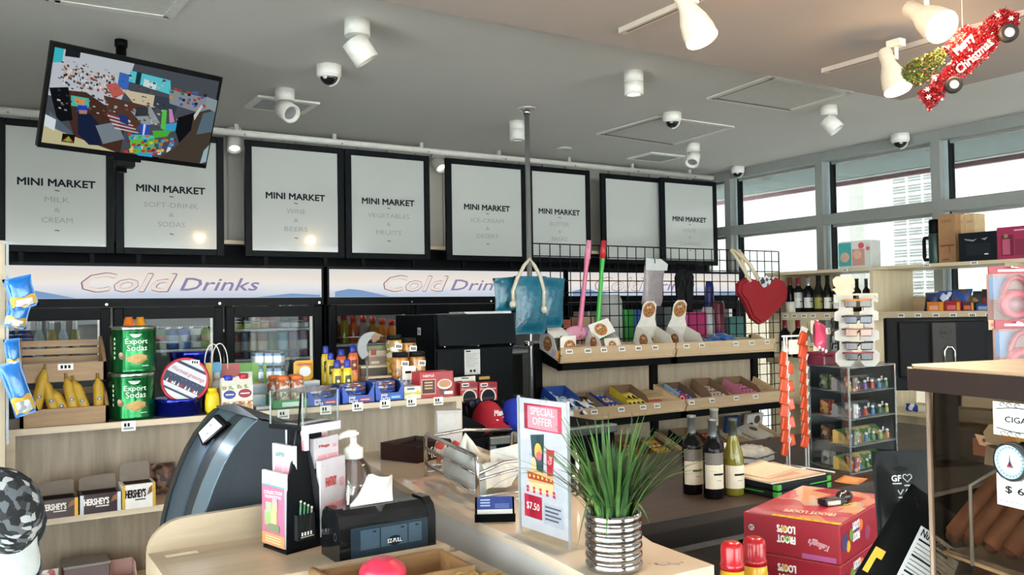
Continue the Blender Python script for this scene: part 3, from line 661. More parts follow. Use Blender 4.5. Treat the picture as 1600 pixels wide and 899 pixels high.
x, w, h = spanY(64, 92, 893, 3.38, .62); b = MB(); b.pillow(w, h, .03, CELLS(('#d8d0cc', '#b35a5a', '#efe9e5'), 60), FR(0) @ T_(0, h/2, 0)); solo(b, 'candy_bag', 'small white candy bag at the bottom left edge', 'candy', (x, 3.40, .6205))
# bamboo two-tier crate with bananas
BAM = WOOD('#8a6a49', '#a98861', 'x', .5, 20, 10)
x0 = atY(31, 640, 3.42).x; x1 = atY(170, 640, 3.42).x; w = x1-x0
def Zp(y, Y=3.45, x=100): return atY(x, y, Y).z-ZG
t = thing('fruit_crate', 'two-tier bamboo crate holding bananas in its lower bin', 'crate', ((x0+x1)/2, 3.42, ZG))
tk = .011
def binn(nm, y0, y1, z0, zf, zb):
    b = MB(); b.box(-w/2, w/2, y0, y0+tk, z0, zf, BAM); b.box(-w/2+tk, w/2-tk, y0+tk, y1, z0, z0+tk, BAM)
    b.box(-w/2+tk, w/2-tk, y0-.004, y0, zf-.016, zf, BAM)
    for s in (-1, 1):
        X = Matrix(((0, 0, 1, s*(w/2-tk/2)), (1, 0, 0, 0), (0, 1, 0, 0), (0, 0, 0, 1))); b.prism([(y0, z0), (y1, z0), (y1, zb), (y0+.06, zb*.55+zf*.45), (y0, zf)], -tk/2, tk/2, BAM, X)
    k = int((zb-z0)/.03)
    for i in range(k): b.box(-w/2+tk, w/2-tk, y1-tk, y1, z0+.004+i*.03, z0+.026+i*.03, BAM)
    b.done(nm, t)
zl = Zp(638, 3.42); zu0 = Zp(596, 3.5); zu1 = Zp(567, 3.5); zt = Zp(527, 3.62)
binn('lower_bin', 0, .2, .0, zl, zu0-.005); binn('upper_bin', .06, .2, zu0, zu1, zt)
b = MB(); price(b, FR(0), 0, 0, .05, .022); b.done('price_tag', t, (.005, .055, zu1-.014))
YEL = M('#bd972e', .55, v=.12, sc=40); YEB = M('#8a6a2c', .7)
def banana(px, yt, lean, label, L=.17, curve=.05, stick=True):
    p = atY(px, 655, 3.47); b = MB(); n = 12; pts = []; rr = []
    for i in range(n+1):
        s = i/n; a = (s-.5)*1.25; pts.append((lean*(s-.5)*.05+curve*.3*math.cos(a), .02*s, L*s)); rr.append(.019*min(1, (s*5+.35))*min(1, ((1-s)*4+.32)))
    b.tube(pts, rr, YEL, 7); tp = Vector(pts[-1]); b.cyl(tp, tp+Vector((lean*.004, .004, .018)), .0055, YEB, 6); b.sphere(pts[0], .007, .007, .006, YEB, 6, 4)
    if stick: c = pts[6]; b.disc(Matrix.Translation((c[0], c[1]-.0195, c[2])) @ FR(0), 0, 0, .008, M('#2b57a0', .4), .0015, ry=.006); b.disc(Matrix.Translation((c[0], c[1]-.0195, c[2])) @ FR(0), 0, 0, .003, M('#d8d040', .4), .0022)
    solo(b, 'banana', label, 'banana', (p.x, 3.455, ZG+.0115), 0, 'bananas in the bamboo crate')
for px, L, ln, lb in ((53, .185, .8, 'largest upright banana, leftmost in the bamboo crate'), (72, .15, -.8, 'second banana from the left in the crate'), (88, .11, -1, 'short brown-spotted banana third from the left in the crate'),
                      (104, .15, -.5, 'fourth banana from the left, in the middle of the crate'), (120, .14, -.9, 'fifth banana from the left in the crate'), (147, .145, 0, 'lone banana with a long stem at the right of the crate')):
    banana(px, 0, ln, lb, L)
# stacked green cracker tins
GR = M('#0e6a35', .22, .75, v=.03, coat=.4); GRD = M('#0b5129', .25, .7); LIDM = M('#8f9a92', .2, .9); CREAMT = M('#dfe6d8', .4); CRK = M('#c39b62', .6, v=.1, sc=80)
def tin(px, yt, zs, label):
    R = .081; h = .172; x = atY(px, yt, 3.50).x
    t = thing('cracker_tin', label, 'tin', (x, 3.50, zs), -8, 'green cracker tins')
    b = MB(); b.lathe([(R*.98, 0), (R, .004), (R, .012), (R*.985, .016), (R*.985, h-.022), (R, h-.018), (R*1.0, h-.014)], GR, 40, cap=True)
    s = MB(); s.text(I4, 'Export', .012, h*.66, .024, CREAMT, w=.078, bold=.015, n=.0012); s.text(I4, 'Sodas', .014, h*.535, .021, CREAMT, w=.07, bold=.015, n=.0012)
    s.rect(I4, -.028, h*.475, .055, h*.735, GRD, .0006); s.poly(I4, [(-.012, h*.83), (.03, h*.83), (.022, h*.78), (.009, h*.755), (-.004, h*.78)], M('#a9b6ae', .3, .6)); s.rect(I4, -.008, h*.805, .026, h*.82, M('#6b3b3b', .5), .0012)
    s.poly(I4, [(-.025, h*.33), (.02, h*.42), (.05, h*.36), (.048, h*.31), (.008, h*.2), (-.022, h*.26)], CRK); s.poly(I4, [(.008, h*.2), (.048, h*.31), (.052, h*.28), (.01, h*.165)], M('#a87f49', .6), .001)
    s.disc(I4, -.04, h*.36, .012, M('#8d6f52', .6)); s.disc(I4, -.044, h*.4, .008, M('#c7a08a', .6), .001); s.rect(I4, .03, h*.14, .055, h*.155, CREAMT); s.rect(I4, -.03, h*.05, .0, h*.062, CREAMT)
    for k in range(5): s.rect(I4, -.075, h*(.3+.1*k), -.068, h*(.36+.1*k), CREAMT)
    wrap(b, s, R*.985); b.done('can', t)
    b = MB(); b.lathe([(R*1.012, h-.014), (R*1.02, h-.012), (R*1.02, h-.003), (R*1.0, h), (R*.96, h-.002), (0.001, h-.002)], LIDM, 40, cap=False); b.done('lid', t)
    return h
h = tin(206, 590, ZG, 'green cracker tin at the bottom of the stack of two'); tin(208, 515, ZG+h+.0005, 'green cracker tin on top of the stack of two')
for q, c, lb in ((201, '#f07a1a', 'bright orange'), (219, '#e0961f', 'amber')):
    x = atY(q, 505, 3.69).x; k = M(c, .3); ztop = atY(q, 496, 3.69).z-ZG
    bottle([(.03, 0), (.032, .01), (.032, ztop-.09), (.024, ztop-.05), (.023, ztop-.045), (.013, ztop), (.011, ztop+.001)], [M('#d8d4c8', .3)]*3+[k]*3, 'juice_bottle', 'bottle with %s cone cap behind the cracker tins' % lb, 'bottle', (x, 3.69, ZG), 'cone-capped bottles behind the tins')
# blue tins and the round gift tin
BLU = M('#10209a', .15, .8, coat=.5); BLD = M('#0a1450', .2, .7)
def btin(px0, px1, yt, yb, Y, zs, label):
    x, w, h = spanY(px0, px1, yt, Y, zs); b = MB(); R = w/2
    b.lathe([(R*.98, 0), (R, .003), (R, h*.72), (R*1.015, h*.73), (R*1.02, h*.97), (R, h), (R*.95, h-.003), (.001, h-.003)], BLU, 40); return solo(b, 'cookie_tin', label, 'tin', (x, Y+R, zs), 0, 'blue cookie tins'), x, h
_, bx, bh = btin(248, 323, 624, 655, 3.42, ZG, 'shiny blue cookie tin under the round gift tin')
x, w, h = spanY(272, 336, 550, 3.575, ZG)
b = MB(); R = w/2; hh = .06
for k in range(2):
    b = MB(); b.lathe([(R*.98, 0), (R, .003), (R, h/2-.022), (R*1.02, h/2-.02), (R*1.02, h/2-.003), (R, h/2), (.001, h/2-.001)], BLU if k else BLD, 36); solo(b, 'cookie_tin', ['blue cookie tin at the bottom of the rear stack', 'blue cookie tin on top of the rear stack, behind the gift tin'][k], 'tin', (x, 3.575+R+.005, ZG+k*(h/2+.0003)), 0, 'blue cookie tins')
pc = atY(289, 594, 3.47); R = 36*mp(pc)
t = thing('gift_tin', 'round red-rimmed gift tin with a winter village design, propped on a blue tin', 'tin', mat=Matrix.Translation(pc) @ Rz(-14) @ Rx(78) @ Rz(-28))
RED = M('#b3273a', .3, .2, coat=.4)
b = MB(); b.lathe([(R*.96, -.05), (R, -.045), (R, -.004), (R*.97, 0), (R*.9, -.001), (R*.87, -.006)], RED, 40, cap=True); b.done('rim', t)
b = MB(); q = R*.885
def chord(v0, v1, m, n=-.0045):
    pts = []
    for k in range(9):
        v = v0+(v1-v0)*k/8; pts.append((math.sqrt(max(0, q*q-v*v)), v))
    b.poly(I4, pts+[(-u, v) for u, v in reversed(pts)], m, n)
LB = M('#c9d3dd', .4); NV = M('#26314f', .4); WR = M('#dfe3e6', .4)
for v0, v1, m in ((-q*.999, -q*.72, WR), (-q*.72, -q*.62, NV), (-q*.62, -q*.5, LB), (-q*.5, -q*.42, WR), (-q*.42, q*.1, NV), (q*.1, q*.52, LB), (q*.52, q*.62, WR), (q*.62, q*.76, NV), (q*.76, q*.999, LB)): chord(v0, v1, m)
b.text(I4, 'Warmest greetings', 0, q*.3, q*.27, M('#c0384c', .5), w=q*1.66, n=-.003, shear=.2)
for i in range(9):
    u = -q*.75+i*q*.19; b.poly(I4, [(u-q*.05, -q*.4), (u+q*.05, -q*.4), (u, -q*.4+q*.2)], [LB, RED, WR][i % 3], -.0032); b.rect(I4, u+q*.05, -q*.4, u+q*.12, -q*.28, [RED, WR, RED][i % 3], -.0034) if i % 2 else None; b.disc(I4, u+q*.05, -q*.05+q*.06*(i % 3), q*.012, WR, -.0034, seg=6)
b.done('printed_lid', t)
b = MB(); price(b, T_(0, R*.86, 0) @ Rz(22), 0, 0, .034, .018, n=.0016); b.done('price_tag', t)
# gift bag with wire handles, lemon bottle, clear bottle
x, w, h = spanY(320, 344, 567, 3.55, ZG)
t = thing('gift_bag', 'small yellow and blue gift bag with thin white handles', 'bag', (x, 3.56, ZG)); b = MB(); b.cbox(w, .05, h, M('#4a93b8', .5)); X = FR(.05); b.poly(X, [(-w/2, 0), (0, 0), (-w*.1, h), (-w/2, h)], M('#d9b742', .5)); b.disc(X, w*.2, h*.6, w*.2, M('#7fc0d0', .5)); b.done('bag', t)
for k, (dx, y) in enumerate(((-.0, -.015), (.035, .02))):
    b = MB(); b.tube([(dx+.032*math.cos(a), y, h-.01+.085*math.sin(a) if 0 < a < 3.14 else h-.03) for a in [i*math.pi/12 for i in range(13)]], .0022, WHT, 6); b.done('handle', t)
x, w, h = spanY(322, 345, 607, 3.42, ZG)
t = thing('lemon_juice_bottle', 'yellow plastic lemon juice bottle beside the gift tin', 'bottle', (x, 3.44, ZG)); r = w/2; YB = M('#e3c413', .35)
b = MB(); b.lathe([(r*.7, 0), (r, h*.15), (r, h*.5), (r*.85, h*.75), (r*.55, h*.88)], YB, 18); b.done('body', t); b = MB(); b.lathe([(r*.62, h*.85), (r*.62, h)], YB, 16); b.done('cap', t)
x, w, h = spanY(331, 348, 582, 3.52, ZG)
t = thing('squeeze_bottle', 'clear squeeze bottle with pink label behind the yellow bottle', 'bottle', (x, 3.53, ZG)); r = w/2
b = MB(); b.lathe([(r*.95, 0), (r, h*.1), (r, h*.68), (r*.6, h*.8)], M('#d0d2d0', .15, coat=.3), 16); b.lathe([(r*1.02, h*.3), (r*1.02, h*.6)], M('#c77f88', .4), 16, cap=False); b.done('body', t); b = MB(); b.lathe([(r*.62, h*.79), (r*.6, h)], M('#c9c9c9', .2), 14); b.done('cap', t)
def carton(px0, px1, yt, capc, lab, txt, label):
    x, w, h = spanY(px0, px1, yt, 3.41, ZG); hb = h*.72; d = .05
    t = thing('drink_carton', label, 'carton', (x, 3.41+d/2, ZG), 0, 'cream cartons at the shelf end'); Wc = M('#dcd9cf', .45)
    b = MB(); b.cbox(w, d, hb, Wc); X = Matrix(((0, 0, 1, 0), (1, 0, 0, 0), (0, 1, 0, 0), (0, 0, 0, 1)))
    b.prism([(-d/2, hb), (d/2, hb), (.006, h*.93), (-.006, h*.93)], -w/2, w/2, Wc, X)
    Fx = FR(d); b.rect(Fx, -w/2, 0, w/2, h*.3, CELLS(('#c9a27c', '#8a5a3c', '#d9cdb8', '#b98a5a'), 90)); b.disc(Fx, 0, hb*.68, w*.42, M(lab, .4), .001, ry=hb*.16); b.rect(Fx, -w*.28, hb*.66, w*.28, hb*.7, PAPER, .0014)
    b.rect(Fx, -w/2, hb*.86, w/2, hb, CELLS(('#7f9a5a', '#d9d2bf', '#c98a8a', '#e4e0d4'), 120)); b.done('body', t)
    b = MB(); b.lathe([(w*.27, h*.86), (w*.3, h*.88), (w*.3, h*.98), (w*.24, h)], M(capc, .3), 16, X=T_(0, -.004, 0)); b.done('cap', t)
carton(347, 370, 587, '#2431a8', '#2c3a8a', '', 'cream carton with a blue cap at the shelf end')
carton(370, 395, 584, '#a3202c', '#8f2030', '', 'cream carton with a red cap at the shelf end')
# white stepped riser and what stands on it
t = thing('step_riser', 'white stepped display riser behind the cream cartons', 'riser', (atY(396, 620, 3.5).x, 3.46, ZG)); wr = atY(500, 620, 3.6).x-atY(396, 620, 3.5).x
RW = M('#c9cccd', .4); RB = M('#a9c6d6', .4); hz = [atY(405, 636, 3.46).z-ZG, atY(405, 617, 3.52).z-ZG, atY(405, 600, 3.6).z-ZG]
for k, (y0, y1) in enumerate(((0, .06), (.06, .14), (.14, .28))):
    b = MB(); b.box(0, wr, y0+(.0005 if k else 0), y1, 0, hz[k]-.012, RB); b.box(0, wr, y0+(.0005 if k else 0), y1, hz[k]-.012, hz[k], RW); b.done('step', t)
ZR = ZG+hz[2]+.0005
x, w, h = spanY(346, 416, 568, 3.625, ZG)
def dk(b, X, w, h, d):
    b.rect(X, -w/2, 0, -w*.1, h, M('#b04a48', .4)); b.rect(X, w*.18, 0, w/2, h, M('#6a9b3c', .4)); b.rect(X, -w*.1, 0, w*.18, h*.8, M('#d7d9d8', .4), .001); b.rect(X, -w*.06, h*.5, w*.14, h*.7, M('#4b4f52', .5), .0015); b.disc(X, w*.32, h*.3, h*.25, M('#c7a96a', .5), .001, seg=12)
solo(pbox(w, .07, h, M('#5f9340', .5), dk), 'snack_carton', 'wide red, white and green carton behind the cream cartons', 'box', (x, 3.66, ZG))
CANB = M('#8aa3b4', .3, .4); CANW = M('#c9d4da', .3, .4); CAND = M('#56708a', .3, .4)
k = 0
for lv in range(2):
    for i, q in enumerate((404, 418, 432)):
        x = atY(q, 570, 3.66).x; hc = (atY(q, 549, 3.66).z-ZR)/2
        b = MB(); b.lathe([(.031, 0), (.033, .004), (.033, hc*.3), (.033, hc*.7), (.033, hc-.006), (.031, hc-.001), (.029, hc-.003), (.001, hc-.003)], CANW, 18, ms=[CHR, CANB, CANW, CAND, CHR, CHR, CHR]); solo(b, 'food_can', '%s pale blue food can in the %s row on the riser' % (['left', 'middle', 'right'][i], ['lower', 'upper'][lv]), 'can', (x, 3.655, ZR+lv*(hc+.0003)), 0, 'pale blue food cans'); k += 1
x, w, h = spanY(463, 494, 564, 3.62, ZR)
b = MB(); X = FR(0) @ T_(0, h/2, 0); b.pillow(w, h, .04, M('#d8a631', .4, v=.1), X); b.disc(X, 0, -h*.05, w*.3, M('#d9dde2', .4), .022, ry=h*.26); b.rect(X, -w*.36, h*.24, w*.36, h*.36, M('#b1452f', .4), .018); solo(b, 'snack_bag', 'yellow snack bag with a pale picture on the riser', 'bag', (x, 3.66, ZR))
# green tray of orange-lidded jars
x0 = atY(417, 640, 3.42).x; x1 = atY(475, 640, 3.42).x; w = x1-x0-.01
GRN = M('#1f7a3a', .45); b = openbox(w, .13, .055, .036, GRN); b.rect(FR(.13), -w*.25, .008, w*.3, .026, M('#c9d6c9', .5)); solo(b, 'carton_tray', 'green carton tray holding orange-lidded jars', 'tray', ((x0+x1)/2+.02, 3.48, ZG))
for i, (q, dy) in enumerate(((430, .1), (444, .04), (462, .1), (466, .035))):
    x = atY(q, 600, 3.41+dy).x; hj = .125
    t = thing('snack_jar', ['rear left jar with orange lid in the green tray', 'front left jar with orange lid in the green tray', 'rear right jar with orange lid in the green tray', 'front right jar with orange lid in the green tray'][i], 'jar', (x, 3.425+dy, ZG+.0035), 0, 'orange-lidded jars in the green tray')
    b = MB(); b.lathe([(.026, 0), (.028, .004), (.028, hj*.78), (.022, hj*.88)], CELLS(('#b9b0a0', '#6d7a50', '#8f6a4c', '#c9c4b8', '#a8553c'), 70, .2, coat=.4), 16); b.done('body', t)
    b = MB(); b.lathe([(.0245, hj*.86), (.0245, hj*.98), (.02, hj)], M('#cf6a2c', .4), 16); b.done('lid', t)
# pastry boxes
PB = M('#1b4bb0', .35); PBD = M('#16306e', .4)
def ptart(px0, px1, yt, accent, label):
    x, w, h = spanY(px0, px1, yt, 3.42, ZG); d = .12
    t = thing('pastry_box', label, 'box', (x, 3.42+d/2, ZG), 0, 'blue pastry boxes on the right display shelf')
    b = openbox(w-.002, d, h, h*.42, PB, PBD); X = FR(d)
    b.poly(X, [(-w/2+.001, h*.42), (-w/2+.001, h), (-w*.3, h*.42)], PB, -.002); b.poly(X, [(w/2-.001, h*.42), (w*.3, h*.42), (w/2-.001, h)], PB, -.002)
    b.text(X, 'pop', -w*.2, h*.29, h*.16, PAPER, bold=.03); b.text(X, 'tarts', -w*.17, h*.13, h*.15, PAPER, bold=.03); b.rect(X, w*.02, h*.1, w*.38, h*.27, M(accent, .4)); b.rect(X, w*.06, h*.16, w*.34, h*.2, PAPER, .0012)
    b.done('carton', t)
    for k in range(4):
        b = MB(); b.pillow(w*.8, .014, d*.75, CELLS(('#2d58b8', '#8a5a5c', '#c9cdd6', '#7a6a8a'), 50, .25), T_(0, .005, h*.3+.016*k) @ Rx(90) @ Rx(0)); b.done('wrapped_pastry', t)
ptart(481, 531, 606, '#c0392f', 'blue pastry box with a red patch, left of the three, behind the clear plastic case')
ptart(535, 585, 601, '#a8324c', 'blue pastry box with a crimson patch, middle of the three')
ptart(587, 631, 596, '#2a9bd0', 'blue pastry box with a sky-blue patch, right of the three')
x, w, h = spanY(632, 658, 604, 3.42, ZG)
def dk(b, X, w, h, d):
    b.poly(X, [(-w/2, h*.3), (0, h*.45), (w/2, h*.3), (w/2, h*.5), (-w/2, h*.55)], M('#b7c24a', .4)); b.disc(X, w*.3, h*.5, h*.16, M('#d8c23a', .4), .001); b.rect(X, -w*.35, h*.74, w*.1, h*.88, M('#3d5a9a', .5))
solo(pbox(w, .1, h, M('#dedccb', .45), dk), 'mint_box', 'small white box with lemon picture between blue and red boxes', 'box', (x, 3.47, ZG))
x, w, h = spanY(657, 708, 581, 3.42, ZG)
def dk(b, X, w, h, d):
    b.text(X, 'NESTLÉ', -w*.24, h*.86, h*.1, PAPER, w=w*.32, bold=.03); b.rect(X, -w*.45, h*.14, -w*.03, h*.72, M('#d8b9a8', .5)); b.rect(X, -w*.43, h*.17, -w*.05, h*.69, M('#4a2a22', .5), .001)
    for k in range(3): b.rect(X, -w*.36, h*(.56-.11*k), -w*.12, h*(.62-.11*k), M('#c9a27c', .5), .0015)
    b.rect(X, 0, 0, w/2, h, M('#a12432', .4)); b.disc(X, w*.24, h*.5, w*.22, M('#efe5d8', .4), .001, ry=h*.2); b.disc(X, w*.24, h*.52, w*.19, M('#b98257', .4), .0015, ry=h*.15); b.disc(X, w*.24, h*.26, w*.17, M('#5c2a26', .4), .0008, ry=h*.2); b.rect(X, w*.22, h*.1, w*.48, h*.22, PAPER, .0012)
solo(pbox(w, .1, h, M('#b3202f', .4), dk), 'cocoa_box', 'red hot cocoa box with a cup picture at the right shelf end', 'box', (x, 3.47, ZG), -3)
# sunscreen bottles
def sun(px0, px1, yt, yb, c, Y, label, zb=0):
    x, w, h = spanY(px0, px1, yt, Y, ZG+zb); r = w/2; t = thing('sunscreen_bottle', label, 'bottle', (x, Y+.02, ZG+zb), 0, 'blue-capped sunscreen bottles')
    k = M(c, .3, coat=.2)
    b = MB(); b.lathe([(r*.92, 0), (r, .006), (r, h*.68), (r*.8, h*.78), (r*.55, h*.82)], k, 18, sy=.65); s = MB(); s.rect(I4, -r*.6, h*.36, r*.6, h*.62, M('#4a4a2a' if c[1] == 'd' else '#7a2a22', .5)); s.rect(I4, -r*.6, h*.1, r*.6, h*.3, M('#efe39a' if c[1] == 'd' else '#f2a26a', .5)); s.disc(I4, 0, h*.49, r*.3, M('#e6d9a0', .5), .0012)
    wrap(b, s, r, Matrix.Diagonal((1, .65, 1, 1))); b.done('body', t)
    b = MB(); b.lathe([(r*.62, h*.8), (r*.66, h*.82), (r*.6, h*.97), (r*.4, h)], M('#1f2f9a', .35), 16, sy=.8); b.done('cap', t)
ZH = .06
b = MB(); xa = atY(503, 600, 3.6).x; b.box(0, .34, 0, .12, 0, ZH, M('#b9b5ab', .6)); b.rect(FR(0) @ T_(0, 0, 0), .0, .0, .34, ZH, M('#8f8b84', .6), .0005); solo(b, 'shelf_riser', 'low grey riser block under the rear sunscreen bottles', 'riser', (xa, 3.58, ZG))
sun(504, 518, 541, 0, '#d3b51c', 3.66, 'rearmost yellow sunscreen bottle with blue cap, on the left', ZH); sun(512, 526, 552, 0, '#d8bb20', 3.60, 'yellow sunscreen bottle with blue cap, second from the left', ZH)
sun(521, 537, 563, 0, '#dcc022', 3.53, 'yellow sunscreen bottle with blue cap, third from the left in front'); sun(537, 553, 562, 0, '#dcc022', 3.53, 'yellow sunscreen bottle with blue cap, rightmost in front')
sun(527, 544, 546, 0, '#e2662a', 3.645, 'orange sunscreen bottle between the yellow and the other orange one', ZH); sun(546, 562, 539, 0, '#e56a2c', 3.64, 'rightmost orange sunscreen bottle with blue cap', ZH)
# wooden step crate, packages, jars
x0 = atY(572, 580, 3.62).x; x1 = atY(616, 580, 3.62).x
t = thing('step_crate', 'small wooden two-step crate behind the blue boxes', 'crate', ((x0+x1)/2, 3.62, ZG)); z1 = atY(594, 588, 3.62).z-ZG; z2 = atY(594, 571, 3.68).z-ZG; wc = x1-x0
b = MB(); b.box(-wc/2, wc/2, 0, .06, z1-.01, z1, EDGE); b.box(-wc/2, wc/2, .06, .14, z2-.01, z2, EDGE); b.box(-wc/2, wc/2, .058, .066, z1, z2-.01, M('#4d4740', .6)); b.box(-wc/2, -wc/2+.008, 0.0, .14, 0, z1-.01, OAKZ); b.box(wc/2-.008, wc/2, 0, .14, 0, z1-.01, OAKZ); b.box(-wc/2, -wc/2+.008, .066, .14, z1-.01, z2-.01, OAKZ); b.box(wc/2-.008, wc/2, .066, .14, z1-.01, z2-.01, OAKZ); b.done('crate', t)
x, w, h = spanY(577, 609, 541, 3.70, ZG+z2)
def dk(b, X, w, h, d):
    b.rect(X, -w/2, h*.75, w/2, h, M('#5f6b46', .5)); b.rect(X, -w*.42, h*.52, -w*.15, h*.85, M('#8d3a2a', .5), .001); b.rect(X, -w/2, h*.05, w/2, h*.45, M('#8b7b6c', .5)); b.rect(X, -w*.4, h*.08, 0, h*.2, M('#cfc6b8', .5), .001)
solo(pbox(w, .05, h, M('#b9ab98', .5), dk), 'cracker_package', 'beige printed package standing on the wooden step crate', 'box', (x, 3.73, ZG+z2+.0005))
pc = atY(580, 543, 3.56); s = mp(pc)
t = thing('apple_sign', 'grey curved apple-shaped cut-out sign with a brown leaf', 'sign', (pc.x, 3.56, ZG)); zc = pc.z-ZG; r = 23*s; X = FR(0) @ T_(0, zc, 0)
arc = [(r*math.cos(a), r*1.05*math.sin(a)) for a in [math.radians(60+i*13) for i in range(14)]]; inn = [(r*.52*math.cos(a)+r*.16, r*.62*math.sin(a)) for a in [math.radians(60+i*13) for i in range(13, -1, -1)]]
b = MB(); b.prism(arc+inn, -.006, .006, M('#8b8d8f', .5), X); b.done('apple_outline', t); b = MB(); b.prism([(r*.1, r*.3), (r*.55, r*.5), (r*.7, r*.85), (r*.25, r*1.0), (-r*.05, r*.7)], -.005, .007, M('#7d6350', .6), X); b.done('leaf', t)
b = MB(); b.cyl((-.02, 0, 0), (-.02, 0, zc-r*.9), .004, M('#77787a', .4), 8); b.box(-.05, .02, -.02, .02, 0, .004, M('#77787a', .4)); b.done('stand', t)
JZ = .075
b = MB(); xa = atY(605, 600, 3.6).x; xb_ = atY(668, 600, 3.6).x; b.box(0, xb_-xa, 0, .1, 0, JZ, M('#4d4740', .6)); solo(b, 'shelf_riser', 'dark riser block under the rear snack jars', 'riser', (xa, 3.635, ZG))
def jar(px0, px1, yt, Y, zb, cols, label, lid='#1b1b1b'):
    x, w, h = spanY(px0, px1, yt, Y, ZG+zb); r = w/2; t = thing('snack_jar', label, 'jar', (x, Y+r, ZG+zb+.0005), 0, 'brown snack jars with price tags')
    b = MB(); b.lathe([(r*.95, 0), (r, .005), (r, h*.84), (r*.9, h*.9)], CELLS(cols, 55, .2, coat=.4), 18); b.done('body', t)
    b = MB(); b.lathe([(r*.93, h*.88), (r*.93, h*.98), (r*.86, h)], M(lid, .4), 18); b.done('lid', t)
    b = MB(); price(b, FR(0) @ T_(0, h*.74, r) @ Rz(-5), r*.15, 0, .036, .026); b.done('price_tag', t)
JC = ('#8f5a2c', '#a8703a', '#74431f', '#b98548', '#c08a3c')
jar(609, 632, 524, 3.645, JZ, ('#c9a24a', '#b58a34', '#8f7a3c', '#cfc7b4'), 'rear left snack jar with a yellow filling'); jar(632, 655, 529, 3.645, JZ, JC, 'rear right snack jar with a brown filling')
jar(618, 643, 551, 3.55, 0, JC, 'front left snack jar behind the clear bag'); jar(645, 669, 550, 3.55, 0, JC, 'front right snack jar behind the red cocoa box')
x, w, h = spanY(622, 653, 572, 3.525, ZG)
t = thing('candy_bag', 'clear bag of silver candies with a white header card', 'bag', (x, 3.53, ZG)); X = FR(0)
b = MB(); b.pillow(w*.95, h*.66, .03, CELLS(('#8a8f96', '#c4c9cf', '#5f656c', '#aab0b8'), 90, .2), X @ T_(0, h*.33, 0)); b.done('bag', t)
b = MB(); b.prism([(-w*.34, h*.56), (w*.34, h*.56), (w*.34, h*.97), (w*.3, h), (-w*.3, h), (-w*.34, h*.97)], .013, .0155, PAPER, X); b.disc(X, w*.36, h*.62, w*.16, M('#d0b93a', .4), .0165); b.rect(X, -w*.2, h*.76, w*.1, h*.84, INK, .0165); b.done('header_card', t)
# tall end panel, chip bags on a strip, caps at the far left
b = MB(); zt = atY(5, 376, 3.2).z; b.box(-.3, atY(8, 600, 3.2).x, 3.2, 3.23, 0, zt, BIRCHZ); solo(b, 'shelf_end_panel', 'tall pale wood end panel at the left edge', 'shelf', (0, 0, 0))
t = thing('clip_strip', 'thin clear strip holding chip bags at the left edge', 'clip strip', (.12, 3.19, 1.0)); b = MB(); b.box(-.04, -.032, 0, .003, .2, .85, M('#8a8f92', .3)); b.box(-.05, -.03, 0.003, .012, .84, .85, M('#8a8f92', .3)); b.done('strip', t)
def chips(px0, px1, yt, yb, rot, label, Y=3.12):
    a = atY(px0, yt, Y); c = atY(px1, yb, Y); w, h = c.x-a.x, a.z-c.z
    X = FR(0); t = thing('chip_bag', label, 'chip bag', ((a.x+c.x)/2, Y, (a.z+c.z)/2), 0, 'blue and gold chip bags at the left edge')
    b = MB(); Q = X @ Rz(rot)
    b.pillow(w, h, .05, M('#1f6fc0', .22, .1, coat=.5, bump=.3, sc=25), Q, crimp=.006); b.done('bag', t)
    b = MB(); b.grid(lambda u, v: ((u-.5)*w*.86, -h*.44+v*h*.3+.004*math.sin(u*9), .017+.012*math.sin(math.pi*u)+.006*v), 8, 4, M('#c9a23c', .3, .3, coat=.3), Q); b.done('gold_band', t)
    b = MB(); b.grid(lambda u, v: ((u-.5)*w*.6, -h*.42+v*h*.2, .027+.006*math.sin(math.pi*u)+.006*v), 8, 4, CELLS(('#b9bdc4', '#8a8f98', '#d8d9dc'), 60, .3), Q); b.done('back_print', t)
chips(9, 56, 432, 482, 14, 'topmost blue and gold chip bag at the left edge'); chips(8, 46, 470, 512, -12, 'second blue chip bag from the top at the left edge', 3.14)
chips(7, 33, 530, 578, 5, 'third blue chip bag from the top at the left edge', 3.15); chips(8, 46, 565, 650, 18, 'lowest blue and gold chip bag at the left edge')
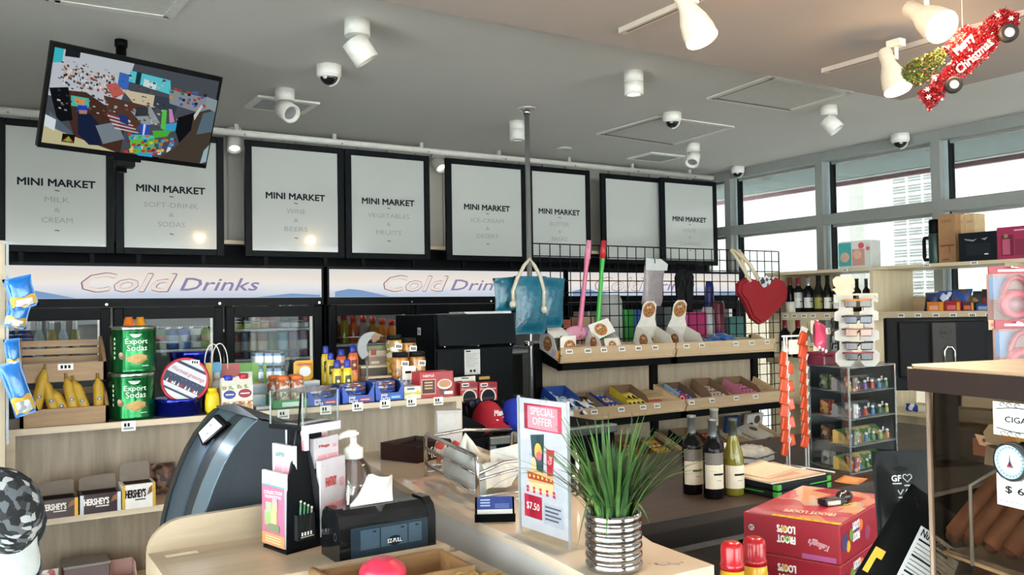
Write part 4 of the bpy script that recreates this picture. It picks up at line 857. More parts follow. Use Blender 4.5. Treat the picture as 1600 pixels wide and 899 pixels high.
def capthing(name, label, mat, crown, brim, logo=None, r=.088, squash=1.0, stripes=None, group=None, tall=1.0):
    t = thing(name, label, 'cap', group=group, mat=mat)
    b = MB(); pr = [(r*math.cos(a)**(.8 if tall > 1 else 1), r*.95*tall*math.sin(a)) for a in [i*math.pi/2/8 for i in range(9)]]
    b.lathe([(p[0]+1e-5, p[1]) for p in pr], crown, 24, sy=1.12, cap=False); b.sphere((0, 0, r*.95*tall), .008, .008, .005, crown, 8, 5)
    for k in range(6): a = k*math.pi/3+.5; b.tube([(r*1.003*math.cos(e)*math.cos(a), r*1.123*math.cos(e)*math.sin(a), r*.953*tall*math.sin(e)) for e in [i*.17 for i in range(10)]], .0012, crown, 4) if tall == 1 else None
    b.done('crown', t)
    b = MB()
    def fn(u, v):
        a = math.radians(-160+140*u); k = 1+v*.62*math.sin(math.pi*u)**.55
        return (r*math.cos(a)*(1+.12*v*math.sin(math.pi*u)), r*1.12*math.sin(a)*k, .004-.03*v*abs(2*u-1)**2*1.2-.012*v)
    b.grid(fn, 17, 7, brim); b.grid(lambda u, v: tuple(Vector(fn(u, v))-Vector((0, 0, .004))), 17, 7, stripes or brim)
    b.tube([fn(i/16, 1) for i in range(17)], .0026, brim, 5); b.done('brim', t)
    if logo:
        b = MB(); s = MB(); s.text(I4, logo, 0, r*.62*tall**.5, r*.36, M('#efefef', .5), w=r*1.0, bold=.04, shear=.25, n=.004); s.poly(I4, [(-r*.42, r*.18+r*.3*(tall-1)), (r*.5, r*.3+r*.3*(tall-1)), (r*.5, r*.25+r*.3*(tall-1)), (-r*.3, r*.1+r*.3*(tall-1))], M('#efefef', .5), .004)
        vs = []
        for f_, k_ in zip(s.f, s.mi): pass
        for v in s.v:
            u_, z_, n_ = v; rr = r*math.cos(math.asin(min(.98, z_/(r*.95*tall))))**(.8 if tall > 1 else 1); a = u_/r; vs.append(((rr+n_)*math.sin(a), -(rr*1.12+n_)*math.cos(a), z_))
        b.add(vs, s.f, s.mats[0]); b.done('lettering', t)
    return t
CAMO = CELLS(('#15181c', '#2a2e33', '#aeb4b8', '#1d2126', '#5c636a'), 55, .8, st=(1, 1, 3)); p = atY(-2, 800, 2.1)
capthing('baseball_cap', 'black and white patterned cap at the far left, its underside red and white', Matrix.Translation(p) @ Rz(38) @ Rx(62) @ Rz(6), CAMO, M('#c9d3d8', .7), r=.085, stripes=CELLS(('#c9d3d8', '#b02c3c', '#e3e6e8', '#c9d3d8'), 25, .7), group='caps at the left edge')
p = atY(8, 812, 2.34)
capthing('baseball_cap', 'dark blue cap behind the patterned cap at the far left', Matrix.Translation(p) @ Rz(42) @ Rx(58), M('#22303c', .7), CELLS(('#22303c', '#3d5566', '#18222b'), 60, .7), r=.085, group='caps at the left edge')
t = thing('cap_rack', 'thin black cap rack at the far left, mostly out of view', 'rack', (-.22, 2.25, 0)); b = MB(); b.cyl((0, 0, 0), (0, 0, 1.5), .012, BLK, 10); b.cyl((0, 0, 1.06), (.18, -.02, 1.1), .004, BLK, 6); b.cyl((0, 0, 1.1), (.19, .05, 1.08), .004, BLK, 6); b.lathe([(.18, 0), (.18, .015), (.02, .02)], BLK, 24); b.done('stand', t)
# ================================================================ black cabinet and what stands before it
CX0, CX1 = atY(681, 560, 4.0).x, atY(803, 560, 4.0).x
ct = 1.585; CBK = M('#0a0e11', .45, v=.02)
t = thing('metal_cabinet', 'tall black metal cabinet with a sloped upper panel behind the caps', 'cabinet', ((CX0+CX1)/2, 4.0, 0)); w = CX1-CX0
b = MB(); b.box(-w/2, w/2, .012, .5, 0, ct, CBK, bev=.004); b.done('body', t)
zp = atY(700, 546, 4.0).z
b = MB(); X = Matrix(((0, 0, 1, 0), (1, 0, 0, 0), (0, 1, 0, 0), (0, 0, 0, 1))); b.prism([(.012, zp), (-.035, zp+.02), (-.012, ct), (.012, ct)], -w/2+.004, w/2-.004, M('#0f1519', .3), X)
for q in (-.42, 0, .42): b.sphere((q*w, -.028, zp+.014), .006, .004, .006, CHR, 8, 5)
b.done('upper_panel', t)
b = MB(); b.box(-w/2+.01, w/2-.01, .002, .012, .1, zp-.01, M('#0a0e11', .4)); b.done('door', t)
b = MB(); p = atX(655, 518, CX0); b.prism([(-.02, -.02), (.02, -.02), (.02, .02), (-.02, .02)], 0, .001, M('#c9cbcc', .5), LF(w, p.y-4.0, p.z)); b.rect(LF(w, p.y-4.0, p.z), -.012, -.012, .012, .008, GREYI, .0015); b.done('sticker', t)
b = MB(); a = atY(727, 547, 3.99); c = atY(752, 587, 3.99); X = Matrix(((1, 0, 0, (a.x+c.x)/2-(CX0+CX1)/2), (0, 0, -1, .001), (0, 1, 0, (a.z+c.z)/2), (0, 0, 0, 1))); fw2, fh2 = (c.x-a.x)/2, (a.z-c.z)/2
b.prism([(-fw2, -fh2), (fw2, -fh2), (fw2, fh2), (-fw2, fh2)], 0, .001, M('#d3d5d4', .6), X); b.rect(X, -fw2*.8, fh2*.82, -fw2*.2, fh2*.92, INK, .0016)
for k in range(9): b.rect(X, -fw2*.8, fh2*(.66-.12*k), fw2*(.8-.25*(k % 3)), fh2*(.7-.12*k), M('#a5a8a8', .6), .0016)
b.disc(X, -fw2*.2, -fh2*.62, fw2*.16, INK, .0016, seg=8); b.disc(X, fw2*.25, -fh2*.62, fw2*.16, INK, .0016, seg=8); b.done('flyer', t)
b = MB(); a = atY(722, 486, 4.05).x-(CX0+CX1)/2; b.box(a, w/2+.0, .02, .2, ct, ct+.012, M('#c4c6c6', .5)); b.box(-w/2, a, .0, .1, ct, ct+.004, M('#3a3c3e', .4)); b.done('top_tray', t)
# chest with chrome edge under the caps
YCH = 3.56; zc = atY(792, 680, YCH).z; xl = atY(764, 686, YCH).x
t = thing('display_chest', 'black chest with a chrome top edge under the baseball caps', 'chest', (xl, YCH, 0))
xr_ = 2.86-xl; wl = xl-1.875
b = MB(); b.box(-wl, xr_, .02, .42, 0, zc-.02, CBK); b.box(-wl, 0, .0, .42, zc-.02, zc, BLK); b.done('body', t)
b = MB(); b.box(0, xr_, -.012, .035, zc-.045, zc, M('#c3cbc9', .16, .9), bev=.008); b.box(-.0, .035, -.008, .02, .3, zc-.045, M('#8b8f90', .3, .8)); b.done('chrome_edge', t)
b = MB(); b.box(.035, xr_, .005, .42, zc-.02, zc-.002, BLK); b.done('top', t)
b = MB(); X = Matrix(((1, 0, 0, 0), (0, 0, -1, .018), (0, 1, 0, 0), (0, 0, 0, 1))); p = atY(811, 700, YCH); b.text(X, 'C', p.x-xl, p.z, .04, GREYI, bold=-.01); b.done('lettering', t)
# black moulded stand left of the caps
b = MB(); pts = []
xa, xb_ = atY(704, 660, 3.66).x, atY(770, 690, 3.6).x
for i in range(13): u = i/12; pts.append((xa+(xb_-xa)*u, zc+.012+.115*(1-u)**.8*(1 if u > .0 else 1)))
poly = [(xa, zc+.0005)]+[(q, z) for q, z in pts]+[(xb_, zc+.0005)]
X = Matrix(((1, 0, 0, 0), (0, 0, -1, 3.7), (0, 1, 0, 0), (0, 0, 0, 1))); b.prism(poly, 0, .10, BLKS, X); solo(b, 'sunglasses_stand', 'glossy black curved stand under the sunglasses, left of the red cap', 'stand', (0, 0, 0))
# domino boxes and their header
def domi(px0, px1, label):
    x, w, h = spanY(px0, px1, 598, 3.84, zc+.14)
    def dk(b, X, w, h, d):
        b.rect(X, -w*.42, h*.78, -w*.02, h*.98, M('#dfe1df', .5), .001); b.rect(X, -w*.36, h*.84, -w*.08, h*.91, INK, .0014); b.rect(X, w*.08, h*.78, w*.44, h*.95, M('#7d1b26', .4)); b.text(X, 'Dominoes', 0, h*.66, h*.1, PAPER, w=w*.86, bold=.03)
        b.ring(X, 0, h*.2, w*.36, w*.43, PAPER, .001); b.disc(X, 0, h*.2, w*.36, M('#20242c', .3), .0008); b.rect(X, -w*.3, h*.04, w*.3, h*.2, M('#3a3030', .4), .0014)
    bb = pbox(w-.002, .06, h, M('#b5202c', .35), dk); solo(bb, 'domino_box', label, 'box', (x, 3.87, zc+.1405), 0, 'red domino boxes before the black cabinet')
b = MB(); a = atY(704, 640, 3.84).x; c = atY(780, 640, 3.84).x; b.box(a, c, 3.83, 3.96, zc+.0005, zc+.14, BLK); solo(b, 'display_riser', 'black riser block under the domino boxes', 'riser', (0, 0, 0))
domi(719, 747, 'left red domino box in front of the black cabinet'); domi(748, 777, 'right red domino box in front of the black cabinet')
x, w, h = spanY(704, 718, 598, 3.86, zc+.14); solo(pbox(w, .05, h, M('#a51d28', .35)), 'domino_box', 'red box half hidden behind the cocoa box', 'box', (x, 3.90, zc+.1405), 0, 'red domino boxes before the black cabinet')
x, w, h = spanY(706, 784, 588, 3.83, zc+.14)
t = thing('header_board', 'black header board with gold lettering above the domino boxes', 'sign', (x, 3.925, zc+.1405)); b = MB(); b.box(-w/2, w/2, 0, .01, h*.62, h, BLK); b.box(-w*.45, -w*.4, 0, .008, 0, h*.62, BLK); b.box(w*.4, w*.45, 0, .008, 0, h*.62, BLK); X = FR(0); b.rect(X, w*.22, h*.78, w*.44, h*.9, M('#b49a4a', .4)); b.rect(X, -w*.49, h*.78, -w*.4, h*.88, M('#7a8a4a', .4)); b.done('board', t)
b = MB(); b.prism([(-w*.29, h*.68), (w*.14, h*.7), (w*.14, h*.95), (-w*.29, h*.93)], .0006, .002, PAPER, X); b.rect(X, -w*.26, h*.72, -w*.12, h*.78, INK, .0026); b.rect(X, -w*.1, h*.74, w*.12, h*.77, M('#b98a8a', .5), .0026); b.rect(X, -w*.14, h*.86, w*.0, h*.9, INK, .0026); b.done('price_card', t)
def shades(px, py, Y, c, label, rz=0, s=1.0):
    p = atY(px, py, Y); t = thing('sunglasses', label, 'sunglasses', p, rz, 'dark sunglasses beside the caps')
    L = M(c, .08, .3, coat=.6); fr = M('#191720', .25)
    for k in (-1, 1):
        b = MB(); X = FR(0) @ T_(k*.032*s, 0, 0) @ Rx(-8)
        b.lathe([(.0001, .004), (.018*s, .003), (.026*s, 0)], L, 16, X=X, cap=False, sy=.8); b.tube([(.027*s*math.cos(a), .0215*s*math.sin(a), 0) for a in [i*math.pi/8 for i in range(16)]], .003*s, fr, 6, True, X=X); b.done('lens', t)
        b = MB(); b.tube([(k*.06*s, 0, .006*s), (k*.066*s, .03*s, .006*s), (k*.064*s, .11*s, 0), (k*.06*s, .13*s, -.02*s)], .0025*s, fr, 6); b.done('temple', t)
    b = MB(); b.tube([(-.008*s, 0, .004), (0, -.003, .008), (.008*s, 0, .004)], .003*s, fr, 6); b.done('bridge', t)
shades(729, 641, 3.62, '#2c2a58', 'dark violet sunglasses left of the red cap', 60, .95); shades(742, 630, 3.70, '#2a3558', 'blue-tinted sunglasses in front of the left domino box', 30, .9); shades(786, 632, 3.70, '#3b2a5c', 'purple sunglasses between the red and blue caps', 55, .9)
p = atY(762, 660, 3.66); capthing('baseball_cap', 'red baseball cap with white script lettering', Matrix.Translation(p) @ Rz(20) @ Rx(3), M('#b3142c', .75, bump=.1, sc=300), M('#b8172f', .75), 'Miami', r=.073, tall=1.5)
p = atY(804, 657, 3.66); capthing('baseball_cap', 'royal blue baseball cap with white script lettering', Matrix.Translation(p) @ Rz(12) @ Rx(3), M('#1a35b8', .75, bump=.1, sc=300), M('#1c38bd', .75), 'Miami', r=.076, tall=1.5)

# ================================================================ snack rack
RX0, RX1, RXM = 2.885, 4.71, 3.785
t = thing('snack_rack', 'black snack rack with pale wood trays in three tiers beside the pole', 'rack', (RX0, 4.33, 0)); RACK = t
def loc(o, x, y, z): pass
def wb(): return MB(T_(-RX0, -4.33, 0))
for nm, x in (('post', RX0-.045), ('post', RXM-.03), ('post', RX1-.005)):
    b = wb(); b.box(x, x+.05, 4.295, 4.335, 0, 1.40, BLK); b.box(x, x+.05, 4.0, 4.335, 0, .04, BLK); b.done(nm, t)
for a, c in ((RX0+.006, RXM-.031), (RXM+.021, RX1-.006)):
    b = wb(); b.box(a, c, 4.325, 4.338, .3, 1.385, WOOD('#9c8d79', '#b5a690', 'z', .5, 16, 12)); b.done('back_panel', t)
TIERS = {0: (4.10, 1.288, .09), 1: (4.02, .95, .075), 2: (4.02, .640, .07)}
TILT = 20
def traym(tier, x, s):
    """frame lying on a tray floor: x along the shelf, s up the slope from the lip"""
    yf, z, lip = TIERS[tier]; return T_(x, yf+.014, z+.013) @ Rx(TILT) @ T_(0, s, 0)
def tray(tier, x0, x1, tags):
    yf, z, lip = TIERS[tier]; dep = (4.31-yf)/math.cos(math.radians(TILT))
    b = wb(); X = T_(0, yf, z) @ Rx(TILT)
    b.box(x0, x1, .0, dep, 0, .012, TRAYW, X=X); b.box(x0, x0+.012, 0, dep, .012, .05, TRAYW, X=X); b.box(x1-.012, x1, 0, dep, .012, .05, TRAYW, X=X)
    k = 6
    for i in range(k): b.box(x0+.02, x1-.02, .04+i*(dep-.06)/k, .04+i*(dep-.06)/k+.003, .012, .0135, M('#a08562', .6), X=X)
    b.prism([(yf-.012, z+lip), (yf, z+lip), (yf+.02, z), (yf+.008, z)], x0, x1, TRAYW, Matrix(((0, 0, 1, 0), (1, 0, 0, 0), (0, 1, 0, 0), (0, 0, 0, 1))))
    o = b.done('tray', RACK)
    b = wb(); b.box(x0, x1, yf+.012, yf+.035, z-.045, z-.004, BLK)
    for x in (x0, x1-.02): b.prism([(yf+.012, z-.045), (4.3, z+.0), (4.3, z+.07), (yf+.012, z-.006)], x, x+.02, BLK, Matrix(((0, 0, 1, 0), (1, 0, 0, 0), (0, 1, 0, 0), (0, 0, 0, 1))))
    b.done('bracket', o)
    for q, y in tags:
        p = atY(q, y, yf-.01); b = wb(); price(b, T_(p.x, yf-.013, z+lip-.024) @ FR(0) @ Rx(-12), 0, 0, .048, .026); b.done('price_tag', o)
tray(0, RX0, RXM-.01, [(889, 552), (918, 551), (943, 550), (971, 549), (997, 548), (1023, 547)]); tray(0, RXM+.005, RX1, [(1072, 546), (1096, 545), (1149, 543), (1174, 543), (1198, 542)])
tray(1, RX0, RXM-.01, [(928, 642), (970, 639), (1004, 637), (1026, 635)]); tray(1, RXM+.005, RX1, [(1080, 632), (1112, 628), (1150, 625), (1180, 622)])
tray(2, RX0, RXM-.01, [(908, 727), (1054, 707)]); tray(2, RXM+.005, RX1, [(1164, 697), (1190, 692)])
# cookie boxes
COOK = M('#a8703c', .7, v=.15, sc=90); CHIP = M('#4a2a18', .6); CBX = M('#dedbd4', .5); VIO = M('#5b3d8a', .5); ORA = M('#e08a24', .5)
def cookie(b, X, u, v, r, n=.0008):
    b.disc(X, u, v, r, COOK, n, seg=18)
    for k in range(9): a = k*2.4; q = r*.8*math.sqrt((k+.4)/9); b.disc(X, u+q*math.cos(a), v+q*math.sin(a), r*.11, CHIP, n+.0005, seg=7)
    b.disc(X, u-r*.25, v+r*.3, r*.16, PAPER, n+.0008, seg=8); b.disc(X, u-r*.22, v+r*.28, r*.08, INK, n+.0012, seg=8); b.disc(X, u+r*.15, v+r*.35, r*.16, PAPER, n+.0008, seg=8); b.disc(X, u+r*.17, v+r*.33, r*.08, INK, n+.0012, seg=8)
def cookiebox(x, s, w, d, h, flap, label, rz=0, accent=ORA, fold=False):
    m = traym(0, x, s) @ Rz(rz)
    t = thing('cookie_box', label, 'box', mat=m, group='white cookie boxes on the top tray')
    b = openbox(w, d, h, h*.42, CBX, M('#d2cec6', .6)); cookie(b, LF(w), -.01, h*.48, h*.36); b.rect(LF(w), d*.22, .01, d*.42, h*.4, M('#c9b7c9', .5)); X = FR(d)
    b.rect(X, -w/2, 0, -w*.2, h*.42, accent); cookie(b, X, w*.12, h*.2, h*.16); b.done('carton', t)
    if flap:
        b = MB(); Y_ = d/2-.002; X2 = FR(0) @ T_(0, h-.002, -Y_); ww = w*.36
        b.prism([(-w/2, 0), (w/2, 0), (ww, flap*.3), (ww*.95, flap*.85), (ww*.5, flap), (-ww*.5, flap), (-ww*.95, flap*.85), (-ww, flap*.3)], 0, .003, CBX, X2 @ Rx(-6)); cookie(b, X2 @ Rx(-6), 0, flap*.66, flap*.3, .0036); b.done('header_flap', t)
    if fold:
        b = MB(); X2 = T_(0, d/2-.003, h) @ Rx(12); b.box(-w/2, w/2, -d*.55, 0, 0, .003, CBX, X=X2); b.done('top_flap', t)
    return m
a = atY(872, 550, 4.1).x
m = cookiebox(a+.075, .115, .145, .2, .125, 0, 'white cookie box with a folded lid, leftmost on the top tray', 0, ORA, True)
b = MB(); X = FR(0) @ T_(0, .065, 0) @ Rx(-20); b.pillow(.115, .125, .03, M('#e3dfd6', .3, coat=.3), X); cookie(b, X @ T_(0, 0, .0155), 0, -.005, .043); solo(b, 'cookie_pouch', 'white cookie pouch leaning in the leftmost cookie box', 'pouch', mat=traym(0, a+.1, .05) @ T_(0, 0, .0045))
a = atY(950, 545, 4.1).x
m = cookiebox(a+.06, .12, .15, .2, .105, 0, 'white cookie box with a tipped cookie flap, second from the left', -4)
b = MB(); X = FR(0) @ Rz(22) @ Rx(-50); b.prism([(-.08, -.05), (.08, -.05), (.085, .05), (-.06, .06)], 0, .004, CBX, X); cookie(b, X, 0, 0, .042, .0045); solo(b, 'cookie_flap', 'torn cookie-printed flap lying on the second cookie box', 'flap', mat=traym(0, a+.05, .17) @ T_(0, 0, .12))
b = MB(); X = FR(0) @ T_(0, .05, 0) @ Rx(-35); b.pillow(.12, .1, .03, M('#dcd8d0', .3, coat=.3), X); cookie(b, X @ T_(0, 0, .0155), -.015, 0, .03); solo(b, 'cookie_pouch', 'white cookie pouch lying in the second cookie box', 'pouch', mat=traym(0, a+.08, .06) @ T_(0, 0, .0045))
a = atY(1026, 540, 4.1).x
cookiebox(a+.075, .115, .17, .21, .115, .17, 'white cookie box with tall cookie header and violet end, left of the two', 0, VIO)
a = atY(1085, 540, 4.1).x
cookiebox(a+.02, .115, .17, .21, .11, .18, 'white cookie box with tall cookie header, right of the two', 0, ORA)
BAGB = CELLS(('#2b5fb0', '#2b5fb0', '#3f7cc4', '#c9d3de', '#b0584a', '#274a94'), 22, .3, coat=.3)
for i, (q, rz_, s) in enumerate(((1118, 12, .115), (1134, -25, .12), (1148, 8, .12))):
    x = atY(q, 540, 4.1).x; b = MB(); b.pillow(.115, .14, .035, BAGB, T_(0, .0, .02) @ Rz(rz_), crimp=.004); solo(b, 'snack_bag', ['blue snack bag lying flat, left of three on the top tray', 'blue snack bag tilted across the middle of three on the top tray', 'blue snack bag lying at the right of three on the top tray'][i], 'snack bag', mat=traym(0, x+.02, s) @ T_(0, 0, .004+.016*i))
# middle and lower tiers: open cartons with bars
def bars(m0, w, d, n, rows, cols, label, group, h0, name='candy_bar', bw=.042, bl=.105, kind='bar'):
    bw = min(.042, (w-.03)/rows*.93); bl = .094
    for i in range(n):
        r = i % rows; k = i // rows; proto = MB(); proto.pillow(bw, bl, .016, CELLS(cols, 48, .25, coat=.3), I4, 5, 7)
        lab = '%s %s in the %s row' % (label, ['lying lowest', 'second up', 'third up', 'fourth up', 'topmost'][min(k, 4)], ['left', 'second', 'third', 'right'][r] if rows > 1 else 'only')
        x = -w/2+.015+(w-.03)*(r+.5)/rows
        solo(proto, name, lab, 'candy', mat=m0 @ T_(x, -.052+.1*(k % 2), h0+.016+.017*(k//2)+.012*(k % 2)) @ Rz(random.uniform(-4, 4)), group=group)
def carton_tray(tier, px, y, w, d, h, hf, m, mi, label, side=None, s0=0, rz=0):
    yf, z, lip = TIERS[tier]; x = atY(px, y, yf).x+w/2
    M_ = traym(tier, x, d/2+.012+s0) @ Rz(rz); b = openbox(w, d, h, hf, m, mi, slope=False if h < .06 else True)
    if side: side(b, LF(w), FR(d), w, h, d)
    solo(b, 'candy_carton', label, 'box', mat=M_, group='open candy cartons on the snack rack'); return M_
KRAFT = M('#7a5f48', .8)
def s_oreo(b, L, Fr, w, h, d):
    b.text(L, 'COOKIES', -.02, h*.5, h*.2, PAPER, w=d*.5, bold=.03); b.text(Fr, 'COOKIES', 0, h*.22, h*.14, PAPER, w=w*.7, bold=.03); b.disc(Fr, w*.36, h*.2, h*.2, M('#d8cbb0', .6), .001)
m = carton_tray(1, 878, 636, .16, .22, .11, .05, M('#2353b4', .4), M('#2a4a94', .5), 'blue carton heaped with blue and white cookie packs', s_oreo)
OC = ('#2f78c8', '#e3e8ec', '#17233f', '#3f97dc', '#d8dde0')
for i in range(16):
    b = MB(); b.pillow(.05, .12, .03, CELLS(OC, 32, .25, coat=.3), I4, 6, 7)
    solo(b, 'cookie_pack', 'blue and white cookie pack in the blue carton, %s of the %s layer' % (['front left', 'front centre', 'front right', 'rear left', 'rear centre', 'rear right'][i % 6], 'bottom' if i < 6 else 'middle' if i < 12 else 'topmost'), 'cookies', mat=m @ T_(-.05+.05*(i % 3)+random.uniform(-.006, .006), -.05+.09*((i//3) % 2), .022+.026*(i//6)) @ Rz(random.uniform(-25, 25)) @ Rx(random.uniform(-10, 10)), group='cookie packs in the blue carton')
for i in range(3):
    b = MB(); b.pillow(.05, .12, .028, CELLS(OC, 32, .25, coat=.3), I4, 6, 7)
    solo(b, 'cookie_pack', 'blue and white cookie pack spilling over the tray lip, %s' % ['left', 'middle', 'right'][i], 'cookies', mat=traym(1, atY(893+i*17, 630, 4.02).x, .02+.012*i) @ T_(0, 0, .05) @ Rz(-40+35*i) @ Rx(8), group='cookie packs in the blue carton')
m = carton_tray(1, 925, 636, .12, .22, .055, .03, M('#3a2a26', .5), M('#8a7a68', .7), 'dark brown carton of brown bars beside the blue carton'); bars(m, .12, .22, 8, 3, ('#4a2f28', '#2c1c19', '#e0d9d2', '#6b4a3c', '#3a2420'), 'brown candy bar', 'brown bars in the dark carton', .006)
m = carton_tray(1, 955, 634, .12, .22, .055, .03, M('#223a86', .45), M('#8a7a68', .7), 'dark blue carton of blue bars in the middle of the tray'); bars(m, .12, .22, 9, 3, ('#23429a', '#2c55b8', '#d9a93c', '#1a2c66', '#d8dadf'), 'blue and yellow candy bar', 'blue bars in the dark blue carton', .006)
m = carton_tray(1, 988, 632, .17, .23, .08, .035, M('#c9b02c', .45), KRAFT, 'yellow carton with brown inside, full of yellow bars'); bars(m, .17, .23, 12, 4, ('#d9c22c', '#e6d445', '#3a2a20', '#d8d2c0', '#c9a81f'), 'yellow candy bar', 'yellow bars in the yellow carton', .006)
def s_air(b, L, Fr, w, h, d): b.disc(L, d*.36, h*.62, h*.5, M('#b51f30', .4)); b.disc(L, d*.36, h*.62, h*.3, PAPER, .001); b.disc(L, d*.36, h*.62, h*.2, M('#b51f30', .4), .0015); b.rect(L, -d*.5, h*.2, d*.2, h*.8, M('#7fa0c4', .4)); b.text(L, 'candies', -d*.15, h*.5, h*.3, PAPER, w=d*.5, bold=.02)
m = carton_tray(1, 1073, 630, .13, .22, .075, .035, M('#8fb0cf', .4), M('#6b5242', .8), 'pale blue candy carton with a red round end mark', s_air); bars(m, .13, .22, 9, 3, ('#b9c9dc', '#2c55a8', '#c03a48', '#d9dfe6'), 'pale blue candy bar', 'pale blue bars', .006)
m = carton_tray(1, 1118, 626, .16, .23, .085, .035, M('#7d6450', .6), KRAFT, 'tan carton with brown inside, holding red and white bars'); bars(m, .16, .23, 12, 4, ('#b05a58', '#d8cfcb', '#8a4a44', '#c9bdb8'), 'red and white candy bar', 'red and white bars', .006)
m = carton_tray(1, 1168, 623, .17, .23, .08, .035, M('#c87a92', .5), KRAFT, 'pink carton with brown inside at the right end of the middle tray'); bars(m, .17, .23, 12, 4, ('#c9567c', '#d98aa5', '#a33a5f', '#6a86b8'), 'pink candy bar', 'pink bars in the pink carton', .006)
b = MB(); x = atY(1040, 632, 4.02).x; b.box(-.05, .05, 0, .1, 0, .022, M('#d8cfc8', .5)); b.box(-.045, .045, .003, .097, .022, .028, M('#b9564e', .5)); solo(b, 'flat_candy_box', 'small flat white and red box at the middle of the lip', 'box', mat=traym(1, x, .012))
def std(b, L, Fr, w, h, d): b.rect(Fr, -w*.3, h*.15, w*.3, h*.6, PAPER)
m = carton_tray(2, 893, 722, .13, .21, .1, .04, M('#9a2a24', .45), KRAFT, 'red carton of red bars at the left of the lowest tray'); bars(m, .13, .21, 8, 2, ('#a52a26', '#c0453a', '#e3dcd4', '#7a1c1a'), 'red candy bar', 'red bars on the lowest tray', .006)
def hd(tier, px, y, yt, w, m, lab, label):
    x = atY(px, y, 4.2).x; b = MB(); h = .12; b.box(-w/2, w/2, 0, .03, 0, h, m); X = FR(0); b.rect(X, -w*.3, h*.3, w*.1, h*.85, M(lab, .5)); b.rect(X, -w*.22, h*.4, 0, h*.5, INK, .001); solo(b, 'candy_box', label, 'box', mat=traym(tier, x, .22) @ Rx(-8), group='boxes at the back of the lowest tray')
hd(2, 912, 670, 0, .11, M('#262a3a', .4), '#e3e3e6', 'dark navy box standing at the back of the lowest tray'); hd(2, 948, 665, 0, .15, M('#a01f26', .4), '#e3dada', 'red box standing at the back of the lowest tray')
m = carton_tray(2, 930, 718, .15, .21, .07, .04, KRAFT, KRAFT, 'plain brown carton behind the grass plant')
bars(m, .15, .21, 6, 3, ('#3a5aa0', '#c9c9d0', '#7a4a38', '#20264a'), 'dark candy bar', 'dark bars in the plain carton', .006)
m = carton_tray(2, 985, 712, .16, .21, .09, .04, KRAFT, KRAFT, 'brown carton of yellow bags on the lowest tray'); bars(m, .16, .21, 9, 3, ('#d9c02c', '#b5342c', '#e0cf4a', '#8a6a1c'), 'yellow candy bag', 'yellow bags on the lowest tray', .01, bw=.045, bl=.11)
m = carton_tray(2, 1030, 708, .15, .21, .05, .04, KRAFT, KRAFT, 'brown carton of red wrappers at the tray middle'); bars(m, .15, .21, 9, 3, ('#b5202c', '#d8a62c', '#e3ddd8', '#8a1620'), 'red and yellow wrapper', 'red and yellow wrappers', .006)
m = carton_tray(2, 1078, 703, .15, .21, .09, .04, M('#22252c', .4), KRAFT, 'black carton of dark bars right of the middle post'); bars(m, .15, .21, 9, 3, ('#262a3c', '#8a8f9a', '#5a3a30', '#1a1c24'), 'black candy bar', 'black bars on the lowest tray', .006)
m = carton_tray(2, 1120, 698, .15, .21, .06, .035, M('#6a3a34', .5), KRAFT, 'maroon carton behind the wine bottles'); bars(m, .15, .21, 9, 3, ('#7a2c30', '#c05a4a', '#d9cfc0', '#5a2a24'), 'maroon candy bar', 'maroon bars behind the wine', .006)
hd(2, 1150, 650, 0, .12, M('#1d3a78', .4), '#3a5aa0', 'deep blue box standing at the back of the lowest tray')
b = MB(); b.box(-.08, .08, -.1, .1, 0, .05, M('#cfc8be', .5)); b.text(LF(.16, 0, 0), 'SWEETS', 0, .026, .018, INK, w=.11, bold=.02); b.rect(TP(.05), -.07, -.09, .07, .02, M('#d9d3ca', .5)); b.disc(TP(.05), .02, .03, .03, M('#5a3a2a', .5), .001); b.rect(FR(.2), -.03, .0, .03, .05, M('#8a2a30', .5))
solo(b, 'baking_box', 'pale printed box lying on the right lowest tray', 'box', mat=traym(2, atY(1188, 690, 4.1).x, .13) @ Rz(14))
b = MB(); b.box(-.08, .08, 0, .03, 0, .11, M('#c9c6c0', .5)); b.disc(FR(0), .02, .07, .03, M('#4a3a30', .5), .001); b.rect(FR(0), -.06, .03, -.02, .05, INK, .001); solo(b, 'baking_box', 'pale printed box standing at the back of the right lowest tray', 'box', mat=traym(2, atY(1188, 655, 4.2).x, .24) @ Rx(-10))

# ================================================================ wire grid with hanging goods
YGR = 4.365; gx0 = atY(827, 400, YGR).x; gx1 = atY(1219, 500, YGR).x
t = thing('wire_grid_panel', 'black wire grid panel standing behind the snack rack', 'grid', (gx0, YGR, 0)); W_ = gx1-gx0; zt = atY(1000, 386, YGR).z
b = MB(); n = int(round(W_/.0755)); GW = M('#17181a', .4)
for i in range(n+1): x = W_*i/n; b.cyl((x, 0, .2), (x, 0, zt), .0034 if 0 < i < n else .005, GW, 6)
k = int((zt-.2)/.0755)
for i in range(k+1): z = zt-i*.0755; b.cyl((0, .005, z), (W_, .005, z), .0034 if i else .004, GW, 6)
b.done('mesh', t); b = MB()
for x in (0, W_): b.box(x-.012, x+.012, -.012, .012, 0, .2, GW); b.box(x-.02, x+.02, .012, .25, 0, .012, GW)
b.done('foot', t)
HK = YGR-.012
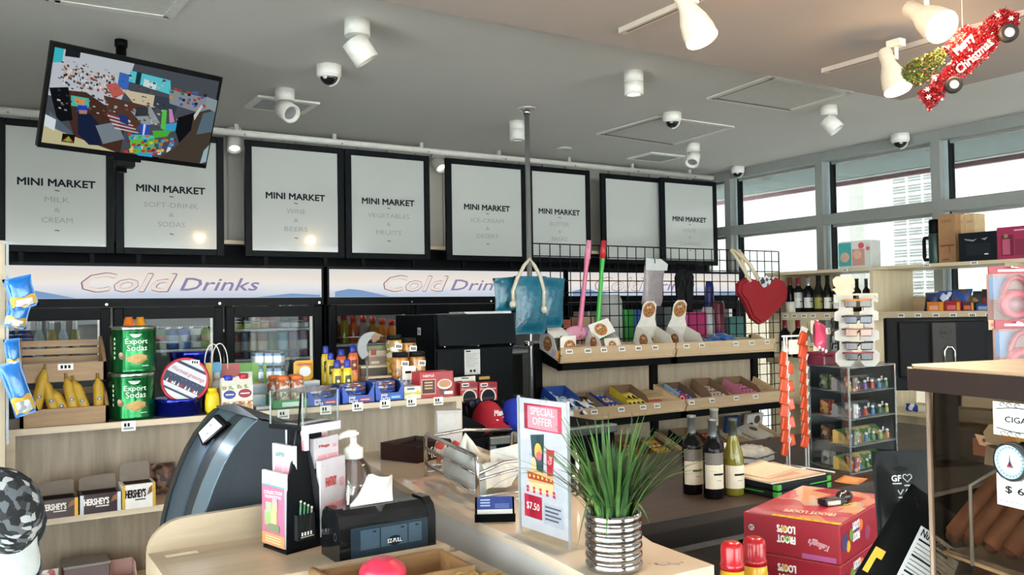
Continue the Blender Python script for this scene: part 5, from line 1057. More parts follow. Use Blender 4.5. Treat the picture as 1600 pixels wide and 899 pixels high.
# teal wrapped bag with rope handles
t = thing('beach_bag', 'teal plastic-wrapped beach bag with white rope handles hanging by the pole', 'bag', (atY(827, 470, 4.22).x, 4.22, 0)); TEAL = M('#0d5a72', .3, coat=.4, v=.2, sc=30, bump=.5)
pc = atY(826, 470, 4.22); s = mp(pc)
def lobe(px0, px1, py0, py1, dy, th, rot=0):
    b = MB(); c = atY((px0+px1)/2, (py0+py1)/2, 4.22); X = FR(0) @ T_(c.x-pc.x, c.z, -dy) @ Rz(rot); b.pillow((px1-px0)*s*1.18, (py1-py0)*s, th, TEAL, X, 11, 11, crimp=.006); b.done('wrapped_panel', t)
lobe(771, 810, 434, 486, 0, .06, 4); lobe(798, 850, 432, 522, -.03, .07); lobe(838, 882, 433, 512, .0, .06, -3)
b = MB(); RP = M('#cfc6b2', .8, bump=.6, sc=200)
def P2(x, y, dy=0): q = atY(x, y, 4.22+dy); return (q.x-pc.x, dy, q.z)
b.tube([P2(802, 475, -.06), P2(800, 455, -.07), P2(807, 435, -.06), P2(818, 415, -.02), P2(826, 405, 0), P2(834, 415, -.02), P2(843, 432, -.05), P2(849, 455, -.06), P2(848, 482, -.06)], .011, RP, 8); b.sphere(P2(800, 476, -.065), .022, .02, .022, RP, 10, 6); b.sphere(P2(849, 484, -.065), .02, .02, .024, RP, 10, 6); b.done('rope_handle', t)
# long plastic sticks
def stick(px0, py0, px1, py1, c, c2, name, label, paddle=None):
    a = atY(px0, py0, 4.30); e = atY(px1, py1, 4.30); t = thing(name, label, 'toy', (a.x, 4.30, 0)); A = Vector((0, 0, a.z)); E = Vector((e.x-a.x, 0, e.z))
    b = MB(); b.tube([A, A.lerp(E, .12), A.lerp(E, .3), A.lerp(E, .8), E], [.012, .018, .013, .016, .02], M(c, .35), 10); b.done('shaft', t)
    b = MB(); b.tube([A+(A-E)*.0, A+(A-E).normalized()*.02, A.lerp(E, .16)], [.014, .0145, .0205], M(c2, .35), 10); b.done('grip', t)
    b = MB(); paddle(b, E); b.done('head', t)
stick(920, 381, 904, 528, '#d0708f', '#d98aa3', 'novelty_cup', 'long pink plastic stick standing through the wire grid', lambda b, E: (b.sphere((E.x-.02, 0, E.z+.03), .09, .02, .045, M('#c98aa0', .35)), b.sphere((E.x+.07, 0, E.z+.04), .05, .018, .03, M('#9a7a9a', .35))))
stick(943, 381, 933, 528, '#35a83f', '#b8272c', 'novelty_cup', 'long green plastic stick with a red tip, standing through the wire grid', lambda b, E: b.sphere((E.x+.03, 0, E.z+.02), .06, .02, .035, M('#4fae45', .35)))
# grey shirt package, flip flops, heart bag
c = atY(1020, 440, 4.33); s = mp(c); t = thing('shirt_package', 'folded grey shirt in clear plastic hanging on the wire grid', 'package', (c.x, 4.325, c.z)); X = FR(0)
b = MB(); b.pillow(44*s, 66*s, .035, M('#8d8286', .4, coat=.5, v=.15, bump=.3), X @ T_(0, -.02, 0) @ Rz(-6), crimp=.005); b.done('shirt', t)
b = MB(); b.prism([(-18*s, 17*s), (26*s, 17*s), (28*s, 27*s), (14*s, 35*s), (-17*s, 36*s)], .012, .015, M('#d3d5d6', .3, a=.85), X); b.done('plastic_sleeve', t); b = MB(); b.rect(X, -20*s, -42*s, -2*s, -33*s, M('#a8474a', .4), .02); b.done('red_print', t)
b = MB(); b.tube([(0, -.02, 28*s), (0, -.02, 34*s), (0, .03, 36*s)], .003, GW, 6); b.done('hanger', t)
c = atY(1069, 450, 4.32); s = mp(c); t = thing('flip_flops', 'pair of black flip-flops hanging on the wire grid', 'sandals', (c.x, 4.32, c.z)); X = FR(0); RB_ = M('#1a1a1c', .7)
for k in (-1, 1):
    b = MB(); b.prism([(k*9*s+q*s, v*s) for q, v in ((-5, -34), (4, -36), (8, -20), (9, 5), (10, 18), (5, 27), (-4, 27), (-9, 16), (-8, 0), (-6, -20))], -.01, .01, RB_, X); b.done('sole', t)
    b = MB(); b.tube([(k*9*s-7*s, -.01, -4*s), (k*9*s-4*s, -.03, 8*s), (k*9*s, -.012, 18*s), (k*9*s+4*s, -.03, 8*s), (k*9*s+7*s, -.01, -4*s)], .005, M('#2a2a2d', .6), 6); b.done('strap', t)
b = MB(); b.tube([(0, -.01, 20*s), (0, -.015, 29*s), (0, .03, 30*s)], .004, GW, 6); b.done('hook', t)
c = atY(1188, 465, 4.26); s = mp(c); t = thing('heart_bag', 'dark red heart-shaped bag with cream rope handles on the wire grid', 'bag', (c.x, 4.26, c.z)); HR = M('#8f1420', .8, v=.1, sc=60); X = FR(0)
def hp(k): return [(k*x*s*1.3, k*y*s) for x, y in ((-4, -42), (-18, -32), (-29, -6), (-40, 8), (-38, 22), (-24, 31), (-10, 27), (2, 29), (22, 32), (40, 25), (46, 12), (44, -4), (28, -20), (8, -36))]
b = MB(); b.prism(hp(1), -.015, .015, HR, X); b.prism(hp(.9), .015, .03, HR, X); b.prism(hp(.9), -.03, -.015, HR, X); b.done('bag', t)
b = MB(); b.poly(X, [(-14*s, 31*s), (28*s, 32*s), (14*s, 20*s), (0, 14*s), (-8*s, 24*s)], CELLS(('#2b2d3c', '#c9cbcc', '#4a4c58', '#e0e0de'), 45, .7), .031); b.done('printed_flap', t)
b = MB(); RPC = M('#c9bb9d', .8); b.tube([P(0) if 0 else (-28*s, -.03, 24*s), (-38*s, .03, 55*s), (-42*s, .088, 75*s), (-38*s, .09, 76*s), (-24*s, -.01, 52*s), (-12*s, -.035, 26*s)], .012, RPC, 8); b.tube([(-32*s, -.03, 28*s), (-28*s, .082, 74*s), (-24*s, .088, 75*s), (-12*s, -.035, 30*s)], .011, RPC, 8); b.done('rope_handle', t)
# goods glimpsed between the grid and the coolers, standing on a low white shelf unit
b = MB(); z0 = 1.30
t = thing('aisle_shelf', 'white shelf unit behind the wire grid', 'shelf', (3.15, 4.62, 0)); b.box(0, 1.75, 0, .3, z0-.02, z0, M('#b5b7b5', .5)); b.done('shelf_board', t); b = MB(); b.box(0, .03, 0, .3, 0, z0-.02, M('#a5a7a5', .5)); b.box(1.72, 1.75, 0, .3, 0, z0-.02, M('#a5a7a5', .5)); b.box(.03, 1.72, .28, .3, 0, z0-.02, M('#8d8f8d', .5)); b.done('carcass', t)
def gl(px0, px1, yt, m, name, label, cat, rnd=False, Y=4.66):
    x, w, h = spanY(px0, px1, yt, Y, z0); b = MB()
    if rnd: b.lathe([(w/2*.95, 0), (w/2, .004), (w/2, h*.9), (w/2*.8, h)], m, 18)
    else: b.cbox(w, .1, h, m, bev=.006)
    solo(b, name, label, cat, (x, Y+.06, z0+.0005), 0, 'goods behind the wire grid')
gl(946, 976, 461, M('#c9cbca', .7, bump=.3), 'paper_roll', 'white paper roll seen through the grid beside the green stick', 'paper roll', True)
gl(978, 992, 484, M('#3aa04a', .5), 'sponge_pack', 'green sponge pack seen through the wire grid', 'sponge'); gl(993, 1003, 484, M('#3a6ab8', .5), 'sponge_pack', 'blue sponge pack seen through the wire grid', 'sponge')
gl(1073, 1106, 488, M('#b02a6a', .35, coat=.4), 'wipes_pack', 'magenta pack seen through the grid right of the cookie header', 'pack'); gl(1108, 1122, 480, M('#b9bcc0', .4), 'spray_bottle', 'grey white bottle seen through the wire grid', 'bottle', True)
gl(1124, 1138, 470, M('#7d2a48', .4), 'spray_bottle', 'maroon bottle seen through the wire grid', 'bottle', True); gl(1112, 1122, 440, M('#232f86', .35), 'spray_bottle', 'tall navy bottle seen through the wire grid', 'bottle', True, 4.78)
gl(1143, 1165, 495, M('#4f7f7f', .4), 'detergent_box', 'teal box seen through the grid under the heart bag', 'box'); gl(1040, 1070, 480, M('#55595c', .5), 'detergent_box', 'dark grey box behind the flip-flops', 'box', Y=4.78)
gl(905, 930, 494, M('#c7a88a', .5), 'soap_box', 'tan box seen through the grid beside the pink stick', 'box', Y=4.72); gl(875, 898, 500, M('#a6543c', .5), 'soap_box', 'rust box seen behind the cookie boxes', 'box', Y=4.72)
# ================================================================ right wall shelf (faces -X)
SX = 5.12; SXB = 5.57; ZB1 = 1.552; ZB2 = 1.855; ZB0 = 1.215
t = thing('wall_shelf', 'pale wood shelf unit standing along the window wall', 'shelf', (SX, 3.4, 0))
PW = WOOD('#c3b392', '#d6c8aa', 'z', .5, 14, 12); PWY = WOOD('#c3b392', '#d6c8aa', 'y', .5, 14, 12)
def sb(): return MB(T_(-SX, -3.4, 0))
for y in (4.5, 3.62, 2.72, 1.9):
    b = sb(); b.box(SX, SXB, y-.012, y+.012, 0, ZB2-.022, PW); b.done('upright_panel', t)
for z in (ZB2, ZB1, ZB0, .9, .5):
    b = sb(); b.box(SX-.006, SXB, 1.88, 4.53, z-.022, z, PWY)
    if z == ZB1: b.box(SX-.018, SX-.006, 1.88, 4.53, z-.055, z+.002, PWY)
    if z == ZB0: b.box(SX-.018, SX-.006, 1.88, 4.53, z-.04, z+.002, PWY)
    o = b.done('shelf_board', t)
    tg = {ZB2: [(1318, 416), (1446, 408), (1520, 403)], ZB1: [(1227, 489), (1241, 489), (1256, 488), (1270, 488), (1292, 487), (1408, 485), (1434, 485), (1462, 485), (1489, 485), (1519, 484), (1545, 484)]}.get(z, [])
    for q, y in tg:
        p = atX(q, y, SX-.02); b = sb(); price(b, T_(SX-.0185 if z == ZB1 else SX-.0065, p.y, z-.024 if z == ZB1 else z-.011) @ Rz(-90) @ FR(0), 0, 0, .045, .026 if z == ZB1 else .018); b.done('price_tag', o)
b = sb(); b.box(SXB-.012, SXB, 3.63, 3.9, ZB1, ZB2-.022, PW); b.box(SXB-.012, SXB, 4.2, 4.49, ZB1, ZB2-.022, PW); b.box(SXB-.012, SXB, 2.73, 3.61, ZB1, ZB1+.10, WOOD('#b39a7c', '#c9b090', 'y', .5)); b.box(SXB-.012, SXB, 1.9, 4.49, 0, ZB0-.3, PW); b.done('back_panel', t)
# bottles
def wine(loc, h, r, glass, cap, lab, label, group, kind=0, seg=18, lab2=None, name='wine_bottle'):
    t = thing(name, label, 'bottle', loc, 0, group); g = M(glass, .1, coat=.25)
    if kind == 0: pr = [(r*.94, 0), (r, .006), (r, h*.6), (r*.93, h*.655), (r*.5, h*.725), (r*.4, h*.77), (r*.37, h*.975), (r*.42, h*.98), (r*.42, h)]
    else: pr = [(r*.95, 0), (r, .006), (r, h*.46), (r*.9, h*.56), (r*.55, h*.70), (r*.4, h*.8), (r*.36, h*.975), (r*.42, h*.98), (r*.42, h)]
    b = MB(); b.lathe(pr, g, seg); b.done('bottle', t)
    b = MB(); c = M(cap, .35, .6 if cap in ('#77797b', '#9a9c9e') else 0); b.lathe([(r*.44, h*.78), (r*.415, h*.965), (r*.47, h*.968), (r*.47, h*1.004), (r*.4, h*1.006), (.0005, h*1.006)], c, seg, cap=False); b.done('capsule', t)
    if lab:
        b = MB(); s = MB(); zz0, zz1 = (.13, .43) if kind == 0 else (.1, .4); s.rect(I4, -r*1.15, h*zz0, r*1.15, h*zz1, M(lab, .6), .0008)
        if lab2: s.rect(I4, -r*1.15, h*(zz1+.005), r*1.15, h*(zz1+.15), M(lab2, .5), .0008)
        s.rect(I4, -r*.2, h*(zz0+.17), r*.95, h*(zz0+.195), INK, .0016); s.rect(I4, r*.1, h*(zz0+.1), r*.6, h*(zz0+.11), GREYI, .0016)
        wrap(b, s, r, Rz(-30)); b.done('label', t)
    return t
def wsh(px0, px1, yt, cap, lab, label, kind=0, glass='#16181a', X=5.2, zs=ZB1, lab2=None):
    y, w, h = spanX(px0, px1, yt, X+.04, zs); wine((X+.04, y, zs+.0005), h, abs(w)/2, glass, cap, lab, label, 'bottles on the wall shelf', kind, 16, lab2)
wsh(1228, 1240, 434, '#6a2a2c', None, 'dark bottle half hidden by the heart bag on the wall shelf'); wsh(1240, 1254, 435, '#7a1c24', '#d6d5d0', 'wine bottle with red capsule and white label on the wall shelf', lab2='#b9b8b2')
wsh(1255, 1270, 435, '#9a9c9e', '#d0d0cc', 'wine bottle with silver capsule and white label on the wall shelf'); wsh(1271, 1286, 431, '#1d1d1c', '#8d8a3a', 'sparkling wine bottle with a yellow neck label on the wall shelf', 1, '#1f221a')
wsh(1286, 1299, 431, '#1a1a1a', '#dcdcd8', 'dark bottle with black and white label beside the bear-shaped board', 1, '#1c1a14'); wsh(1300, 1313, 433, '#1a1a1a', '#d8d8d4', 'dark bottle with white label hidden behind the bear-shaped board', 1, '#1c1a14')
wsh(1333, 1344, 436, '#2a241c', '#6b5a44', 'dark bottle right of the bear-shaped board', 0, '#26221c'); wsh(1348, 1358, 436, '#4a4640', '#4d463c', 'dark bottle beside the orange-labelled bottle', 0, '#2a2622')
y, w, h = spanX(1359, 1373, 420, 5.24, ZB1); t = wine((5.24, y, ZB1+.0005), h, abs(w)/2, '#8a8d88', '#7d8084', '#d9772a', 'clear bottle with a bright orange label against the wood divider', 'bottles on the wall shelf', 1, 16)
wsh(1219, 1233, 500, '#7a1c24', '#cfcdc6', 'wine bottle with red capsule on the lower board, left of the pair', zs=ZB0); wsh(1239, 1254, 500, '#8a1c22', '#cfcdc6', 'wine bottle with red capsule on the lower board, right of the pair', zs=ZB0)
wsh(1258, 1268, 505, '#b9a88a', '#c9b48a', 'pale bottle on the lower board near the window gap', zs=ZB0, glass='#6a6a5a'); wsh(1297, 1306, 503, '#4a4c4e', '#8a8f94', 'grey bottle on the lower board beside the sunglasses boards', zs=ZB0, glass='#5a5f63')
y, w, h = spanX(1227, 1239, 472, 5.15, ZB1); b = MB(); b.lathe([(w/2*.9, 0), (w/2, .004), (w/2, h), (w/2*.9, h), (w/2*.88, h*.7), (.0004, h*.7)], M('#d8d4c8', .5), 18); solo(b, 'candle_cup', 'small white candle cup in front of the dark bottle on the wall shelf', 'candle', (5.165, y, ZB1+.0005))
# boxes on top of the wall shelf
def topbox(px0, px1, yt, X, d, m, name, label, deco=None, rz=-90, zs=ZB2):
    y, w, h = spanX(px0, px1, yt, X, zs); bb = pbox(w, d, h, m, deco); return solo(bb, name, label, 'box', (X+d/2, y, zs+.0005), rz)
def dk(b, X, w, h, d):
    b.rect(X, -w/2, h*.1, -w*.1, h*.95, M('#3f9a9a', .5)); b.disc(X, -w*.3, h*.42, w*.14, M('#c9a08a', .6), .001); b.rect(X, -w*.08, h*.1, w*.3, h*.7, M('#b98a7c', .6)); b.disc(X, w*.08, h*.5, w*.13, M('#d3a894', .6), .001); b.disc(X, w*.2, h*.82, w*.09, M('#c94a56', .5), .001); b.rect(X, w*.32, h*.05, w*.48, h*.9, M('#c9cfc9', .5)); b.disc(X, w*.4, h*.7, w*.06, M('#c95a60', .5), .001)
topbox(1310, 1358, 377, 5.2, .12, M('#d3d5d2', .5), 'diaper_pack', 'white and teal baby product pack on top of the wall shelf', dk, -84)
y, w, h = spanX(1447, 1465, 343, 5.22, ZB2); w = abs(w); r = w/2
t = thing('thermos', 'dark green thermos with side handle on top of the wall shelf', 'thermos', (5.25, y, ZB2)); b = MB(); TG = M('#1f3a34', .4, v=.1, sc=120); b.lathe([(r*.95, 0), (r, .006), (r, h*.66), (r*.85, h*.7)], TG, 20); b.done('body', t)
b = MB(); b.lathe([(r*.88, h*.69), (r*.92, h*.72), (r*.92, h*.97), (r*.8, h)], BLK, 20); b.done('lid', t)
b = MB(); yy = r*.95; b.tube([(0, yy, h*.6), (0, yy+r*.9, h*.6), (0, yy+r*1.0, h*.55), (0, yy+r*1.0, h*.16), (0, yy+r*.9, h*.11), (0, yy, h*.11)], .012, BLK, 8); b.done('handle', t)
def dk(b, X, w, h, d): b.text(X, 'SAME', 0, h*.86, h*.06, M('#6a4030', .6), w=w*.6); b.rect(X, -w*.4, h*.34, w*.4, h*.38, M('#8a3a2c', .6)); b.rect(X, w*.1, h*.2, w*.16, h*.36, M('#7a4a38', .6)); b.rect(X, -w*.3, h*.06, w*.1, h*.09, M('#7a4a38', .6))
topbox(1465, 1492, 335, 5.2, .12, M('#9a7450', .7), 'gift_box', 'tall brown cardboard box beside the green thermos', dk)
def dk(b, X, w, h, d): b.rect(X, -.002, 0, .002, h, M('#a88a62', .6)); b.text(X, 'SAME', -w*.25, h*.84, h*.05, M('#8a6448', .6), w=w*.3); b.text(X, 'SAME', w*.25, h*.84, h*.05, M('#8a6448', .6), w=w*.3)
topbox(1492, 1522, 335, 5.26, .12, M('#c0a27a', .7), 'gift_box', 'tall tan cardboard box behind the black box', dk)
def dk(b, X, w, h, d):
    b.poly(X, [(-w*.35, h*.8), (-w*.1, h*.74), (w*.0, h*.78), (-w*.1, h*.68), (-w*.3, h*.74)], M('#8a8d90', .4)); b.poly(X, [(w*.1, h*.76), (w*.28, h*.8), (w*.2, h*.7)], M('#8a8d90', .4)); b.rect(X, -w*.3, h*.2, w*.35, h*.6, M('#24282c', .4)); b.rect(X, w*.18, h*.2, w*.28, h*.24, PAPER, .001)
topbox(1497, 1557, 363, 5.12, .1, M('#1b1f23', .35), 'gift_box', 'wide black box with silver marks on top of the wall shelf', dk)
def dk(b, X, w, h, d):
    b.rect(X, -w*.38, h*.1, -w*.02, h*.75, M('#6a2038', .4)); b.rect(X, -w*.34, h*.14, -w*.12, h*.62, M('#b0566e', .3), .001); b.disc(X, -w*.23, h*.72, w*.06, M('#8a8a5a', .4), .0012); b.rect(X, w*.02, h*.1, w*.4, h*.6, M('#7d2a44', .4)); b.rect(X, w*.0, h*.86, w*.3, h*.9, M('#d8b9c4', .5))
topbox(1557, 1612, 354, 5.12, .1, M('#9a2c50', .35), 'perfume_set', 'magenta perfume gift box at the right end of the shelf top', dk)
# snack bags and low boxes on the middle board
def shbag(px0, px1, yt, cols, label, X=5.22):
    y, w, h = spanX(px0, px1, yt, X, ZB1); b = MB(); b.pillow(abs(w), h*1.02, .05, CELLS(cols, 26, .3, coat=.3), FR(0) @ T_(0, h/2, 0) @ Rx(-12), crimp=.004); solo(b, 'snack_bag', label, 'snack bag', (X, y, ZB1+.0005), -90, 'snack bags on the wall shelf')
shbag(1444, 1466, 458, ('#16181f', '#26345a', '#10131a', '#3a4a7a'), 'black and blue snack bag, leftmost on the wall shelf', 5.19); shbag(1458, 1488, 455, ('#2a49a0', '#d8dce6', '#3a5ab8', '#1c2f6a', '#2a49a0'), 'blue and white striped snack bag on the wall shelf', 5.24)
shbag(1486, 1518, 452, ('#1f4a94', '#234f9c', '#7a5a48', '#6a4c3e'), 'snack bag with blue top and brown front on the wall shelf', 5.22); shbag(1518, 1540, 455, ('#20283a', '#3a3f4c', '#b8a06a', '#20283a'), 'dark snack bag with tan marks on the wall shelf', 5.25); shbag(1532, 1556, 452, ('#4a3a34', '#33302f', '#8a3a44', '#2a2f44'), 'brown snack bag near the headphone packages', 5.21)
def shbox(px0, px1, yt, c, c2, label):
    y, w, h = spanX(px0, px1, yt, 5.115, ZB1); w = abs(w)
    def dk(b, X, w, h, d): b.rect(X, -w*.35, h*.15, w*.2, h*.6, M(c2, .4)); b.rect(X, w*.28, h*.1, w*.46, h*.9, M('#d9a52c', .4))
    solo(pbox(w-.004, .06, h, M(c, .4), dk), 'candy_carton', label, 'box', (5.15, y, ZB1+.0005), -90, 'low candy cartons on the wall shelf')
shbox(1447, 1473, 472, '#d07a2c', '#e2a08a', 'low orange candy carton on the wall shelf'); shbox(1475, 1500, 471, '#a52430', '#d86a70', 'low red candy carton on the wall shelf'); shbox(1502, 1521, 472, '#4a3038', '#d86a4a', 'low dark candy carton with red print on the wall shelf'); shbox(1523, 1550, 474, '#2c3f7a', '#8aa0c8', 'low blue candy carton on the wall shelf')

# ================================================================ dark desk and its goods
ZD = .91; DY = 2.12
t = thing('sales_desk', 'dark walnut desk with a grey base trim behind the plant', 'desk', (1.73, DY, 0))
b = MB(); b.box(0, 2.84, 0, 1.0, ZD-.035, ZD, DARKW); b.done('desk_top', t)
zt0 = atY(1050, 857, DY+.02).z; zt1 = atY(1050, 865, DY+.02).z
b = MB(); b.box(.02, 2.82, .015, .035, zt0, ZD-.035, WOOD('#1d1614', '#30251f', 'x', .4, 12, 22)); b.done('front_panel', t); b = MB(); b.box(.02, 2.82, .008, .03, zt1, zt0, M('#8a8582', .35, .5)); b.done('base_trim', t)
for x in (.1, 1.4, 2.7): b = MB(); b.box(x, x+.05, .1, .9, 0, ZD-.035, BLK); b.done('leg', t)
GREY2 = M('#a9abac', .3, .6)
p = atZ(1088, 774, ZD); wine((p.x+.012, p.y+.03, ZD+.0005), 122*mp(p), 15.4*mp(p), '#0e0e12', '#77797b', '#d5ccbb', 'left dark wine bottle with silver capsule on the walnut desk', 'wine bottles on the walnut desk', 0, 28, '#6a6360')
p = atZ(1121, 781, ZD); wine((p.x+.012, p.y+.03, ZD+.0005), 124*mp(p), 15.6*mp(p), '#0e0e12', '#77797b', '#d5ccbb', 'front dark wine bottle with silver capsule on the walnut desk', 'wine bottles on the walnut desk', 0, 28, '#6a6360')
p = atZ(1153, 776, ZD); wine((p.x+.012, p.y+.03, ZD+.0005), 119*mp(p), 16*mp(p), '#6f6a20', '#3a3f33', '#d9d0bd', 'golden white wine bottle on the walnut desk', 'wine bottles on the walnut desk', 1, 28)
p = atZ(1133, 760, ZD); wine((p.x+.01, p.y+.06, ZD+.0005), 118*mp(p), 15*mp(p), '#191510', '#7d7a72', None, 'dark wine bottle hidden behind the other three on the desk', 'wine bottles on the walnut desk', 1, 24)
# black and green case with papers
A, B_, C_ = atZ(1215, 781, ZD), atZ(1298, 763, ZD), atZ(1169, 766, ZD); hc = .052
ang = math.degrees(math.atan2(B_.y-A.y, B_.x-A.x)); wx = (B_-A).length; dy = .27
t = thing('tool_case', 'flat black case with green corners on the desk, papers on top', 'case', (A.x, A.y, ZD), ang)
GC = M('#3f9a3a', .4); b = MB(); b.box(0, wx, 0, dy, 0, hc*.48, M('#1d2124', .4), bev=.006); b.box(0, wx, 0, dy, hc*.52, hc, M('#1d2124', .4), bev=.006); b.box(.005, wx-.005, .005, dy-.005, hc*.46, hc*.54, BLK); b.done('shell', t)
b = MB()
for x in (-.002, wx-.022): b.box(x, x+.024, -.003, .02, .003, hc*.45, GC, bev=.003); b.box(x, x+.024, -.003, .02, hc*.55, hc-.003, GC, bev=.003)
b.box(.07, wx*.55, -.002, .002, hc*.2, hc*.28, GC); b.box(wx*.6, wx*.95, -.002, .002, hc*.55, hc*.63, GC); b.box(-.002, .002, .06, .2, hc*.3, hc*.36, GC); b.done('green_trim', t)
def paper(nm, label, loc, rz, w, d, m, n=1, curl=.0, th=.004, mark=None, cat='paper'):
    b = MB(); f = lambda u, v: ((u-.5)*w, (v-.5)*d, th+curl*(u*u*.6+v*v*v)); b.grid(f, 8, 8, m); b.grid(lambda u, v: (f(u, v)[0], f(u, v)[1], f(u, v)[2]-th), 8, 8, m)
    for e in (0, 1): b.grid(lambda u, v: (f(u, e)[0], f(u, e)[1], f(u, e)[2]-th*v), 8, 2, m, sm=False); b.grid(lambda u, v: (f(e, u)[0], f(e, u)[1], f(e, u)[2]-th*v), 8, 2, m, sm=False)
    if mark: b.grid(lambda u, v: (f(.15+u*.6, .2+v*.6)[0], f(.15+u*.6, .2+v*.6)[1], f(.15+u*.6, .2+v*.6)[2]+.0008), 6, 6, mark)
    return solo(b, nm, label, cat, loc, rz)
Q = Matrix.Translation((A.x, A.y, ZD+hc+.0004)) @ Rz(ang); c = Q @ Vector((wx*.46, dy*.5, 0))
paper('paper_stack', 'loose pinkish papers lying on the black and green case', c, ang-4, wx*.93, dy*.95, M('#d3bfae', .7), curl=.006, th=.005, mark=M('#cf9d90', .7)); 
c = Q @ Vector((wx*.45, dy*.62, .0062)); paper('paper_stack', 'curled cream sheet on top of the paper stack on the case', c, ang+6, wx*.7, dy*.6, M('#dccdb8', .7), curl=.012, th=.002)
p = atZ(1330, 752, ZD); paper('orange_leaflet', 'orange leaflet lying on the desk beside the acrylic tower', (p.x, p.y, ZD+.0005), 20, .13, .09, M('#c98a5c', .6), curl=.004, th=.001, mark=M('#d8a06a', .6))
# white wire rack hung with orange packs
pa, pb = atZ(1232, 737, ZD), atZ(1262, 734, ZD); WR = M('#dcdcda', .4)
t = thing('hook_rack', 'white wire rack of hooks carrying orange lighter packs', 'rack', (pa.x, pa.y, ZD)); dv = Vector((pb.x-pa.x, pb.y-pa.y, 0)); sp = mp(pa)
ztop = (735-524)*sp
b = MB()
for o in (Vector((0, 0, 0)), dv):
    for k in (-1, 1): b.cyl(o+Vector((k*.008, 0, 0)), o+Vector((k*.008, 0, ztop)), .0035, WR, 8)
b.tube([Vector((-.02, 0, ztop)), Vector((0, 0, ztop)), dv+Vector((0, 0, ztop)), dv+Vector((.012, 0, ztop))], .004, WR, 8); b.done('frame', t)
b = MB(); b.tube([Vector((-.06, -.05, .004)), Vector((.0, -.005, .006)), dv+Vector((.0, 0, .006)), dv+Vector((.02, -.12, .004))], .004, WR, 8); b.tube([Vector((.0, .12, .004)), Vector((0, 0, .006))], .004, WR, 8); b.tube([dv+Vector((.0, .12, .004)), dv+Vector((0, 0, .006))], .004, WR, 8); b.done('base', t)
b = MB(); cc = Vector((.0, -.006, 0))
cl = (dv*.32+Vector((0, -.01, ztop-.045))); b.prism([(-.03, -.03), (.03, -.03), (.03, .03), (-.03, .03)], 0, .002, M('#e3cdbb', .6), T_(*cl) @ FR(0)); b.done('price_card', t)
ORN = M('#b5421b', .35, v=.12, sc=60)
n = 0
for col, (off, y0, y1, num) in enumerate((((-.026), 560, 700, 8), (-.02, 530, 690, 9))):
    for i in range(num):
        o = Vector((0, 0, 0)) if col == 0 else dv; z = (735-(y0+(y1-y0)*i/(num-1)))*sp
        b = MB(); b.prism([(-.003, -.004), (.003, -.004), (.004, .02), (0, .03), (-.004, .02)], -.02, .028, WR, T_(*(o+Vector((0, -.004, z+.02)))) @ Rx(20)); b.done('hook', t)
        wp = Vector((pa.x, pa.y, ZD))+o+Vector((off, -.006, z))
        b = MB(); X = FR(0) @ Rz(-16 if col == 0 else -20); b.box(-.019, .019, -.026, .026, -.006, .006, ORN, X=X, bev=.004); b.rect(X, -.012, -.018, .006, .004, M('#b8370f', .4), .0066); b.box(-.012, .016, .026, .034, -.004, .004, ORN, X=X)
        solo(b, 'lighter_pack', 'orange pack %s of the %s hook column' % (['at the top', 'second from the top', 'third from the top', 'fourth from the top', 'fifth from the top', 'sixth from the top', 'seventh from the top', 'eighth from the top', 'at the foot'][i], ['left', 'right'][col]), 'lighter', wp, random.uniform(-12, 12), 'orange packs on the hook rack')
for i in range(5):
    z = (735-(575+28*i))*sp; b = MB(); X = FR(0) @ Rz(12); b.box(-.014, .014, -.024, .024, -.006, .006, ORN, X=X, bev=.004); solo(b, 'lighter_pack', 'orange pack on the inner side of the left hook column, %s' % ['highest', 'second', 'middle', 'fourth', 'lowest'][i], 'lighter', Vector((pa.x, pa.y, ZD))+Vector((.026, .0, z)), random.uniform(-20, 20), 'orange packs on the hook rack')
# acrylic display tower
tc_, tl, tr_ = atZ(1330, 743, ZD), atZ(1268, 725, ZD), atZ(1402, 727, ZD); s = mp(tc_); H_ = (743-575)*s
t = thing('acrylic_tower', 'clear acrylic display tower of four tiers on the desk', 'display case', (tc_.x, tc_.y, ZD)); L = Vector((tl.x-tc_.x, tl.y-tc_.y)); Rv = Vector((tr_.x-tc_.x, tr_.y-tc_.y)); BK = L+Rv
EDG = M('#8f9699', .15, a=.55); AC2 = GLASS('#e6e9e9', .025, .02, .12)
def pr4(z0, z1, m, k=1.0):
    b = MB(); P = [Vector((0, 0)), Rv, BK, L]; c = BK*.5; P = [c+(q-c)*k for q in P]; b.prism([(q.x, q.y) for q in P], z0, z1, m); return b
hh = H_/4
for k in range(4):
    z = hh*k; pr4(z, z+.006, EDG).done('tier_floor', t)
pr4(H_-.006, H_, EDG, 1.01).done('top_plate', t)
b = MB()
for q0, q1 in ((Vector((0, 0)), L), (Vector((0, 0)), Rv)): b.quad([(q0.x, q0.y, .006), (q1.x, q1.y, .006), (q1.x, q1.y, H_-.006), (q0.x, q0.y, H_-.006)], AC2)
b.done('front_panes', t)
for q in (Vector((0, 0)), L, Rv, BK): b = MB(); b.cyl((q.x, q.y, 0), (q.x, q.y, H_), .005, EDG, 8); b.done('corner_post', t)
b = MB(); 
for q0, q1 in ((L, BK), (Rv, BK)): b.prism([(q0.x, q0.y), (q1.x, q1.y), (q1.x*.985, q1.y*.985), (q0.x*.985, q0.y*.985)], .006, H_-.006, M('#3a3f45', .4))
b.done('back_panes', t)
TW = Matrix.Translation((tc_.x, tc_.y, ZD)); ra = math.degrees(math.atan2(Rv.y, Rv.x)); la = math.degrees(math.atan2(L.y, L.x))
PC = ['#b8483c', '#c9b04a', '#3a7a5a', '#7d5aa0', '#c98a5c', '#4a7ab0', '#9a3a5a', '#8a9a4a']
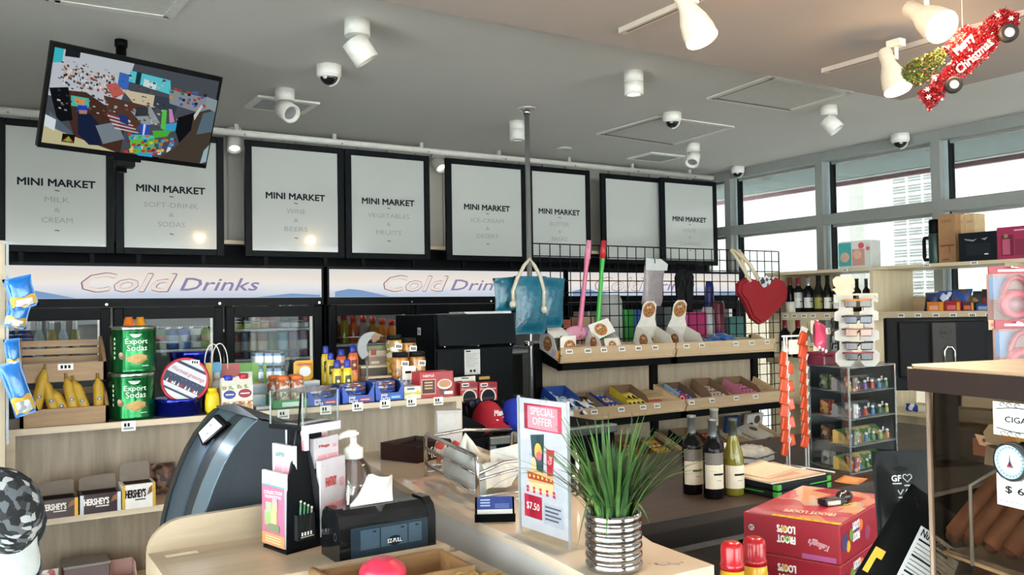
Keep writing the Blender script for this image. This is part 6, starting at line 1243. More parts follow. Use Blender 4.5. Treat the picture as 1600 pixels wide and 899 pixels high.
for k in range(4):
    z = hh*k+.0065; names = ['bottom', 'second', 'third', 'top']
    b = MB(); rl = Rv.length; X = Rz(ra)
    b.box(.03, rl-.02, .02, .12, 0, .002, M(['#3a6a4a', '#8a8a5a', '#6a6e72', '#7d7f80'][k], .4), X=X); b.prism([(.02, 0), (.1, 0), (.1, .055), (.085, .055)], .03, rl-.02, CELLS((['#4a7a3a', '#b8a060', '#2f3a3a', '#8a9a5a'] if k < 2 else ['#2c3038', '#70757a', '#3a4250', '#8a5a4a']), 22, .4), X @ Matrix(((0, 0, 1, 0), (1, 0, 0, 0), (0, 1, 0, 0), (0, 0, 0, 1))))
    solo(b, 'display_insert', 'sloped card insert on the %s tier of the acrylic tower' % names[k], 'insert', mat=TW @ T_(0, 0, z), group='card inserts in the acrylic tower')
    for i in range(6):
        q = Rv.normalized()*(.045+i*(rl-.08)/5); nrm = Vector((-Rv.y, Rv.x)).normalized(); q = q+nrm*.022
        b = MB(); c = M(PC[(k*3+i*5) % 8], .3); b.lathe([(.008, 0), (.009, .003), (.009, .02), (.006, .026), (.005, .03)], c, 10); b.sphere((0, 0, .034), .0075, .0075, .0065, M('#e6e4dd', .3), 10, 6)
        solo(b, 'mini_bottle', 'tiny white-topped bottle, %s along the right side of the %s tier' % (['first', 'second', 'third', 'fourth', 'fifth', 'last'][i], names[k]), 'bottle', Vector((tc_.x+q.x, tc_.y+q.y, ZD+z+.0022)), 0, 'tiny white-topped bottles in the tower')
        if i in (1, 3, 5):
            b = MB(); b.box(-.006, .006, -.001, .001, .0, .016, TAGW); b.rect(FR(.002), -.002, .004, .002, .012, INK); b.cyl((0, 0, -.03), (0, 0, 0), .0012, GREYI, 6)
            solo(b, 'price_flag', 'small white price flag on the %s tier, %s' % (names[k], ['', 'nearest the corner', '', 'in the middle', '', 'at the right end'][i]), 'price flag', Vector((tc_.x+q.x+nrm.x*.018, tc_.y+q.y+nrm.y*.018, ZD+z+.0325)), ra, 'price flags in the acrylic tower')
    for i in range(3):
        q = L.normalized()*(.05+i*(L.length-.11)/2); nrm = Vector((L.y, -L.x)).normalized(); q = q+nrm*.045
        cl = [('#b3574a', '#d8b08a', '#e0b24a', '#7a2a24'), ('#3a4a3a', '#8a9a7a', '#c9c4b0', '#5a6a4a'), ('#8d8f92', '#c9cbcc', '#5a5d60', '#b0b3b5'), ('#6a3a3a', '#a87a5a', '#d8c9b0', '#3a3030')][(k+i) % 4]
        b = MB(); b.box(-.03, .03, -.012, .012, 0, .06 if i != 1 else .045, CELLS(cl, 60, .35), bev=.003); solo(b, 'small_packet', 'small printed packet, %s on the left side of the %s tower tier' % (['nearest the corner', 'middle', 'farthest'][i], names[k]), 'packet', Vector((tc_.x+q.x, tc_.y+q.y, ZD+z)), la+180+8*i, 'packets in the acrylic tower')
# on the tower: maroon box, pink pouch, sunglasses boards
zt_ = ZD+H_+.0005; c0 = tc_+Vector((L.x*.62, L.y*.62, 0))
b = MB(); X = Rz(ra); b.box(-.02, .14, -.02, .1, 0, .04, M('#6a2034', .3, coat=.3), X=X, bev=.004); b.box(0, .1, .0, .08, .04, .055, M('#7d2a40', .3), X=X, bev=.003); solo(b, 'maroon_box', 'flat maroon box lying on top of the acrylic tower', 'box', (c0.x, c0.y, zt_))
pp = atD(1281, 525, depth(c0)-.05); b = MB(); X = FR(0) @ Rz(-22) @ Rx(-16); b.pillow(26*mp(pp), 46*mp(pp), .05, M('#b0385a', .35, coat=.4, v=.15, sc=30), X, crimp=.004); b.prism([(.012, .004), (.034, .014), (.028, .04), (.006, .03)], .016, .03, PAPER, X)
for k in range(4): b.rect(X, .013+.004*k, .014, .0148+.004*k, .032, INK, .0304)
for k in range(3): b.sphere((X @ Vector((-.03+.022*k, -.07, .018))), .006, .006, .008, M('#e3c9cf', .3), 8, 5)
solo(b, 'pink_pouch', 'shiny pink pouch with a barcode standing on the acrylic tower', 'pouch', pp)
sbm = atD(1336, 520, depth(tc_)+.06); s = mp(sbm)
t = thing('sunglasses_display', 'white notched sunglasses display boards topped by a beige bear outline', 'display', (sbm.x, sbm.y, zt_), -32); zb = lambda y: (sbm.z-zt_)+(520-y)*s; ux = lambda x: (x-1336)*s
IV = M('#a3a09b', .6); X = FR(0)
def board(xa, xb, y0, y1, left, right, nm):
    P = [(ux(xa), 0)]
    P = [(ux(xa), zb(y1) if zb(y1) < 0 else 0)]
    ys = [564, 545, 530, 514, 500, 484, 472]
    R_ = [(ux(xb), 0)]; Lf = [(ux(xa), 0)]
    for i, y in enumerate(ys):
        o = 7 if i % 2 == 0 else 0
        for q in (y+1, y-12): R_.append((ux(xb+(o if right else 0)), zb(q))); Lf.append((ux(xa-(o if left else 0)), zb(q)))
    b = MB(); b.prism(R_+Lf[::-1], -.003, .003, IV, X); b.done(nm, t)
board(1311, 1327, 0, 0, True, True, 'notched_board'); board(1350, 1366, 0, 0, True, True, 'notched_board')
b = MB(); b.prism([(ux(x), zb(y)) for x, y in ((1311, 462), (1327, 462), (1366, 462), (1372, 467), (1372, 459), (1330, 459), (1336, 455), (1332, 447), (1337, 443), (1335, 434), (1328, 431), (1321, 434), (1314, 432), (1307, 432), (1302, 437), (1303, 445), (1307, 450), (1300, 452), (1306, 456), (1308, 462))], .0032, .008, M('#b9a08c', .7), X); o = b.done('bear_board', t); o['label'] = 'beige bear-shaped head board'
def glasses(y, c, lens, label, tc2):
    L_ = M(lens, .1, coat=.5); fr = M(c, .35); zz = zb(y)
    g = thing('sunglasses', label, 'sunglasses', t.matrix_world.translation if 0 else (sbm.x, sbm.y, zt_), -32, 'sunglasses on the notched boards')
    b = MB()
    for k in (-1, 1): b.box(ux(1338)+k*.03-.024, ux(1338)+k*.03+.024, -.03, -.022, zz-.018, zz+.014, L_, bev=.006)
    b.done('lenses', g); b = MB(); b.tube([(ux(1338)-.056, -.026, zz+.014), (ux(1338), -.03, zz+.012), (ux(1338)+.056, -.026, zz+.014)], .004, fr, 6); b.done('brow_bar', g)
    for k in (-1, 1): b = MB(); b.tube([(ux(1338)+k*.056, -.026, zz+.013), (ux(1338)+k*.062, .03, zz+.01), (ux(1338)+k*.058, .11, zz+.002), (ux(1338)+k*.05, .14, zz-.02)], .0035, M(tc2, .35), 6); b.done('temple', g)
glasses(474, '#d8722c', '#3a2c28', 'topmost sunglasses with orange frame and green temples on the boards', '#8fae4a'); glasses(499, '#26293a', '#20263c', 'second sunglasses from the top, navy lenses, on the notched boards', '#26293a'); glasses(519, '#7a5646', '#8a5f4c', 'third sunglasses from the top, brown lenses, on the notched boards', '#5a4034'); glasses(540, '#2a2a30', '#3a2a30', 'fourth sunglasses from the top, dark lenses, on the notched boards', '#2a2a30'); glasses(556, '#7a3040', '#1c1c20', 'lowest sunglasses on the notched boards, black lenses', '#7a3040')
# wrapped papers and a magazine left of the rack
p = atZ(1215, 727, ZD); b = MB(); b.pillow(.2, .16, .07, M('#b9bab6', .35, coat=.4, v=.2, bump=.4), T_(0, 0, .03) @ Rz(15), crimp=.008); b.box(-.085, .085, -.07, .07, 0, .02, M('#c9c9c4', .6), X=Rz(15)); solo(b, 'plastic_bundle', 'grey plastic-wrapped bundle on the desk behind the wine', 'bundle', (p.x, p.y+.15, ZD+.0005))
p = atZ(1180, 735, ZD); b = MB(); X = FR(0) @ T_(0, .045, 0) @ Rx(-25); b.prism([(-.05, -.045), (.05, -.045), (.05, .045), (-.05, .045)], -.004, .004, M('#d8d5d2', .5), X); b.poly(X, [(-.045, -.04), (.04, -.04), (-.045, .035)], M('#4a6ab8', .5), .0046); b.poly(X, [(.02, .04), (-.045, .04), (-.045, .0)], M('#c95a60', .5), .005); solo(b, 'magazine', 'red, white and blue leaflet holder beside the white wine bottle', 'leaflet', (p.x, p.y+.18, ZD+.0005))
# computer monitor seen from behind
pc = atD(1472, 560, 3.75); s = mp(pc)
t = thing('computer_monitor', 'black computer monitor seen from behind, standing on the desk', 'monitor', (pc.x, pc.y, ZD), -36); zz = pc.z-ZD
b = MB(); b.box(-84*s, 84*s, .0, .035, zz-50*s, zz+64*s, M('#0b0c0e', .6), bev=.006); b.box(-66*s, 66*s, -.012, .002, zz-30*s, zz+58*s, M('#0d0e11', .6), bev=.01); b.rect(FR(0), -50*s, zz+58.5*s, 50*s, zz+59.5*s, BLKS, .0125); b.done('housing', t)
b = MB(); b.box(-18*s, 18*s, -.03, -.012, .01, zz+56*s, M('#2b2a29', .5), bev=.003); X = FR(.06); b.ring(X, 2*s, zz+40*s, 8*s, 9.4*s, M('#202020', .4), .0008); b.text(X, 'DELL', 2*s, zz+40*s, 4*s, M('#161616', .4), w=12*s, bold=.03); b.done('neck', t)
b = MB(); b.tube([(-1*s, -.034, zz-26*s), (-1*s, -.036, zz+12*s), (3*s, -.036, zz+18*s), (10*s, -.036, zz+18*s), (14*s, -.036, zz+12*s), (14*s, -.034, zz-26*s)], .004, CHR, 8); b.done('cable_loop', t)
b = MB(); b.box(-.11, .11, -.12, .08, 0, .014, BLK, bev=.004); b.done('foot', t)
# ================================================================ white counter and its goods
ZC = 1.08
MARB = M('#d9c8b4', .12, v=.04, sc=7, coat=.3); CTW = M('#d0cfcd', .5, v=.01)
PL = [(1.0, 1.268), (1.045, 1.69), (1.062, 2.176), (1.145, 2.803), (1.22, 3.02)]; PR = [(1.66, 3.05), (1.55, 2.3), (1.41, 1.85), (1.275, 1.47), (1.262, 1.268)]
t = thing('white_counter', 'white counter with a glossy beige stone top running away from us', 'counter', (1.15, 1.6, 0)); o = (-1.15, -1.6)
b = MB(T_(o[0], o[1], 0)); b.prism(PL+PR, ZC-.022, ZC, MARB); b.done('stone_top', t)
ins = [(x+.006, y+.006) for x, y in PL]+[(x-.006, y) for x, y in PR]
b = MB(T_(o[0], o[1], 0)); b.prism(ins, 0, ZC-.022, CTW); b.done('base', t)
b = MB(T_(o[0], o[1], 0)); X = T_(1.19, 1.335, ZC) @ Rz(-32); EB = M('#8a7f86', .5)
for k in range(7): b.disc(X, -.045+.014*k+.004*math.sin(k*3), .003*math.cos(k*2), .004, M(['#6a5a3a', '#8a8290', '#4a3a2a', '#a49aa4', '#7a6a9a', '#8a7f86', '#6a6070'][k], .5), .0004, ry=.003, seg=7)
b.tube([X @ Vector((-.02+.008*i, -.012+.004*math.cos(i*1.5), .0006)) for i in range(7)], .0009, EB, 4); b.done('floral_sticker', t)
# chrome rack with carrier bags
A0, A1 = Vector((1.205, 2.46, ZC)), Vector((1.118, 1.975, ZC)); WX = Vector((.31, -.02, 0)); HR_ = .136
t = thing('bag_rack', 'chrome wire rack for carrier bags standing on the white counter', 'rack', A1); u = A0-A1
def loop(o, h=HR_, r=.02):
    return [o, o+Vector((0, 0, h-r)), o+u.normalized()*r*.3+Vector((0, 0, h-r*.3)), o+u.normalized()*r+Vector((0, 0, h)), o+u-u.normalized()*r+Vector((0, 0, h)), o+u-u.normalized()*r*.3+Vector((0, 0, h-r*.3)), o+u+Vector((0, 0, h-r)), o+u]
Z0 = Vector((0, 0, 0)); b = MB(); b.tube(loop(Z0), .006, CHR, 10)
for h in (.04, .09): b.cyl(Vector((0, 0, h)), u+Vector((0, 0, h)), .0045, CHR, 8)
b.done('side_frame', t)
b = MB(); b.tube([p+WX for p in loop(Z0, HR_*.85)], .006, CHR, 10); b.cyl(WX+Vector((0, 0, .045)), WX+u+Vector((0, 0, .045)), .0045, CHR, 8); b.done('side_frame', t)
for o in (Z0, u):
    for h in (.014, .032): b = MB(); b.cyl(o+Vector((0, 0, h)), o+WX+Vector((0, 0, h)), .0045, CHR, 8); b.done('cross_bar', t)
b = MB(); b.tube([u+Vector((0, 0, HR_-.012)), u+WX*.45+Vector((0, 0, HR_+.0)), u+WX+Vector((0, 0, HR_*.9))], .005, CHR, 8); b.done('back_bar', t); b = MB(); b.tube([Vector((0, 0, .09)), WX*.25+Vector((0, 0, .115)), WX*.45+Vector((0, 0, .115)), WX*.6+Vector((0, 0, .11))], .005, CHR, 8); b.tube([Vector((0, 0, .075)), WX*.3+Vector((0, 0, .09)), WX*.55+Vector((0, 0, .093))], .004, CHR, 8); b.done('bag_arm', t)
BAGW = M('#d6d6d2', .45, v=.06, sc=12, coat=.2, bump=.4); BAGT = M('#d3d8d8', .4, v=.06, a=.82, bump=.4)
def sheetbag(nm, label, c, rz, fn, m):
    b = MB(); b.grid(fn, 12, 12, m); b.grid(lambda u_, v_: tuple(Vector(fn(u_, v_))+Vector((0, .012*math.sin(math.pi*u_)+.004, 0))), 12, 12, m); solo(b, nm, label, 'bag', c, rz, 'white carrier bags on the chrome rack')
sheetbag('carrier_bag', 'white carrier bag hanging flat behind the left chrome frame', A1+Vector((.045, .02, .012)), 80, lambda a, c: (.21+(a-.5)*.40*(1-.25*c), -.012*math.sin(a*16+c*3)*c-.0*c, c*.09+.018*math.sin(a*3.1)*c), BAGT)
sheetbag('carrier_bag', 'white carrier bag draped over the chrome arms at the front', A1+Vector((.085, .07, .006)), 8, lambda a, c: ((a-.5)*.14+.05+.05*c, .05-.012*math.sin(a*11+c*4)+.02*c, .012+c*.07-.02*(a-.5)**2), BAGW)
sheetbag('carrier_bag', 'upright white carrier bag at the right of the chrome rack', A1+Vector((.21, .16, .036)), -14, lambda a, c: ((a-.5)*.15+.02*c, -.012*math.sin(a*9+c*5)+.03*c, .004+c*.07+.012*math.sin(a*2.6)), BAGW)
b = MB()
for i in range(9):
    a = i/8*3.0; b.add([(0, 0, 0)], [], BAGW)
b.tube([(-.03, 0, 0), (-.02, .01, .05), (-.005, .012, .085), (.006, .01, .06), (.02, 0, .02), (.05, -.01, 0)], [.02, .013, .007, .012, .02, .025], BAGW, 8); solo(b, 'carrier_bag', 'twisted white bag handle rising above the chrome frame', 'bag', A1+u*.62+Vector((.09, 0, HR_-.075)), 0, 'white carrier bags on the chrome rack')
# far end: candy box, white box, small snacks
p = Vector((1.33, 2.74, ZC)); t = thing('candy_display_box', 'brown chocolate candy display box at the far end of the counter', 'box', (1.335, 2.80, ZC+.0003), 24)
CBR = M('#2c1a17', .4); b = openbox(.19, .17, .06, .055, CBR, M('#3a2a24', .7), slope=False); X = FR(.17); b.text(X, "M&M's", .02, .028, .036, PAPER, w=.13, bold=.05); b.text(X, "M&M's", .02, .028, .033, M('#3a211c', .4), w=.123, bold=.02, n=.0015); b.done('carton', t)
b = MB(); b.box(-.085, .085, -.075, .075, .036, .044, M('#241a18', .8)); b.done('inner_tray', t)
c = atD(643, 712, 2.98); b = MB(); b.box(-.045, .045, 0, .06, 0, .155, M('#c9c9c8', .55), bev=.002); b.box(-.047, .047, -.001, .061, .145, .157, M('#b9b9b8', .55)); solo(b, 'plain_box', 'plain white box standing behind the chrome rack', 'box', (1.47, 2.80, ZC+.0003), -20)
for i, (x, y, lb) in enumerate(((1.30, 2.54, 'striped white and red candy egg, left, beside the brown display box'), (1.335, 2.50, 'striped white and red candy egg, right, beside the brown display box'))):
    b = MB(); b.sphere((0, 0, .026), .02, .02, .026, CELLS(('#e3dfd8', '#d8d2ca', '#b8322c', '#e8e4de'), 40, .4), 14, 9); solo(b, 'candy_egg', lb, 'candy', (x, y, ZC+.047), 0, 'candy eggs at the counter end')
b = MB(); b.box(-.06, .06, -.04, .04, 0, .046, CELLS(('#c2442c', '#d8cfc0', '#a8341f', '#d98a4a'), 40, .4), bev=.003); solo(b, 'candy_egg_box', 'small red and orange candy box at the counter end', 'box', (1.325, 2.52, ZC+.0003), 70)
# business cards
p = atZ(768, 812, ZC); t = thing('card_holder', 'black holder with blue and white business cards on the counter edge', 'card holder', (p.x+.01, p.y, ZC), -30)
b = MB(); b.prism([(-.035, 0), (.03, 0), (.045, .045), (.04, .046), (.022, .008), (-.03, .006), (-.042, .022), (-.046, .02)], -.05, .05, BLKS, Matrix(((0, 0, 1, 0), (1, 0, 0, 0), (0, 1, 0, 0), (0, 0, 0, 1)))); b.done('holder', t)
b = MB(); X = Matrix(((1, 0, 0, 0), (0, 0, -1, -.012), (0, 1, 0, .008), (0, 0, 0, 1))) @ Rx(-24); b.box(-.044, .044, 0, .05, -.012, 0, M('#d9d9d6', .5), X=X); b.rect(X, -.044, .018, .044, .05, M('#1f357a', .4), .0005)
for k in range(3): b.rect(X, -.036, .04-.007*k, -.012, .043-.007*k, M('#a9b6d8', .5), .001); b.rect(X, .0, .03-.004*k, .036, .031-.004*k, M('#8a9ac8', .5), .001)
b.done('cards', t)
# acrylic special-offer stand
a, c = atZ(815, 836, ZC), atZ(889, 862, ZC); ang = math.degrees(math.atan2(c.y-a.y, c.x-a.x)); w = (c-a).length; h = .318
t = thing('offer_stand', 'clear acrylic stand holding a SPECIAL OFFER hot dog poster', 'sign', ((a.x+c.x)/2, (a.y+c.y)/2, ZC), ang)
b = MB(); b.box(-w/2-.006, w/2+.006, -.002, 0, .004, h+.004, GLASS('#fafcfc', .02, .02, .08)); b.box(-w/2-.008, w/2+.008, -.045, .045, 0, .004, ACR); b.box(-w/2-.006, -w/2-.003, -.003, .004, .004, h+.004, ACRE); b.box(w/2+.003, w/2+.006, -.003, .004, .004, h+.004, ACRE); b.done('acrylic', t)
b = MB(); b.box(-w/2, w/2, .0006, .002, .02, h, M('#c2c0ca', .5)); X = FR(-.0012); PINK = M('#c23a56', .45); PK2 = M('#d8808f', .5); F_ = lambda v: v*h
b.rect(X, -w*.4, F_(.78), w*.4, F_(.965), PINK); b.rect(X, -w*.32, F_(.79), w*.32, F_(.95), PK2, .0009)
b.text(X, 'SPECIAL', 0, F_(.915), .017, PAPER, w=w*.5, bold=.0, n=.0013); b.text(X, 'OFFER', 0, F_(.845), .017, PAPER, w=w*.42, n=.0013)
b.poly(X, [(-w*.27, F_(.74)), (w*.03, F_(.76)), (-.0, F_(.47)), (-w*.2, F_(.46))], M('#2f4a52', .4)); b.disc(X, -w*.1, F_(.63), w*.08, M('#d9a24a', .5), .001, ry=w*.11); b.disc(X, -w*.08, F_(.6), w*.06, M('#c9566a', .5), .0014); b.disc(X, -w*.2, F_(.52), w*.06, M('#c9b08a', .5), .001, ry=w*.12)
b.poly(X, [(w*.07, F_(.66)), (w*.24, F_(.66)), (w*.2, F_(.48)), (w*.08, F_(.47))], M('#b81c30', .4)); b.text(X, 'Cola', w*.15, F_(.59), .012, PAPER, w=w*.12, n=.0012, rot=75)
b.poly(X, [(-w*.36, F_(.47)), (-w*.2, F_(.5)), (w*.2, F_(.47)), (w*.24, F_(.41)), (-w*.3, F_(.39))], M('#cf9a6a', .5), .0012); b.poly(X, [(-w*.34, F_(.475)), (w*.2, F_(.455)), (w*.22, F_(.425)), (-w*.32, F_(.425))], M('#9a3a28', .5), .0016)
for k in range(6): b.disc(X, -w*.28+k*w*.09, F_(.45), w*.02, M('#d8b04a', .5), .002)
b.poly(X, [(-w*.32, F_(.4)), (w*.22, F_(.42)), (w*.2, F_(.35)), (-w*.26, F_(.34))], M('#d9b489', .5), .0013)
for k in range(5):
    for j in range(2): b.rect(X, -w*.36+k*w*.14, F_(.33+.025*j), -w*.31+k*w*.14, F_(.35+.025*j), M('#b82a4a', .5), .0018)
b.rect(X, -w*.42, F_(.15), -w*.04, F_(.31), M('#b51f3c', .45)); b.text(X, '$7.50', -w*.23, F_(.23), .018, PAPER, w=w*.28, n=.0012)
b.rect(X, w*.0, F_(.13), w*.4, F_(.28), M('#a9abb8', .5))
for k in range(4): b.rect(X, w*.03, F_(.25-.028*k), w*(.36-.05*(k % 2)), F_(.262-.028*k), M('#4a4a58', .5), .0012)
b.done('poster', t)
# grass plant in a ringed chrome pot
p = atZ(962, 893, ZC); R = 45.5*mp(p); p = Vector((p.x+.012, p.y+.02, ZC)); hp = (893-808)*mp(p)+.004
t = thing('potted_plant', 'artificial grass plant in a ringed chrome pot on the counter', 'plant', p)
CH2 = M('#b4b4b4', .13, 1.0, v=.01); pr = []; n = 6
for i in range(n):
    z0 = hp*i/n
    for k in range(7): a = k/6*math.pi; pr.append((R*.9+R*.1*math.sin(a)**.7, z0+hp/n*(.5-.5*math.cos(a))))
pr += [(R*.86, hp-.002), (R*.84, hp*.8), (.0005, hp*.8)]
b = MB(); b.lathe(pr, CH2, 48); b.done('pot', t)
b = MB(); random.seed(21); GM = [M('#2f5222', .5, v=.15), M('#3c6129', .5, v=.15), M('#23421d', .5, v=.15), M('#4a6e30', .5, v=.15)]
def blade(a, r0, lean, L, m, droop, wd=.0042):
    d = Vector((math.cos(a), math.sin(a), 0)); s_ = Vector((-math.sin(a), math.cos(a), 0)); P = []; n_ = 9
    for i in range(n_):
        q = i/(n_-1); x = r0+lean*L*(q**1.5); z = hp*.82+L*(q*math.sqrt(max(.05, 1-lean*lean*.6)))-droop*L*q**3
        c = d*x+Vector((0, 0, z)); wq = wd*(1-q**2.2)*(.7+.3*min(1, q*4))+.0002; P.append((c-s_*wq, c+s_*wq, c+d*.0012-Vector((0, 0, .0))))
    vs = [tuple(v) for tr in P for v in tr]
    fs = [(i*3, i*3+2, i*3+5, i*3+3) for i in range(n_-1)]+[(i*3+2, i*3+1, i*3+4, i*3+5) for i in range(n_-1)]; b.add(vs, fs, m, True)
for i in range(170):
    a = random.uniform(0, 6.283); L = random.uniform(.08, .235); blade(a, random.uniform(.002, R*.76), random.uniform(0.04, .82)**1.1, L, random.choice(GM), random.uniform(0, .22), .004)
v0 = math.atan2(r0.y, r0.x)
for da, L, ln, dr in ((180, .30, .8, .62), (172, .26, .85, .38), (186, .24, .85, .15), (190, .2, .9, .1), (0, .26, .85, .28), (8, .24, .85, .4), (-8, .17, .8, .2), (235, .2, .55, 1.0), (255, .13, .5, 1.1), (300, .14, .6, .75), (170, .17, .8, .0), (15, .2, .62, .0), (4, .19, .5, .0)):
    blade(v0+math.radians(da), R*.55, ln, L, random.choice(GM), dr, .0045)
b.done('foliage', t)

# ================================================================ birch service counter in front
ZP = 1.06
t = thing('birch_counter', 'pale birch counter with a raised back rail in the foreground', 'counter', (.33, 1.72, 0)); bb = lambda: MB(T_(-.33, -1.72, 0))
b = bb(); b.box(.345, .925, 1.745, 2.11, ZP-.025, ZP, BIRCH); b.done('top', t)
b = bb(); b.box(.33, .90, 1.722, 1.745, .965, ZP+.016, BIRCH); b.done('front_lip', t)
hb = atY(300, 806, 2.12).z; pts = [(.33, ZP-.3), (.925, ZP-.3), (.925, hb+.012), (.43, hb)]+[(.415-.085*math.sin(a)+.0, hb-.075+.075*math.cos(a)) for a in [i*math.pi/16 for i in range(1, 9)]]
b = bb(); b.prism(pts, -2.13, -2.11, BIRCH, Matrix(((1, 0, 0, 0), (0, 0, -1, 0), (0, 1, 0, 0), (0, 0, 0, 1)))); b.done('back_rail', t)
b = bb(); b.box(.33, .345, 1.745, 2.11, .1, ZP, BIRCHY); b.done('side_panel', t); b = bb(); b.box(.885, .925, 1.25, 1.722, .9, ZP, BIRCHY); b.done('side_panel', t)
b = bb(); b.box(.34, .885, 1.28, 1.72, .985, 1.005, BIRCH); b.box(.345, .36, 1.28, 1.72, .1, .985, BIRCHY); b.box(.87, .885, 1.28, 1.72, .1, .985, BIRCHY); b.done('lower_shelf', t)
b = bb(); X = T_(.395, 2.06, ZP); b.rect(X, -.035, -.012, .035, .012, M('#e3d5bf', .4)); b.rect(X, -.02, -.004, .02, .004, M('#f0e8da', .4), .001); b.done('sticker', t)
# lottery terminal: curved shell extruded away from us
n0, n1 = atD(403, 657, 2.14), atD(338, 638, 2.42); bv = n1-n0
prof = [atD(x, y, 2.14)-n0 for x, y in ((403, 657), (394, 665), (384, 676), (366, 700), (350, 728), (334, 765), (320, 805), (309, 850), (301, 899), (296, 950), (293, 1000))]
t = thing('lottery_terminal', 'dark blue-grey curved lottery terminal with a lit white panel', 'terminal', (n0.x, n0.y, 0)); nz = Vector((0, 0, n0.z))
TD = M('#23292f', .38, v=.02); TB = M('#5f7384', .35, .2, v=.02); TBL = M('#8aa4b5', .3, .2, v=.02); TR = M('#3a4046', .4)
base = prof[-1].z
def band(f0, f1, m, nm, lift=0.0):
    b = MB(); N = len(prof); nl = bv.cross(Vector((0, 0, 1))).normalized(); nl = -nl if nl.dot(Vector((-1, -.3, 0))) < 0 else nl
    P0 = [nz+p+bv*f0+nl*lift for p in prof]; P1 = [nz+p+bv*f1+nl*lift for p in prof]; q = -nl*.012
    b.add([tuple(v) for v in P0+P1], [(i, i+1, N+i+1, N+i) for i in range(N-1)], m, True); b.add([tuple(v+q) for v in P0+P1], [(i, i+1, N+i+1, N+i) for i in range(N-1)], m, True)
    for P in (P0, P1): b.add([tuple(v) for v in P]+[tuple(v+q) for v in P], [(i, i+1, N+i+1, N+i) for i in range(N-1)], m)
    return b.done(nm, t)
band(0, .27, TBL, 'light_stripe', .004); band(.27, .52, TR, 'centre_channel', -.004); band(.52, .9, TB, 'blue_panel', .0); band(.9, 1.0, M('#2b3036', .4), 'rim', .006)
b = MB(); back = atD(478, 668, 2.14)-n0
S0 = [nz+p for p in prof]+[nz+Vector((back.x, back.y, base)), nz+Vector((back.x, back.y, back.z))]; S1 = [v+bv for v in S0]
N = len(S0); b.add([tuple(v) for v in S0], [tuple(range(N))], TD); b.add([tuple(v) for v in S1], [tuple(range(N))], TD); b.add([tuple(v) for v in S0+S1], [(i, (i+1) % N, N+(i+1) % N, N+i) for i in range(len(prof)-1, N)], TD); b.done('body', t)
b = MB(); k0, k1 = nz+prof[0]+Vector((0, 0, .001)), nz+Vector((back.x, back.y, back.z+.001)); md = (k0+k0+bv)/2
pk = [k0+Vector((0, 0, .004)), k0+bv*.45+Vector((-.01, -.01, .03)), k0+bv+Vector((0, 0, .006)), k1+bv, k1]
b.add([tuple(v) for v in pk], [(0, 1, 4), (1, 2, 3), (1, 3, 4)], TR); b.add([tuple(v) for v in pk+[k0, k0+bv]], [(0, 1, 6, 5), (1, 2, 6)], TR); b.done('top_cover', t)
def onarc(f, g):   # f along width, g along the arc index
    i = int(g); q = g-i; p = prof[i].lerp(prof[min(i+1, len(prof)-1)], q); return nz+p+bv*f
nl = bv.cross(Vector((0, 0, 1))).normalized(); nl = -nl if nl.dot(Vector((-1, -.3, 0))) < 0 else nl
b = MB(); fr = [(.40, 1.7), (.80, .9), (.86, 2.9), (.58, 3.4)]
c_ = sum((onarc(*q) for q in fr), Vector())/4
out = [onarc(*q)+nl*.012 for q in fr]; inn = [c_+(onarc(*q)-c_)*.82+nl*.0135 for q in fr]; b.add([tuple(v) for v in out], [(0, 1, 2, 3)], BLK); b.add([tuple(v) for v in out]+[tuple(onarc(*q)-nl*.004) for q in fr], [(i, (i+1) % 4, 4+(i+1) % 4, 4+i) for i in range(4)], BLK); b.done('panel_bezel', t)
b = MB(); b.add([tuple(v) for v in inn], [(0, 1, 2, 3)], EM('#f2f7ff', 1.6)); cc_ = sum(inn, Vector())/4
for k, q in enumerate((.35, -.3)): ctr = cc_+(inn[1]-inn[3])*q*.5+nl*.0008; ax = (inn[1]-inn[0]).normalized(); ay = (inn[3]-inn[0]).normalized(); b.add([tuple(ctr+ax*.006*math.cos(j)+ay*.006*math.sin(j)) for j in [i*.785 for i in range(8)]], [tuple(range(8))], M('#2a6a6a', .5))
b.done('lit_panel', t); lamp('panel_glow', 'POINT', c_+Vector((n0.x, n0.y, 0))+nl*.06, .25, (.8, .88, 1), shadow_soft_size=.02)
b = MB(); b.box(-.12, .3, -.02, .42, 0, n0.z+base-.002, M('#6a5f52', .6), bev=.004); solo(b, 'terminal_stand', 'plain stand under the lottery terminal, below the frame', 'stand', (n0.x-.07, n0.y+.04, 0))
